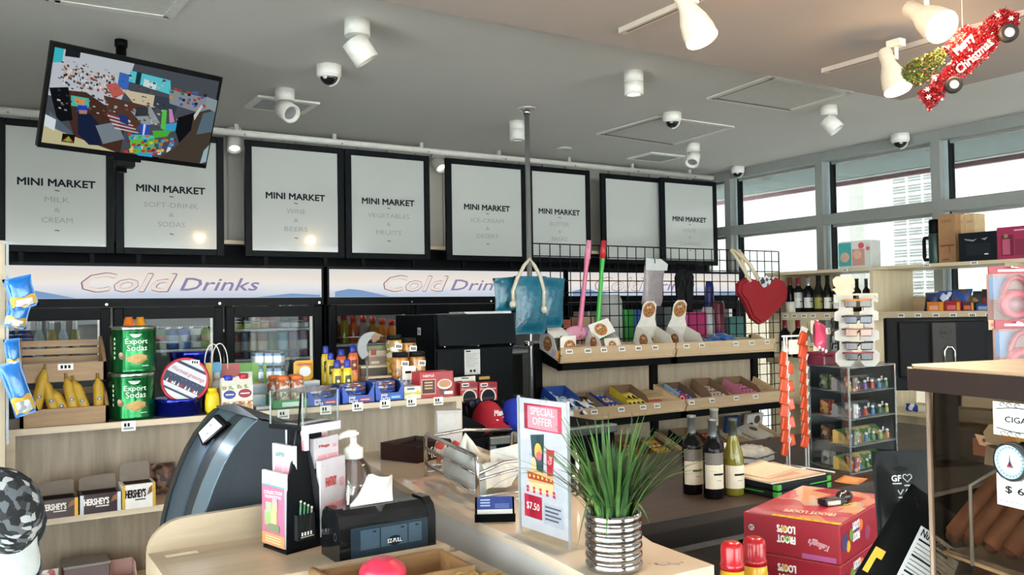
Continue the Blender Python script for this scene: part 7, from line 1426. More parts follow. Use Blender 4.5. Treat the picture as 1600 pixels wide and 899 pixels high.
# play-slip holder
A_ = Vector((.59, 1.915, ZP)); B2 = Vector((.679, 1.945, ZP)); Lv = Vector((-.024, .099, 0)); Rr = Vector((.082, .052, 0)); ht = .275
t = thing('play_slip_holder', 'black four-sided play-slip holder topped by a clear box', 'holder', A_); D2 = B2-A_; HB = M('#121418', .35)
top0 = D2*.42+Vector((.004, .03, ht)); top1 = D2*.62+Vector((.004, .03, ht)); bq = Vector((.0, .012, 0))
b = MB(); f1 = [Vector((0, 0, 0)), D2, D2*.97+Vector((0, 0, ht*.5)), top1, top0, D2*.03+Vector((0, 0, ht*.5))]; b.add([tuple(v) for v in f1]+[tuple(v+bq) for v in f1], [tuple(range(6)), tuple(range(11, 5, -1))]+[(i, (i+1) % 6, 6+(i+1) % 6, 6+i) for i in range(6)], HB); b.done('front_fin', t)
ctr = (Lv+D2+Rr)*.5
b = MB(); base_ = [Vector((0, 0, 0)), D2, D2+Rr, Lv+D2*.8+Rr*.7, Lv]; b.prism([(v.x, v.y) for v in base_], 0, .006, HB); cpt = [ctr+(v-ctr)*.42 for v in base_]; b.prism([(v.x, v.y) for v in cpt], .006, ht-.004, HB); cpt = [ctr+(v-ctr)*.75 for v in base_]; b.prism([(v.x, v.y) for v in cpt], .006, ht*.5, HB); b.done('core', t)
SL = M('#cfccd6', .6); SLP = M('#d89aa8', .55); SLP2 = M('#e3b9c2', .55)
def slips(P0, dirv, inward, z0, z1, w, th, kind, nm, cat='paper slips', lab=''):
    d = dirv.normalized(); nrm = d.cross(Vector((0, 0, 1)))        # outward
    X = Matrix(((d.x, 0, nrm.x, 0), (d.y, 0, nrm.y, 0), (0, 1, 0, 0), (0, 0, 0, 1)))
    o = A_+P0-nrm*inward; b = MB(); h = z1-z0
    b.box(0, w, 0, h, -th, 0, SL, X=X); b.disc(X, w*.08, h*.93, .0015, GREYI, .0006, seg=8)
    if kind == 0:
        b.rect(X, 0, 0, w, h*.8, M('#a8607f', .5)); b.rect(X, 0, 0, w, h*.16, M('#d98a5a', .5), .001); b.rect(X, 0, h*.8, w, h*.82, M('#4a9a9a', .5), .001); b.text(X, 'COLLECTION', w*.5, h*.72, h*.045, PAPER, w=w*.8, rot=3, bold=.012); b.text(X, 'PROMOTION', w*.5, h*.66, h*.04, PAPER, w=w*.7, rot=3, bold=.012)
        for i, (x, y, ww, hh_, c) in enumerate(((.12, .26, .3, .2, '#8aa06a'), (.42, .3, .26, .2, '#c0b07a'), (.2, .44, .26, .14, '#9ab08a'), (.48, .48, .24, .12, '#b09a80'), (.3, .2, .5, .09, '#6a7a5a'), (.5, .6, .22, .06, '#a890a8'))): b.rect(X, w*x, h*y, w*(x+ww), h*(y+hh_), M(c, .5), .0012+.0003*i)
        for k in range(3): b.rect(X, w*.15, h*(.04+.035*k), w*.85, h*(.052+.035*k), M('#f0c9a8', .5), .0014)
    else:
        b.rect(X, w*.12, 0, w*.97, h*.42, SLP2); b.rect(X, w*.14, h*.02, w*.52, h*.4, SLP, .001); b.rect(X, w*.56, h*.02, w*.95, h*.4, SLP, .001)
        if lab == 'CASH4LIFE': b.text(X, 'CASH', w*.5, h*.78, h*.12, M('#7d8f96', .5), w=w*.6, n=.0012, bold=.01); b.text(X, '4 LIFE', w*.48, h*.62, h*.1, M('#7d8f96', .5), w=w*.55, n=.0012, bold=.01)
        elif lab: b.text(X, lab, w*.4, h*.7, h*.12, M({'LOTTO': '#3a8a8a', 'POWER': '#5a6a7a'}.get(lab, '#c0392f'), .5), w=w*.42, n=.0012, bold=.03)
        b.rect(X, w*.75, h*.6, w*.92, h*.72, SLP, .0012)
    solo(b, nm, cat, 'leaflet' if kind == 0 else 'play slips', mat=Matrix.Translation(o), group='slips in the play-slip holder')
zz = lambda y, D=1.98: 1.6-(y-489)*D/1340-ZP
slips(Lv+Vector((0, 0, .012)), -Lv, -.002, 0, zz(733)-.012, .098, .008, 0, 'leaflet', 'magenta and orange leaflet in the lowest left pocket of the holder')
slips(Lv+Vector((.006, .004, zz(745))), -Lv, .02, 0, zz(694)-zz(745), .09, .01, 1, 'play_slip_stack', 'pink play slips in the middle left pocket of the holder', lab='LOTTO')
slips(Lv+Vector((.018, .0, zz(703))), -Lv, .04, 0, zz(664)-zz(703), .086, .01, 1, 'play_slip_stack', 'pink play slips in the top left pocket of the holder', lab='POWER')
slips(D2+Vector((0, 0, .02)), Rr, -.002, 0, zz(722)-.02, .095, .012, 1, 'play_slip_stack', 'pink play slips in the lowest right pocket of the holder', lab='FANTASY')
slips(D2+Vector((.0, .0, zz(735))), Rr, .016, 0, zz(688)-zz(735), .092, .012, 1, 'play_slip_stack', 'pink play slips in the middle right pocket of the holder', lab='Mega')
slips(D2+Vector((-.006, .004, zz(700))), Rr, .034, 0, zz(662)-zz(700), .085, .012, 1, 'play_slip_stack', 'white play slips in the top right pocket of the holder', lab='CASH4LIFE')
b = MB(); ca = [ctr+Vector((x, y, 0)) for x, y in ((-.06, -.06), (.06, -.06), (.06, .06), (-.06, .06))]; Q = T_(ctr.x, ctr.y, 0) @ Rz(24); z0, z1 = ht+.006, zz(612)
for x0, x1, y0, y1 in ((-.055, .055, -.055, -.052), (-.055, .055, .052, .055), (-.055, -.052, -.052, .052), (.052, .055, -.052, .052)): b.box(x0, x1, y0, y1, z0, z1, GLASS('#f8fafa', .02, .02, .1), X=Q)
b.box(-.056, .056, -.056, .056, z1, z1+.003, GLASS('#f4ece9', .3, .1, .3), X=Q)
for x in (-.055, .055):
    for y in (-.055, .055): b.cyl(Q @ Vector((x, y, z0)), Q @ Vector((x, y, z1)), .0022, ACRE, 6)
o = b.done('clear_box', t); b = MB(); b.box(-.058, .058, -.058, .058, ht-.004, ht+.006, HB, X=Q); b.box(-.06, .06, -.06, -.056, ht-.012, ht+.008, SL, X=Q); b.done('top_tray', t)
b = MB(); pp = A_+ctr+(Q.to_3x3() @ Vector((-.045, -.03, 0)))+Vector((0, 0, ht+.0062)); b.cyl((0, 0, 0), (.012, .016, .075), .0028, BLK, 8); solo(b, 'pen', 'black pen standing in the clear box of the holder', 'pen', pp)
t2 = thing('pencil_pocket', 'small smoky pocket on the holder fin with green pencils', 'pocket', A_+D2*.5); X = Matrix(((D2.normalized().x, 0, D2.normalized().y, 0), (D2.normalized().y, 0, -D2.normalized().x, 0), (0, 1, 0, 0), (0, 0, 0, 1)))
b = MB(); b.box(-.026, .022, .03, .085, .012, .0135, M('#2c2e30', .15, a=.55), X=X); b.box(-.026, -.0245, .03, .085, 0.0005, .012, M('#2c2e30', .2), X=X); b.box(.0205, .022, .03, .085, 0.0005, .012, M('#2c2e30', .2), X=X); b.box(-.026, .022, .028, .03, .0005, .0135, M('#2c2e30', .2), X=X); b.done('pocket', t2)
b = MB(); b.box(-.018, .018, .0335, .0345, .0136, .0142, PAPER, X=X)
for k in range(4): b.box(-.016+.008*k, -.012+.008*k, .037, .045, .0136, .0142, PAPER, X=X)
b.done('lettering', t2)
for k in range(4):
    b = MB(); p0 = X @ Vector((-.016+.009*k, .032, .0065)); p1 = X @ Vector((-.012+.010*k, .112-.006*k, .0065)); b.cyl(p0, p1, .0028, M('#2f6a4a' if k < 3 else '#7d7a66', .4), 7); b.cyl(p1, p1+(p1-p0).normalized()*.004, .0028, M('#c9c9c4', .3), 7); solo(b, 'pencil', '%s short pencil in the smoky pocket of the holder' % ['first green', 'second green', 'third green', 'grey'][k], 'pencil', A_+D2*.5, 0, 'pencils in the pocket')
# hand sanitiser
p = atY(552, 690, 2.03); t = thing('sanitizer_bottle', 'large clear hand sanitizer pump bottle behind the tissue box', 'bottle', (p.x, 2.03, ZP+.0005)); s = mp(p); r = 36*s; zS = lambda y: 1.6-(y-487)*s-ZP
CLR = GLASS('#e6dee0', .10, .03, .7); b = MB(); b.lathe([(r*.96, 0), (r, .006), (r, zS(790)), (r*.94, zS(760)), (r*.72, zS(728)), (r*.36, zS(712))], CLR, 28, cap=False); b.lathe([(r*.9, .003), (r*.93, .01), (r*.93, zS(800))], GLASS('#e9b9c2', .03, .02, .2), 28); b.done('bottle', t)
b = MB(); b.lathe([(r*.4, zS(714)), (r*.42, zS(712)), (r*.42, zS(698)), (r*.36, zS(697)), (r*.2, zS(693)), (r*.15, zS(690)), (r*.15, zS(681))], WHT, 20); b.tube([(-.0, 0, zS(681)), (.0, 0, zS(676)), (-.012, 0, zS(675)), (-.03, -.002, zS(677)), (-.045, -.004, zS(681))], [.009, .012, .01, .008, .0055], WHT, 10); b.box(-.02, .012, -.011, .011, zS(678), zS(673), WHT, bev=.003); b.cyl((0, 0, zS(714)), (0, 0, zS(800)), .009, M('#e3e3e3', .3, a=.7), 10); b.done('pump', t)
# tissue box
t = thing('tissue_box', 'glossy black pull-tissue box standing on the birch counter', 'tissue box', (.777, 1.83, ZP), 1.5); w, d, h = .226, .1, .108
SM = M('#101316', .12, coat=.5); b = MB(); X = Matrix(((0, 0, 1, 0), (1, 0, 0, 0), (0, 1, 0, 0), (0, 0, 0, 1)))
b.prism([(-d/2, 0), (d/2, 0), (d/2, h*.72), (d*.42, h*.9), (d*.22, h), (-d*.22, h), (-d*.42, h*.9), (-d/2, h*.72)], -w/2, w/2, SM, X); b.prism([(-d/2-.003, 0), (d/2+.003, 0), (d/2+.003, h*.72), (d*.44, h*.92), (d*.23, h+.004), (-d*.23, h+.004), (-d*.44, h*.92), (-d/2-.003, h*.72)], -w/2-.004, -w/2+.016, SM, X); b.prism([(-d/2-.003, 0), (d/2+.003, 0), (d/2+.003, h*.72), (d*.44, h*.92), (d*.23, h+.004), (-d*.23, h+.004), (-d*.44, h*.92), (-d/2-.003, h*.72)], w/2-.016, w/2+.004, SM, X); b.done('cover', t)
b = MB(); Fx = FR(d); b.box(-w*.4, w*.44, h*.06, h*.66, -.001, .0015, M('#22313d', .12, coat=.4), X=Fx); 
for x0, x1 in ((-w*.3, -w*.1), (-w*.085, w*.2), (w*.215, w*.36)): b.box(x0, x1, h*.2, h*.6, .0015, .002, M('#3d5262', .15, coat=.3), X=Fx); b.rect(Fx, x1-.016, h*.53, x1-.008, h*.56, BLK, .0024)
b.disc(Fx, w*.06, h*.3, .018, M('#15222e', .2), .0026, ry=.011); b.text(Fx, 'EZ-PULL', w*.06, h*.3, .0085, PAPER, w=.034, bold=.012, n=.003); b.done('window', t)
b = MB(); X2 = LF(w+.008); b.rect(X2, -.003, h*.25, .003, h*.65, M('#050505', .5), .0006); b.ring(X2, .03, h*.5, .006, .009, M('#2f2c28', .4), .0006); b.done('side_slot', t)
b = MB(); f = lambda u, v: ((u-.5)*.105*(1-.4*v)+.03*v-.002, (.02*math.sin(u*7)+.012)*v-.01, h+.002+v*.062*(1-.35*abs(u-.55))+.006*math.sin(u*9)*v); b.grid(f, 14, 10, M('#e6eae8', .8)); b.grid(lambda u, v: tuple(Vector(f(u, v))+Vector((.004, .012+.01*v*math.sin(u*5), -.004*v))), 14, 10, M('#e6eae8', .8)); solo(b, 'tissue', 'white tissue pulled up out of the black tissue box', 'tissue', mat=t.matrix_world.copy() if 0 else Matrix.Translation((.757, 1.83, ZP)) @ Rz(1.5))
# bamboo organiser, red-lidded jar and rings on the lower shelf
BM = WOOD('#7d5a3a', '#a07c52', 'x', .45, 20, 10); zl = 1.0055
t = thing('bamboo_organizer', 'brown bamboo organizer tray below the tissue box', 'tray', ((atY(517, 862, 1.6).x+.872)/2, 1.63, zl)); w, d, h = .872-atY(517, 862, 1.6).x, .15, .072
b = MB()
for y0, y1 in ((-d/2, -d/2+.008), (d/2-.008, d/2)): b.box(-w/2, w/2, y0, y1, 0, h, BM)
for x in (-w/2, -w*.05, w/2-.008): b.box(x, x+.008, -d/2+.008, d/2-.008, 0, h*.98, BM)
b.box(-w/2, w/2, -d/2, d/2, 0, .006, BM); b.cyl((-w/2, -d/2, h), (-w/2, d/2, h), .01, BM, 10); b.done('tray', t)
b = MB(); b.box(-.04, .04, -.05, .05, 0, .003, M('#d8d3b0', .6)); solo(b, 'note_pad', 'pale green note pad in the bamboo organizer', 'note pad', (.80, 1.63, zl+.0065))
p = atY(598, 884, 1.60); b = MB(); RL = M('#c92a48', .35, coat=.3); r = 37*mp(p); t = thing('red_lid_jar', 'jar with a translucent red domed lid at the bottom edge', 'jar', (p.x, 1.60, zl+.0065)); hz_ = p.z-zl
b.lathe([(r*.9, hz_-.045), (r, hz_-.04), (r, hz_-.016), (r*.9, hz_-.006), (r*.55, hz_+.004), (r*.5, hz_+.007), (.0004, hz_+.007)], RL, 28); b.done('lid', t); b = MB(); b.lathe([(r*.85, 0), (r*.88, .004), (r*.88, hz_-.043)], M('#c9a0a0', .3), 24); b.done('jar', t)
for i, q in enumerate((716, 738, 758, 776)):
    p = atY(q, 896, 1.52); b = MB(); b.tube([(.017*math.cos(a), 0, .017*math.sin(a)) for a in [k*math.pi/10 for k in range(20)]], .0045, M('#8a6a3a', .4, .3), 8, True); solo(b, 'wooden_ring', '%s of the row of brown rings at the bottom edge' % ['leftmost', 'second from left', 'third from left', 'rightmost'][i], 'ring', (p.x, 1.52, p.z-.017), 10, 'brown rings')
b = MB(); p = atY(746, 896, 1.52); b.box(-.07, .07, -.01, .01, 0, p.z-.036-zl, BM); solo(b, 'ring_stand', 'bamboo block under the brown rings', 'stand', (p.x, 1.52, zl+.0005), 10)
# ================================================================ front counter at right and its goods
FC = .905
t = thing('service_counter', 'dark counter below the cereal boxes and cigar case, mostly out of frame', 'counter', (1.7, .9, 0))
b = MB(T_(-1.7, -.9, 0)); b.prism([(.72, .12), (2.9, .12), (2.9, 1.62), (1.37, 1.62), (1.37, 1.2), (.72, 1.2)], FC-.03, FC, DARKW); b.done('top', t)
b = MB(T_(-1.7, -.9, 0)); b.prism([(.76, .16), (2.86, .16), (2.86, 1.58), (1.41, 1.58), (1.41, 1.16), (.76, 1.16)], 0, FC-.03, M('#2a2422', .5)); b.done('base', t)
# two red cereal snack boxes
CZ = 1.09; c1 = atZ(1312, 822, CZ); c0 = atZ(1188, 788, CZ); c2 = atZ(1390, 775, CZ)
e1 = (c1-c0); e2 = (c2-c1); ang = math.degrees(math.atan2(e2.y, e2.x)); wx = e2.length; dy = abs(e1.x*(-math.sin(math.radians(ang)))+e1.y*math.cos(math.radians(ang)))
REDB = M('#94192d', .35, v=.04); hB = (CZ-FC)/2
TOPP = CELLS(('#b5304a', '#c98a72', '#a8283f', '#d3a07e', '#b84a5c', '#c7ac98', '#b5304a', '#b9a7a0'), 15, .3, coat=.4)
for k in range(2):
    zb_ = FC+.0003+k*(hB+.0003)
    t = thing('snack_bar_box', ['lower of the two stacked red snack boxes', 'upper of the two stacked red snack boxes, keys on top'][k], 'box', (c1.x, c1.y, zb_), ang, 'stacked red snack boxes')
    b = MB(); b.box(0, wx, 0, dy, 0, hB-.0005, REDB, bev=.003)
    L = Matrix(((0, 0, -1, 0), (-1, 0, 0, dy/2), (0, 1, 0, 0), (0, 0, 0, 1)))       # left long side (towards -x)
    Fx = Matrix(((1, 0, 0, wx/2), (0, 0, -1, 0), (0, 1, 0, 0), (0, 0, 0, 1)))
    b.text(L, 'FROOT', -dy*.04, hB*.44, .017, PAPER, w=.044, rot=180, bold=.05, n=.0008); b.text(L, 'LOOPS', -dy*.04, hB*.70, .017, PAPER, w=.044, rot=180, bold=.05, n=.0008)
    b.disc(L, -dy*.03, hB*.48, .007, M('#6a9a3a', .4), .0012); b.disc(L, -dy*.06, hB*.72, .007, M('#d8a02c', .4), .0012)
    b.text(L, "Kellogg's", dy*.29, hB*.44, .018, M('#e6b3bd', .4), w=.048, rot=168, bold=.045, shear=.2, n=.0008); b.text(L, "Kellogg's", dy*.29, hB*.44, .017, M('#6a0c1e', .4), w=.046, rot=168, bold=.0, shear=.2, n=.0012)
    b.disc(L, -dy*.41, hB*.62, .0075, M('#d8d5d2', .4), .0008); b.text(L, '28', -dy*.41, hB*.62, .008, M('#2a6a6a', .4), rot=180, n=.0012, bold=.04)
    b.rect(L, dy*.12, hB*.03, dy*.46, hB*.16, M('#a8508a' if k else '#8a1a2e', .4), .0008)
    for x, y, r, c in ((-.42, .5, .03, '#3a3a6a'), (-.36, .35, .02, '#d8a02c'), (-.3, .6, .022, '#6a8a3a'), (-.2, .55, .026, '#5a2a6a'), (-.12, .7, .02, '#d86a2c'), (0, .4, .028, '#8a3a5a')): b.disc(Fx, x*wx, y*hB, r*.7, M(c, .4), .0008, seg=10)
    b.text(Fx, 'FROOT', -wx*.22, hB*.5, .018, PAPER, w=.05, rot=180, bold=.05, n=.0014); b.text(Fx, 'LOOPS', -wx*.22, hB*.78, .018, PAPER, w=.05, rot=180, bold=.05, n=.0014)
    b.done('carton', t)
    b = MB(); X = T_(0, 0, hB-.0004)
    b.rect(X, .004, .004, wx-.004, dy-.004, TOPP, .0006); b.rect(X, .0, .0, .02, dy*.7, M('#e0b01f', .4), .0012); b.rect(X, wx*.2, dy*.2, wx*.45, dy*.34, M('#b84a52', .4), .0012); b.poly(X, [(wx*.55, dy*.2), (wx*.8, dy*.15), (wx*.9, dy*.5), (wx*.6, dy*.6)], M('#b02a3c', .35), .001); b.text(X, 'FROOT LOOPS', wx*.2, dy*.42, .03, M('#e3cfc4', .4), w=.12, rot=100, bold=.03, n=.0016)
    for i in range(7): b.poly(X, [(.007, dy*(.08+.09*i)), (.013, dy*(.1+.09*i)), (.013, dy*(.13+.09*i)), (.007, dy*(.11+.09*i))], M('#8a5a14', .5), .0018)
    b.done('top_print', t)
# keys on the box
p = atZ(1308, 786, CZ+.004); t = thing('car_keys', 'black car key fob with keys lying on the red box', 'keys', (p.x, p.y, FC+2*hB+.0012), -8)
b = MB(); b.box(-.052, .02, -.017, .017, 0, .017, M('#17181a', .25, coat=.4), bev=.005); b.box(-.048, -.005, -.0178, -.0165, .003, .014, M('#a9a9a6', .2, .8)); b.box(-.03, .0, -.01, .01, .0168, .0178, M('#3a3a38', .4)); b.done('fob', t)
b = MB(); b.sphere((.035, .01, .015), .024, .02, .015, M('#2a2320', .15, coat=.6)); b.done('second_fob', t); b = MB(); b.box(.01, .05, -.018, -.008, 0, .003, M('#b9a04a', .25, .8)); b.lathe([(.009, 0), (.009, .003)], M('#b9a04a', .25, .8), 12, X=T_(.012, -.014, .0)); b.done('key', t); b = MB(); b.tube([(.022+.012*math.cos(a), .0, .016+.010*math.sin(a)) for a in [k*math.pi/8 for k in range(16)]], .0015, CHR, 6, True); b.done('key_ring', t)
# red-capped yellow bottles
def sauce(px, D_, yt, label):
    p = atD(px, yt, D_); r = 17.5*D_/F; t = thing('squeeze_bottle', label, 'bottle', (p.x, p.y, FC), 0, 'red-capped yellow bottles'); h = p.z-FC; ch = 34*D_/F
    b = MB(); b.lathe([(r*1.2, 0), (r*1.25, .006), (r*1.25, h*.45), (r*1.1, h*.62), (r*.98, h-ch)], M('#d9aa1c', .25, coat=.3), 24); b.done('body', t)
    b = MB(); b.lathe([(r*1.08, h-ch-.012), (r*1.08, h-ch), (r*.98, h-ch+.002), (r*1.0, h-r*.6), (r*.9, h-r*.22), (r*.6, h-r*.03), (.0005, h)], M('#b01824', .25, coat=.4), 24); b.done('cap', t)
    b = MB(); s = MB(); s.rect(I4, -r, h*.1, r*.6, h*.42, M('#8a1a2c', .4)); s.rect(I4, -r*.8, h*.25, r*.3, h*.32, PAPER, .0012); wrap(b, s, r*1.25); b.done('label', t)
sauce(1143, 1.78, 846, 'front yellow bottle with a red domed cap beside the red boxes'); sauce(1178, 1.9, 839, 'rear yellow bottle with a red domed cap against the red boxes')
# black snack bags
BB_ = M('#08090a', .5, coat=.08, v=.1, bump=.25, sc=18)
def bagm(c, right, upv): n = right.cross(upv).normalized(); return Matrix(((right.x, upv.x, n.x, c.x), (right.y, upv.y, n.y, c.y), (right.z, upv.z, n.z, c.z), (0, 0, 0, 1)))
Dg = 1.62; tl, tr2 = atD(1369, 705, Dg), atD(1452, 716, Dg); c = atD(1412, 795, Dg+.0); rgt = (tr2-tl).normalized(); upv = (Vector((0, 0, 1))+fw*.05).normalized(); rgt = (rgt-upv*rgt.dot(upv)).normalized(); w = 92*Dg/F; h = 2*(c.z-FC)*.0+2*(tl.z-c.z)
h = tl.z-FC-.004; cen = Vector(((tl.x+tr2.x)/2, (tl.y+tr2.y)/2, FC+.002+h/2)); Mx = bagm(cen, rgt, upv)
t = thing('snack_pouch', 'upright black snack pouch with white diet symbols behind the red boxes', 'pouch', mat=Mx)
b = MB()
for sg in (1, -1): b.grid(lambda u, v: ((u-.5)*w*(.86+.14*v*v), (v-.5)*h, sg*.034*max(0, math.sin(math.pi*u))**.7*(1-v)**.55), 12, 14, BB_)
b.done('pouch', t)
b = MB(); k_ = w/92; LT = M('#a9adae', .5); n = .0365
b.text(I4, 'GF', -22*k_, h/2-38*k_, 9*k_, LT, n=n, bold=.03); b.rect(I4, -28*k_, h/2-47*k_, -14*k_, h/2-45*k_, GREYI, n)
hp_ = [(0, -6), (-7, 1), (-6, 5), (-3, 6), (0, 3.5), (3, 6), (6, 5), (7, 1)]; b.tube([(x*k_-5*k_, y*k_+h/2-38*k_, n) for x, y in hp_], .0008, LT, 5, True); b.rect(I4, -10*k_, h/2-50*k_, 0, h/2-48*k_, GREYI, n)
b.tube([(-20*k_, h/2-56*k_, n), (-17*k_, h/2-63*k_, n), (-12*k_, h/2-55*k_, n)], .0012, LT, 5); b.ring(I4, -3*k_, h/2-59*k_, 4.5*k_, 5.6*k_, LT, n); b.text(I4, 'G', -3*k_, h/2-59*k_, 4*k_, LT, n=n); b.rect(I4, -20*k_, h/2-68*k_, -12*k_, h/2-66*k_, GREYI, n); b.rect(I4, -8*k_, h/2-70*k_, 2*k_, h/2-66*k_, GREYI, n)
b.rect(I4, -22*k_, h/2-98*k_, 20*k_, h/2-77*k_, M('#b9a79c', .5), n+.004); b.text(I4, 'BAND', -6*k_, h/2-83*k_, 6*k_, INK, n=n+.005, bold=.04); b.done('print', t)
Dl = 1.18; iu = Vector((.58, .81)); upv = (rt*iu.x+up*iu.y+fw*.25).normalized(); rgt = (rt*.81-up*.58).normalized(); rgt = (rgt-upv*rgt.dot(upv)).normalized(); h = .225; w = .155; cen = atD(1428, 907, Dl)
t = thing('snack_pouch', 'black snack pouch leaning over the red boxes, nutrition table showing', 'pouch', mat=bagm(cen, rgt, upv))
b = MB(); WU = lambda v: .86+.14*math.sin(math.pi*min(1, max(0, 1-v))*.5)
NZ = lambda u, v: .036*max(0, math.sin(math.pi*u))**.75*(max(0, 1-v))**.45
for sg in (1, -1): b.grid(lambda u, v: ((u-.5)*w*WU(v), (v-.5)*h, sg*NZ(u, v)), 14, 16, BB_)
b.done('pouch', t); b = MB()
def pq(u0, u1, v0, v1, m, dn=0): b.grid(lambda a, c: (((u0+(u1-u0)*a)-.5)*w*WU(v0+(v1-v0)*c), ((v0+(v1-v0)*c)-.5)*h, NZ(u0+(u1-u0)*a, v0+(v1-v0)*c)+.0012+dn), 8, 6, m)
pq(.25, .74, .34, .79, M('#bfc2c4', .5))
for k in range(13): v = .70-.027*k; pq(.28, .71 if k % 2 else .6, v, v+(.006 if k % 4 else .013), INK if k % 4 == 0 else M('#6a6d70', .5), .0007)
b.text(T_(-.001, h*.25, NZ(.5, .75)+.0022), 'Nutrition Facts', 0, 0, .010, INK, w=.066, bold=.03)
pq(.02, .10, .47, .53, M('#c9952c', .45)); pq(.02, .06, .36, .48, M('#c9952c', .45)); pq(.42, .9, .2, .31, M('#c9952c', .45)); b.done('print', t)
# tall cigar case
dl = 1.06; lc = CAM+fw*0+Vector((0, 0, 0)); fh = Vector((math.sin(PSI), math.cos(PSI), 0)); rh = r0
LP = rh*.476+fh*1.06; E1 = rh*.94+fh*.34; E2 = rh*.35-fh*.937; ztop = 1.6-.078; LTK = .026
ang = math.degrees(math.atan2(E2.y, E2.x)); Wc, Dc = .34, .25
t = thing('cigar_case', 'tall acrylic cigar case with a dark wood lid at the right edge', 'display case', (LP.x, LP.y, FC), ang); ht = ztop-FC
LW = WOOD('#7d6248', '#9c8064', 'x', .35, 10, 12); LD = M('#2a201d', .35)
b = MB(); ch = .018; P = [(ch, -.004), (Wc, -.004), (Wc, Dc), (0, Dc), (-.006, Dc-.02), (-.006, ch)]; b.prism(P, ht-LTK, ht, LD); b.prism([(x*.985+.004, y*.98+.004) for x, y in P], ht, ht+.0035, LW); b.done('lid', t)
g0 = .012; AC3 = GLASS('#e0dad3', .03, .03, .1); b = MB()
b.box(g0+.02, Wc-.01, g0-.002, g0+.002, .0, ht-LTK, AC3); b.box(Wc-.012, Wc-.008, g0, Dc-.012, 0, ht-LTK, AC3); b.done('front_pane', t)
b = MB(); b.box(g0-.002, g0+.002, g0+.02, Dc-.012, 0, ht-LTK, AC3); b.done('side_pane', t)
b = MB(); b.quad([(g0+.02, g0, 0), (g0, g0+.02, 0), (g0, g0+.02, ht-LTK), (g0+.02, g0, ht-LTK)], AC3); b.done('corner_pane', t)
ED2 = M('#8a7565', .2, a=.75); b = MB()
for x, y, r in ((g0, g0+.02, .0028), (g0+.02, g0, .0035), (g0, Dc-.012, .003)): b.cyl((x, y, 0), (x, y, ht-LTK), r, ED2, 8)
b.done('corner_strips', t)
b = MB(); b.box(g0, Wc-.01, Dc-.016, Dc-.01, 0, ht-LTK, M('#3b3733', .4)); b.box(-.002, .010, Dc-.03, Dc-.012, ht-LTK-.07, ht-LTK, BLK); b.done('back_panel', t)
for z in (ht-.11,):
    b = MB(); b.box(g0+.006, Wc-.016, .11, Dc-.02, z, z+.004, M('#6b6158', .2, a=.6)); b.box(g0+.006, Wc-.016, .11, .114, z, z+.02, ACRE); b.done('inner_shelf', t)
Fx = FR(0) @ T_(0, 0, -g0+.0023)
CW_ = M('#d2d2cd', .5)
b = MB(); p0 = .124; z0_ = ht-LTK-.004-.036; b.prism([(p0, z0_), (p0+.07, z0_), (p0+.07, z0_+.036), (p0, z0_+.036)], 0, .002, CW_, Fx); b.text(Fx, 'CIGARS', p0+.034, z0_+.018, .0062, INK, w=.038, n=.0026, bold=.02)
for s_ in (1, -1):
    b.tube([(p0+.004+.054*i/14, z0_+.018+s_*(.010+.003*math.sin(i/14*math.pi)), -.0) for i in range(15)], .0006, INK, 4, X=Fx @ T_(0, 0, .0024))
    for x in (.012, .02, .03, .042): b.tube([(p0+x+.003*math.cos(a), z0_+.018+s_*.0155+.0022*math.sin(a), 0) for a in [k*.8 for k in range(7)]], .0004, INK, 4, X=Fx @ T_(0, 0, .0024))
b.done('cigar_plaque', t)
b = MB(); z1_ = ht-.142; b.prism([(p0+.002, z1_), (p0+.064, z1_), (p0+.064, z1_+.034), (p0+.002, z1_+.034)], 0, .002, CW_, Fx); b.text(Fx, '$ 6.', p0+.026, z1_+.018, .0085, INK, w=.026, n=.0026, bold=.02)
for s_ in (1, -1):
    for x in range(9): b.rect(Fx, p0+.006+.006*x, z1_+.017+s_*.0125, p0+.010+.006*x, z1_+.0185+s_*.0125, GREYI, .0026)
b.done('price_plaque', t)
b = MB(); gx, gz = p0+.024, ht-.0925; X = Fx @ T_(gx, gz, .002)
b.lathe([(.021, 0), (.021, .006), (.018, .008)], M('#55595c', .25, .7), 28, X=X, cap=False); b.disc(X, 0, 0, .0195, M('#b9c9d8', .4), .0055, seg=28); b.ring(X, 0, 0, .0135, .0165, M('#8fa6b8', .4), .006)
for k in range(24): a = k*.2618; b.rect(X @ Rz(math.degrees(a)), .0145, -.0003, .0165, .0003, INK, .0064)
b.poly(X, [(-.001, -.004), (.001, -.004), (.0, .010)], INK, .0066); b.poly(X, [(-.004, -.006), (.004, -.006), (0, .002)], M('#6a2a3a', .5), .0066); b.done('hygrometer', t)
b = MB(); b.box(p0+.004, p0+.05, .016, .04, ht-.098, ht-.066, CELLS(('#d8b060', '#b9c08a', '#c98a4a', '#8aa08a'), 40, .4)); b.disc(FR(0) @ T_(0, 0, -.016), p0+.03, ht-.078, .007, BLK, .001); solo(b, 'cigar_carton', 'green and gold cigar box inside the cigar case', 'box', mat=Matrix.Translation((LP.x, LP.y, FC)) @ Rz(ang))
CG = M('#6a4028', .7, v=.25, sc=60, bump=.2); CGE = M('#4a2a1c', .8); TQ = Matrix.Translation((LP.x, LP.y, FC)) @ Rz(ang)
b = MB(); zc_ = ht-.195
b.prism([(.036, zc_-.03), (Wc-.03, zc_-.03), (Wc-.03, zc_-.022), (.036, zc_-.022)], -.13, -.03, M('#8a8178', .2, a=.6), FR(0)); b.tube([(.075, .026, zc_-.03), (.075, .026, zc_+.062), (.09, .05, zc_+.08)], .0022, ACRE, 6); b.tube([(.034, .028, zc_-.026), (.12, .03, zc_-.03)], .0025, M('#c9b090', .2), 6); b.done('cigar_tray', t)
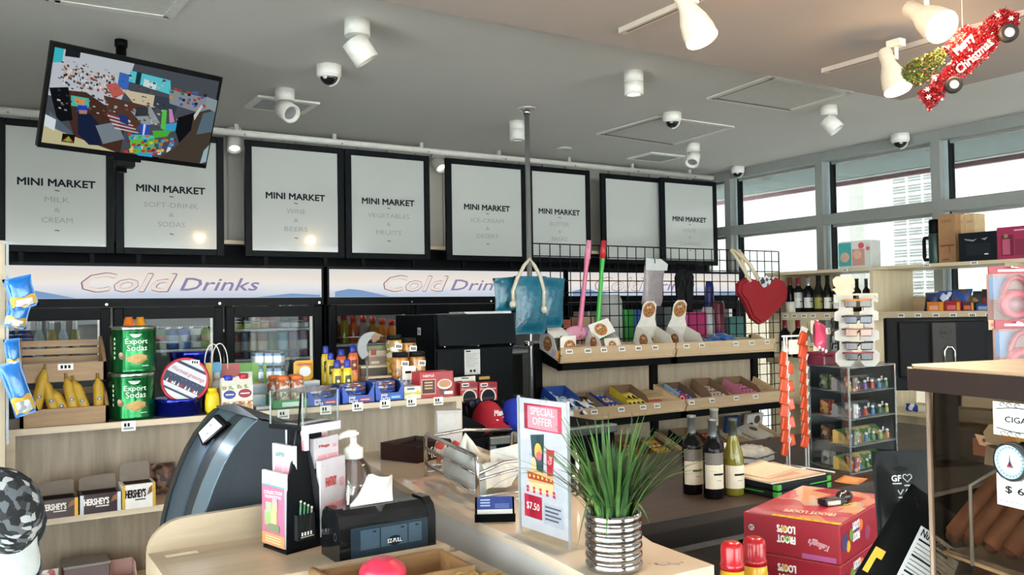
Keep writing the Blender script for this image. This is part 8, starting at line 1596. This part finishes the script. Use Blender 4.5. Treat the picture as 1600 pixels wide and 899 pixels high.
for i in range(7):
    x = .032+.026*i; p0_ = Vector((x, .045, zc_-.008)); p1_ = p0_+Vector((.036, .06, .088)); d = (p1_-p0_)
    b = MB(); b.tube([p0_, p0_+d*.02, p0_+d*.5, p0_+d*.93, p1_], [.009, .0118, .0125, .011, .005], CG, 14); b.sphere(p0_+d*.004, .009, .009, .009, CGE, 10, 6); solo(b, 'cigar', '%s cigar leaning in the acrylic cigar case' % ['leftmost', 'second', 'third', 'fourth', 'fifth', 'sixth', 'rightmost'][i], 'cigar', mat=TQ, group='cigars in the case')
for i in range(3):
    x = .045+.026*i; p0_ = Vector((x, .085, zc_-.005)); b = MB(); d = Vector((.036, .05, .08)); b.tube([p0_, p0_+d*.02, p0_+d*.5, p0_+d*.93, p0_+d], [.0075, .0095, .0102, .009, .004], CG, 12); solo(b, 'cigar', 'cigar in the rear row of the acrylic case, %s' % ['left', 'middle', 'right'][i], 'cigar', mat=TQ, group='cigars in the case')
b = MB(); X = FR(0) @ T_(0, 0, -.07); b.prism([(.046, ht-.080), (.076, ht-.082), (.070, ht-.094), (.052, ht-.092)], 0, .0015, M('#d8b9a2', .5), X); b.disc(X, .059, ht-.086, .0025, M('#5a3a30', .5), .002, seg=8); b.box(.04, .072, .0715, .11, ht-.106, ht-.086, M('#7d4a34', .5)); solo(b, 'card_tag', 'small pink trapezoid card on a brown box inside the cigar case', 'card', mat=TQ)
b = MB(); b.box(.03, .2, .125, .22, ht-.106, ht-.055, M('#2f3236', .4), bev=.003); solo(b, 'cigar_box', 'dark box on the upper inner shelf of the cigar case', 'box', mat=TQ)
b = MB(); b.prism([(.10, ht-.068), (.108, ht-.058), (.125, ht-.058), (.125, ht-.082), (.103, ht-.078)], -.03, -.02, M('#a3937d', .4), FR(0)); b.prism([(.103, ht-.082), (.125, ht-.088), (.125, ht-.104), (.10, ht-.104)], -.03, -.02, M('#8a7f72', .4), FR(0)); solo(b, 'tan_folder', 'folded tan card standing behind the hygrometer in the case', 'card', mat=TQ)
# headphone packages on a peg stand
Dh = 2.3
def hphone(px0, px1, yt, yb, D_, label):
    c = atD((px0+px1)/2, (yt+yb)/2, D_); s = D_/F; w, h = (px1-px0)*s, (yb-yt)*s; t = thing('headphone_package', label, 'package', c, -math.degrees(PSI)-10, 'red headphone packages'); X = FR(0); RH = M('#8f2030', .3, coat=.4)
    b = MB(); b.prism([(-w/2, h*.36), (w/2, h*.36), (w/2, h/2), (-w/2, h/2)], -.004, .004, M('#8a1c2c', .4), X); b.box(-w/2, w/2, .012, .016, -h/2, h*.36, M('#8a6a60', .5)); b.rect(FR(-.024) if 0 else X @ T_(0, 0, -.0118), -w*.45, -h*.1, -w*.05, h*.3, M('#5a7aa0', .4), .0); b.rect(X, -w*.3, h*.4, w*.3, h*.44, PAPER, .005); b.done('card', t)
    b = MB(); 
    b.box(-w/2, w/2, -.03, -.028, -h/2, h*.36, GLASS('#f6f2f2', .02, .06, .12)); b.done('clear_front', t)
    b = MB(); b.tube([(w*.12+w*.3*math.cos(a), 0, -h*.08+h*.38*math.sin(a)) for a in [math.radians(-20+k*20) for k in range(12)]], .008, RH, 8); b.done('headband', t)
    b = MB(); b.lathe([(w*.36, -.014), (w*.38, 0), (w*.34, .012), (w*.2, .013), (w*.19, .010), (.0004, .010)], RH, 24, X=X @ T_(w*.05, -h*.2, .012), ms=[RH, RH, M('#a8384a', .3), RH, M('#7a4a50', .3)]); b.done('ear_cup', t)
hphone(1548, 1612, 416, 502, Dh, 'upper red headphone package hanging at the right edge'); hphone(1558, 1625, 500, 596, Dh-.05, 'lower red headphone package hanging at the right edge')
b = MB(); c = atD(1553, 508, Dh-.02); b.box(-.013, .013, -.001, .001, -.013, .013, M('#d9b99c', .5)); b.rect(FR(.002), -.008, -.004, .006, .004, M('#c98a80', .5)); solo(b, 'price_card', 'small peach price card below the upper headphone package', 'price card', c, -42)
c = atD(1625, 480, Dh+.06); t = thing('peg_stand', 'black peg stand carrying headphone packages, mostly out of frame', 'stand', (c.x, c.y, FC)); hz1 = atD(1600, 412, Dh+.06).z-FC; b = MB(); b.cyl((0, 0, 0), (0, 0, hz1+.03), .008, BLK, 10); b.box(-.1, .1, -.08, .08, 0, .008, BLK); tip = atD(1580, 418, Dh-.02)-Vector((c.x, c.y, FC)); tip2 = atD(1590, 505, Dh-.07)-Vector((c.x, c.y, FC))
b.cyl((0, 0, tip.z), tip, .003, CHR, 8); b.cyl((0, 0, tip2.z), tip2, .003, CHR, 8); b.done('stand', t)
# small blue and white pack on the shelf beside the case
b = MB(); b.pillow(.09, .05, .03, CELLS(('#1f2f86', '#e0e2e6', '#24369a', '#d3d6dc'), 30, .35), FR(0) @ T_(0, .026, 0)); y = atX(1414, 640, 5.1).y; solo(b, 'snack_bag', 'small navy and white pack on the lower shelf right of the acrylic tower', 'snack bag', (5.17, y, .9005), -90)

# ================================================================ hanging screen
TVM = Matrix.Translation((.5829, 3.9857, 2.4945)) @ Matrix.Rotation(.2708, 4, 'Z') @ Matrix.Rotation(.0093, 4, 'Y') @ Matrix.Rotation(.3703, 4, 'X')
t = thing('wall_screen', 'tilted flat screen hanging from the ceiling, showing a security camera view', 'screen', mat=TVM); w, h = .73, .43
b = MB(); b.box(-w/2, w/2, 0, .03, -h/2, h/2, BLKS, bev=.004); b.box(-w*.3, w*.3, .03, .06, -h*.35, h*.2, BLK, bev=.01)
for u0, u1, v0, v1 in ((-w/2, w/2, h/2-.012, h/2), (-w/2, w/2, -h/2, -h/2+.02), (-w/2, -w/2+.012, -h/2+.02, h/2-.012), (w/2-.012, w/2, -h/2+.02, h/2-.012)): b.box(u0, u1, -.004, 0, v0, v1, BLKS)
b.box(-.06, .06, -.003, .02, -h/2-.012, -h/2, BLKS); b.done('frame', t)
X = FR(0); sw, sh = w/2-.012, h/2-.02; K = 1.0
S = lambda u, v: (u*sw*2-sw, (1-v)*(2*sh-.004)-sh+.002)   # u right, v down 0..1
b = MB(); lay = [0]
def sp(pts, c, s=.8): lay[0] += 1; b.poly(X, [S(*q) for q in pts], EM(c, s*.95), .0004+.00004*lay[0])
sp([(0, 0), (1, 0), (1, 1), (0, 1)], '#4f545c')
sp([(0, 0), (.45, 0), (.4, .5), (0, .5)], '#c9cfd6'); sp([(0, 0), (.05, 0), (.05, .14), (0, .16)], '#3fc4cf'); sp([(.06, 0), (.14, 0), (.14, .06), (.06, .07)], '#20262c')
rs = random.Random(3)
for i in range(90):
    u = rs.uniform(.06, .34); v = .14+rs.uniform(0, .2)+u*.06; c = rs.choice(['#2b2b2f', '#c98a4a', '#e3e3e3', '#a34a36', '#3a4a6a', '#d8b48a', '#6a4a3a']); q = .012; sp([(u, v), (u+q, v+.004), (u+q, v+.03), (u, v+.026)], c)
sp([(.37, .12), (.44, .13), (.43, .3), (.37, .28)], '#3f72c8'); sp([(.43, .08), (.68, .1), (.7, .26), (.43, .2)], '#5fd2de'); sp([(.47, .08), (.5, .08), (.5, .22), (.47, .21)], '#1f3b44'); sp([(.52, .14), (.6, .16), (.6, .24), (.52, .22)], '#d7eef0')
sp([(.3, .28), (.36, .24), (.42, .34), (.36, .42)], '#c9645a'); sp([(.4, .3), (.62, .3), (.66, .42), (.5, .46)], '#d8c9a8'); sp([(.6, .3), (.76, .3), (.74, .5), (.6, .42)], '#3c4654'); sp([(.68, .2), (.97, .22), (.97, .42), (.7, .36)], '#8f98a0')
for i in range(26): u = rs.uniform(.68, .95); v = rs.uniform(.16, .34); sp([(u, v), (u+.02, v), (u+.02, v+.03), (u, v+.03)], rs.choice(['#b8483c', '#d8d8d8', '#3a7a4a', '#4a6ab0', '#2a2a2a', '#c9a04a']))
sp([(.05, .42), (.2, .4), (.45, .62), (.45, 1), (.2, 1)], '#4b3229'); sp([(.3, .4), (.62, .44), (.52, .7), (.34, .6)], '#5b3e33')
sp([(0, .42), (.1, .38), (.15, .72), (.07, .76)], '#14161a'); sp([(.12, .46), (.22, .46), (.23, .56), (.13, .57)], '#4fc3b4'); sp([(.14, .48), (.2, .48), (.2, .54), (.15, .54)], '#e09a5a')
sp([(.02, .66), (.16, .86), (.17, .98), (.02, .8)], '#5a6c7a'); sp([(.0, .8), (.1, .86), (.42, 1), (0, 1)], '#cdc79a'); sp([(0, .7), (.06, .74), (.06, .86), (0, .82)], '#e4eef2')
sp([(.17, .62), (.24, .62), (.3, .72), (.33, .95), (.26, .96), (.19, .86)], '#1c2642'); sp([(.165, .55), (.215, .54), (.225, .6), (.17, .61)], '#2447c9'); sp([(.175, .6), (.22, .59), (.222, .63), (.18, .64)], '#b98a72')
sp([(.28, .74), (.4, .66), (.46, .84), (.34, .93)], '#7f8c94')
for i in range(8): q = i*.016; sp([(.33+q*.55, .58+q*1.3), (.47+q*.6, .62+q*1.1), (.47+q*.6, .63+q*1.1), (.33+q*.55, .595+q*1.3)], '#d8d4d8' if i % 2 else '#8f3a4a')
sp([(.4, .57), (.46, .58), (.47, .68), (.42, .66)], '#2c3c7a')
sp([(.47, .52), (.58, .42), (.66, .6), (.56, .66)], '#9aa4a8'); sp([(.5, .46), (.57, .44), (.58, .54), (.5, .57)], '#3a3d42'); sp([(.54, .64), (.6, .64), (.6, .78), (.55, .78)], '#2e54c8'); sp([(.56, .64), (.575, .64), (.575, .78), (.565, .78)], '#dfe5f0')
sp([(.48, .8), (.64, .76), (.66, .98), (.56, 1), (.52, .98)], '#6cc24a'); sp([(.49, .78), (.64, .75), (.63, .8), (.5, .82)], '#59c9d2'); sp([(.66, .62), (.84, .52), (.8, .64), (.7, .7)], '#3fa7d8'); sp([(.62, .7), (.74, .66), (.72, .74), (.64, .78)], '#55b83c'); sp([(.66, .44), (.69, .44), (.7, .66), (.67, .66)], '#5ccf4c'); sp([(.7, .42), (.72, .42), (.75, .56), (.72, .58)], '#d58fc6'); sp([(.76, .52), (.84, .5), (.82, .56), (.78, .57)], '#d8cf3c')
for i in range(70):
    u = rs.uniform(.46, .78); v = rs.uniform(.74, .97); 
    if abs(u-.62) < .2-(v-.74)*.2: sp([(u, v), (u+.022, v-.008), (u+.024, v+.025), (u+.002, v+.03)], rs.choice(['#3c8fd0', '#c9403c', '#e0d04a', '#56b24a', '#e6e9ec', '#7a2f3a', '#2c4f9a', '#d27a3a', '#3fb6c4']))
for i in range(170):
    u = rs.uniform(.03, .66); v = rs.uniform(.1, .62); q = rs.uniform(.006, .02); sp([(u, v), (u+q, v+q*.4), (u+q*.9, v+q*1.3), (u-.002, v+q)], rs.choice(['#2c2f35', '#8f959c', '#5a4034', '#b7bcc2', '#3a4450', '#7a5a48', '#c9c2b4', '#444a52']))
sp([(.54, .97), (.64, .95), (.64, 1), (.55, 1)], '#37aee6'); sp([(.76, .5), (.87, .4), (.86, .62), (.8, .8), (.76, .66)], '#15171b'); sp([(.86, .42), (1, .3), (1, 1), (.68, 1), (.78, .84), (.86, .62)], '#4b4238'); sp([(.92, .4), (1, .34), (1, .6), (.9, .66)], '#5f7480'); sp([(.92, .2), (1, .22), (1, .36), (.93, .33)], '#93a3aa'); sp([(.86, .44), (.9, .3), (.91, .32), (.87, .5)], '#d8d8d0'); sp([(.97, .84), (1, .76), (1, .97), (.96, 1)], '#a8c0c8')
sp([(.1, .87), (.17, .87), (.17, .96), (.1, .96)], '#191512'); sp([(.105, .95), (.165, .95), (.135, .89)], '#d86a2c'); sp([(.12, .95), (.15, .95), (.135, .89)], '#7ac04a')
c = S(.83, .94); b.text(X, 'Camera 01', c[0], c[1], .010, EM('#ffffff', .95), w=.085, n=.008)
b.done('screen_picture', t)
pq_ = atZ(190, 44, CEIL); t = thing('screen_mount', 'black pole and bracket holding the tilted screen from the ceiling', 'mount', (.545, 4.12, 0)); b = MB(); zb1 = 2.24; b.cyl((0, 0, zb1), (0, 0, CEIL), .022, BLK, 18); b.cyl((0, 0, CEIL-.03), (0, 0, CEIL), .027, BLK, 18); b.done('pole', t)
b = MB(); b.box(-.03, .05, -.05, .02, zb1+.02, zb1+.06, BLK, bev=.005); b.done('bracket', t)

# ================================================================ tinsel truck
Dt = 2.62; c = atD(1505, 95, Dt); s = Dt/F
Mt = Matrix(((rt.x, up.x, -fw.x, c.x), (rt.y, up.y, -fw.y, c.y), (rt.z, up.z, -fw.z, c.z), (0, 0, 0, 1))) @ Ry(-14)
t = thing('tinsel_truck', 'red tinsel pickup truck ornament lettered Merry Christmas, hanging nose up by the window', 'ornament', mat=Mt)
uv = lambda x, y: ((x-1505)*s, (95-y)*s)
TR1 = M('#a3141f', .22, .55, v=.35, sc=70); TR2 = M('#d8352f', .18, .6, v=.3, sc=70); TR3 = M('#7d0f18', .3, .4, v=.3, sc=70); SIL = M('#e9c9c4', .2, .7)
body = [uv(*q) for q in ((1440, 142), (1462, 127), (1475, 112), (1492, 92), (1478, 72), (1490, 60), (1505, 42), (1524, 50), (1540, 32), (1560, 20), (1582, 30), (1580, 48), (1560, 50), (1553, 62), (1552, 76), (1530, 98), (1508, 118), (1490, 124), (1478, 136), (1476, 150), (1458, 168))]
def inside(p, P):
    r_ = False; n = len(P)
    for i in range(n):
        (x1, y1), (x2, y2) = P[i], P[(i+1) % n]
        if (y1 > p[1]) != (y2 > p[1]) and p[0] < (x2-x1)*(p[1]-y1)/(y2-y1)+x1: r_ = not r_
    return r_
def tinsel(b, P, n, mats, th, L=.014, wq=.0016):
    xs_ = [q[0] for q in P]; ys_ = [q[1] for q in P]; k = 0; rs = random.Random(5)
    while k < n:
        u, v = rs.uniform(min(xs_), max(xs_)), rs.uniform(min(ys_), max(ys_))
        if not inside((u, v), P): continue
        sd = rs.choice((1, 1, 1, -1)); z = sd*th; d = Vector((rs.uniform(-1, 1), rs.uniform(-1, 1), sd*rs.uniform(.1, 1))).normalized(); o = Vector((u, v, z)); q = d.cross(Vector((rs.uniform(-1, 1), rs.uniform(-1, 1), rs.uniform(-1, 1)))).normalized()*wq; l = L*rs.uniform(.5, 1)
        b.add([tuple(o-q), tuple(o+q), tuple(o+d*l+q*.6), tuple(o+d*l-q*.6)], [(0, 1, 2, 3)], rs.choice(mats)); k += 1
    m_ = len(P)
    for i in range(m_):
        a, c_ = Vector(P[i]), Vector(P[(i+1) % m_]); e = (c_-a); nn = max(2, int(e.length/.0016))
        for j in range(nn):
            p = a+e*(j+rs.random())/nn; d = Vector((rs.uniform(-1, 1), rs.uniform(-1, 1), rs.uniform(-.6, .6))).normalized(); o = Vector((p.x, p.y, rs.uniform(-th, th))); q = d.cross(Vector((0, 0, 1))).normalized()*wq; l = L*.75*rs.uniform(.4, 1)
            b.add([tuple(o-q), tuple(o+q), tuple(o+d*l+q*.5), tuple(o+d*l-q*.5)], [(0, 1, 2, 3)], rs.choice(mats))
b = MB(); b.prism(body, -.014, .014, TR3); tinsel(b, body, 2600, [TR1, TR1, TR2, TR3, TR1, SIL] if 0 else [TR1, TR1, TR2, TR3, TR1, TR2, TR3, TR1, SIL], .014); b.done('truck_body', t)
def wheel(x, y, rp):
    u, v = uv(x, y); r = rp*s; b = MB(); Xw = T_(u, v, .026); b.lathe([(r*.55, -.01), (r, -.01), (r, .008), (r*.85, .012), (r*.55, .011)], M('#2d2a29', .6), 28, Xw, cap=False); b.done('tyre', t) if 0 else None
    o = b.done('wheel', t); b = MB(); b.lathe([(r*.56, -.009), (r*.56, .010), (.0004, .011)], M('#d3bfb4', .6), 20, Xw, cap=False); b.done('hub', o)
wheel(1488, 135, 12.5); wheel(1565, 60, 13.5)
tree = [uv(*q) for q in ((1416, 106), (1424, 96), (1436, 90), (1448, 86), (1460, 82), (1470, 74), (1478, 80), (1476, 92), (1470, 100), (1464, 112), (1454, 122), (1442, 128), (1430, 124), (1420, 116))]
TG1, TG2, TG3 = M('#3f5a24', .3, .4, v=.3, sc=70), M('#6a7f2c', .25, .5, v=.3, sc=70), M('#c9c04a', .2, .6)
b = MB(); b.prism(tree, -.012, .012, M('#2c3d1c', .6)); tinsel(b, tree, 900, [TG1, TG1, TG2, TG3, TG1, M('#b0453a', .2, .5)], .012, .013); b.done('tinsel_tree', t)
b = MB(); X = T_(*uv(1503, 74), .031) @ Rz(47); WH2 = M('#efe6e4', .5); b.text(X, 'Merry', .0, .0, .030, WH2, w=.07, bold=.03, shear=.2); X = T_(*uv(1514, 90), .031) @ Rz(43); b.text(X, 'Christmas', -.0, -.006, .026, M('#e3b9b8', .5), w=.125, bold=.02, shear=.2)
b.done('lettering', t)
for q in ((1452, 152), (1450, 140), (1550, 32), (1568, 38), (1460, 122)):
    u, v = uv(*q); b = MB()
    for k in range(3): a = k*60; b.rect(T_(u, v, .03) @ Rz(a), -.008, -.0011, .008, .0011, WH2, .0004*k)
    b.done('snowflake', t)
b = MB(); hk = Mt.inverted() @ Vector((c.x+.02, c.y+.01, 2.68)); b.cyl((0, .02, 0), tuple(hk), .0006, M('#d8d8d8', .3), 5); o = b.done('hanging_thread', t)
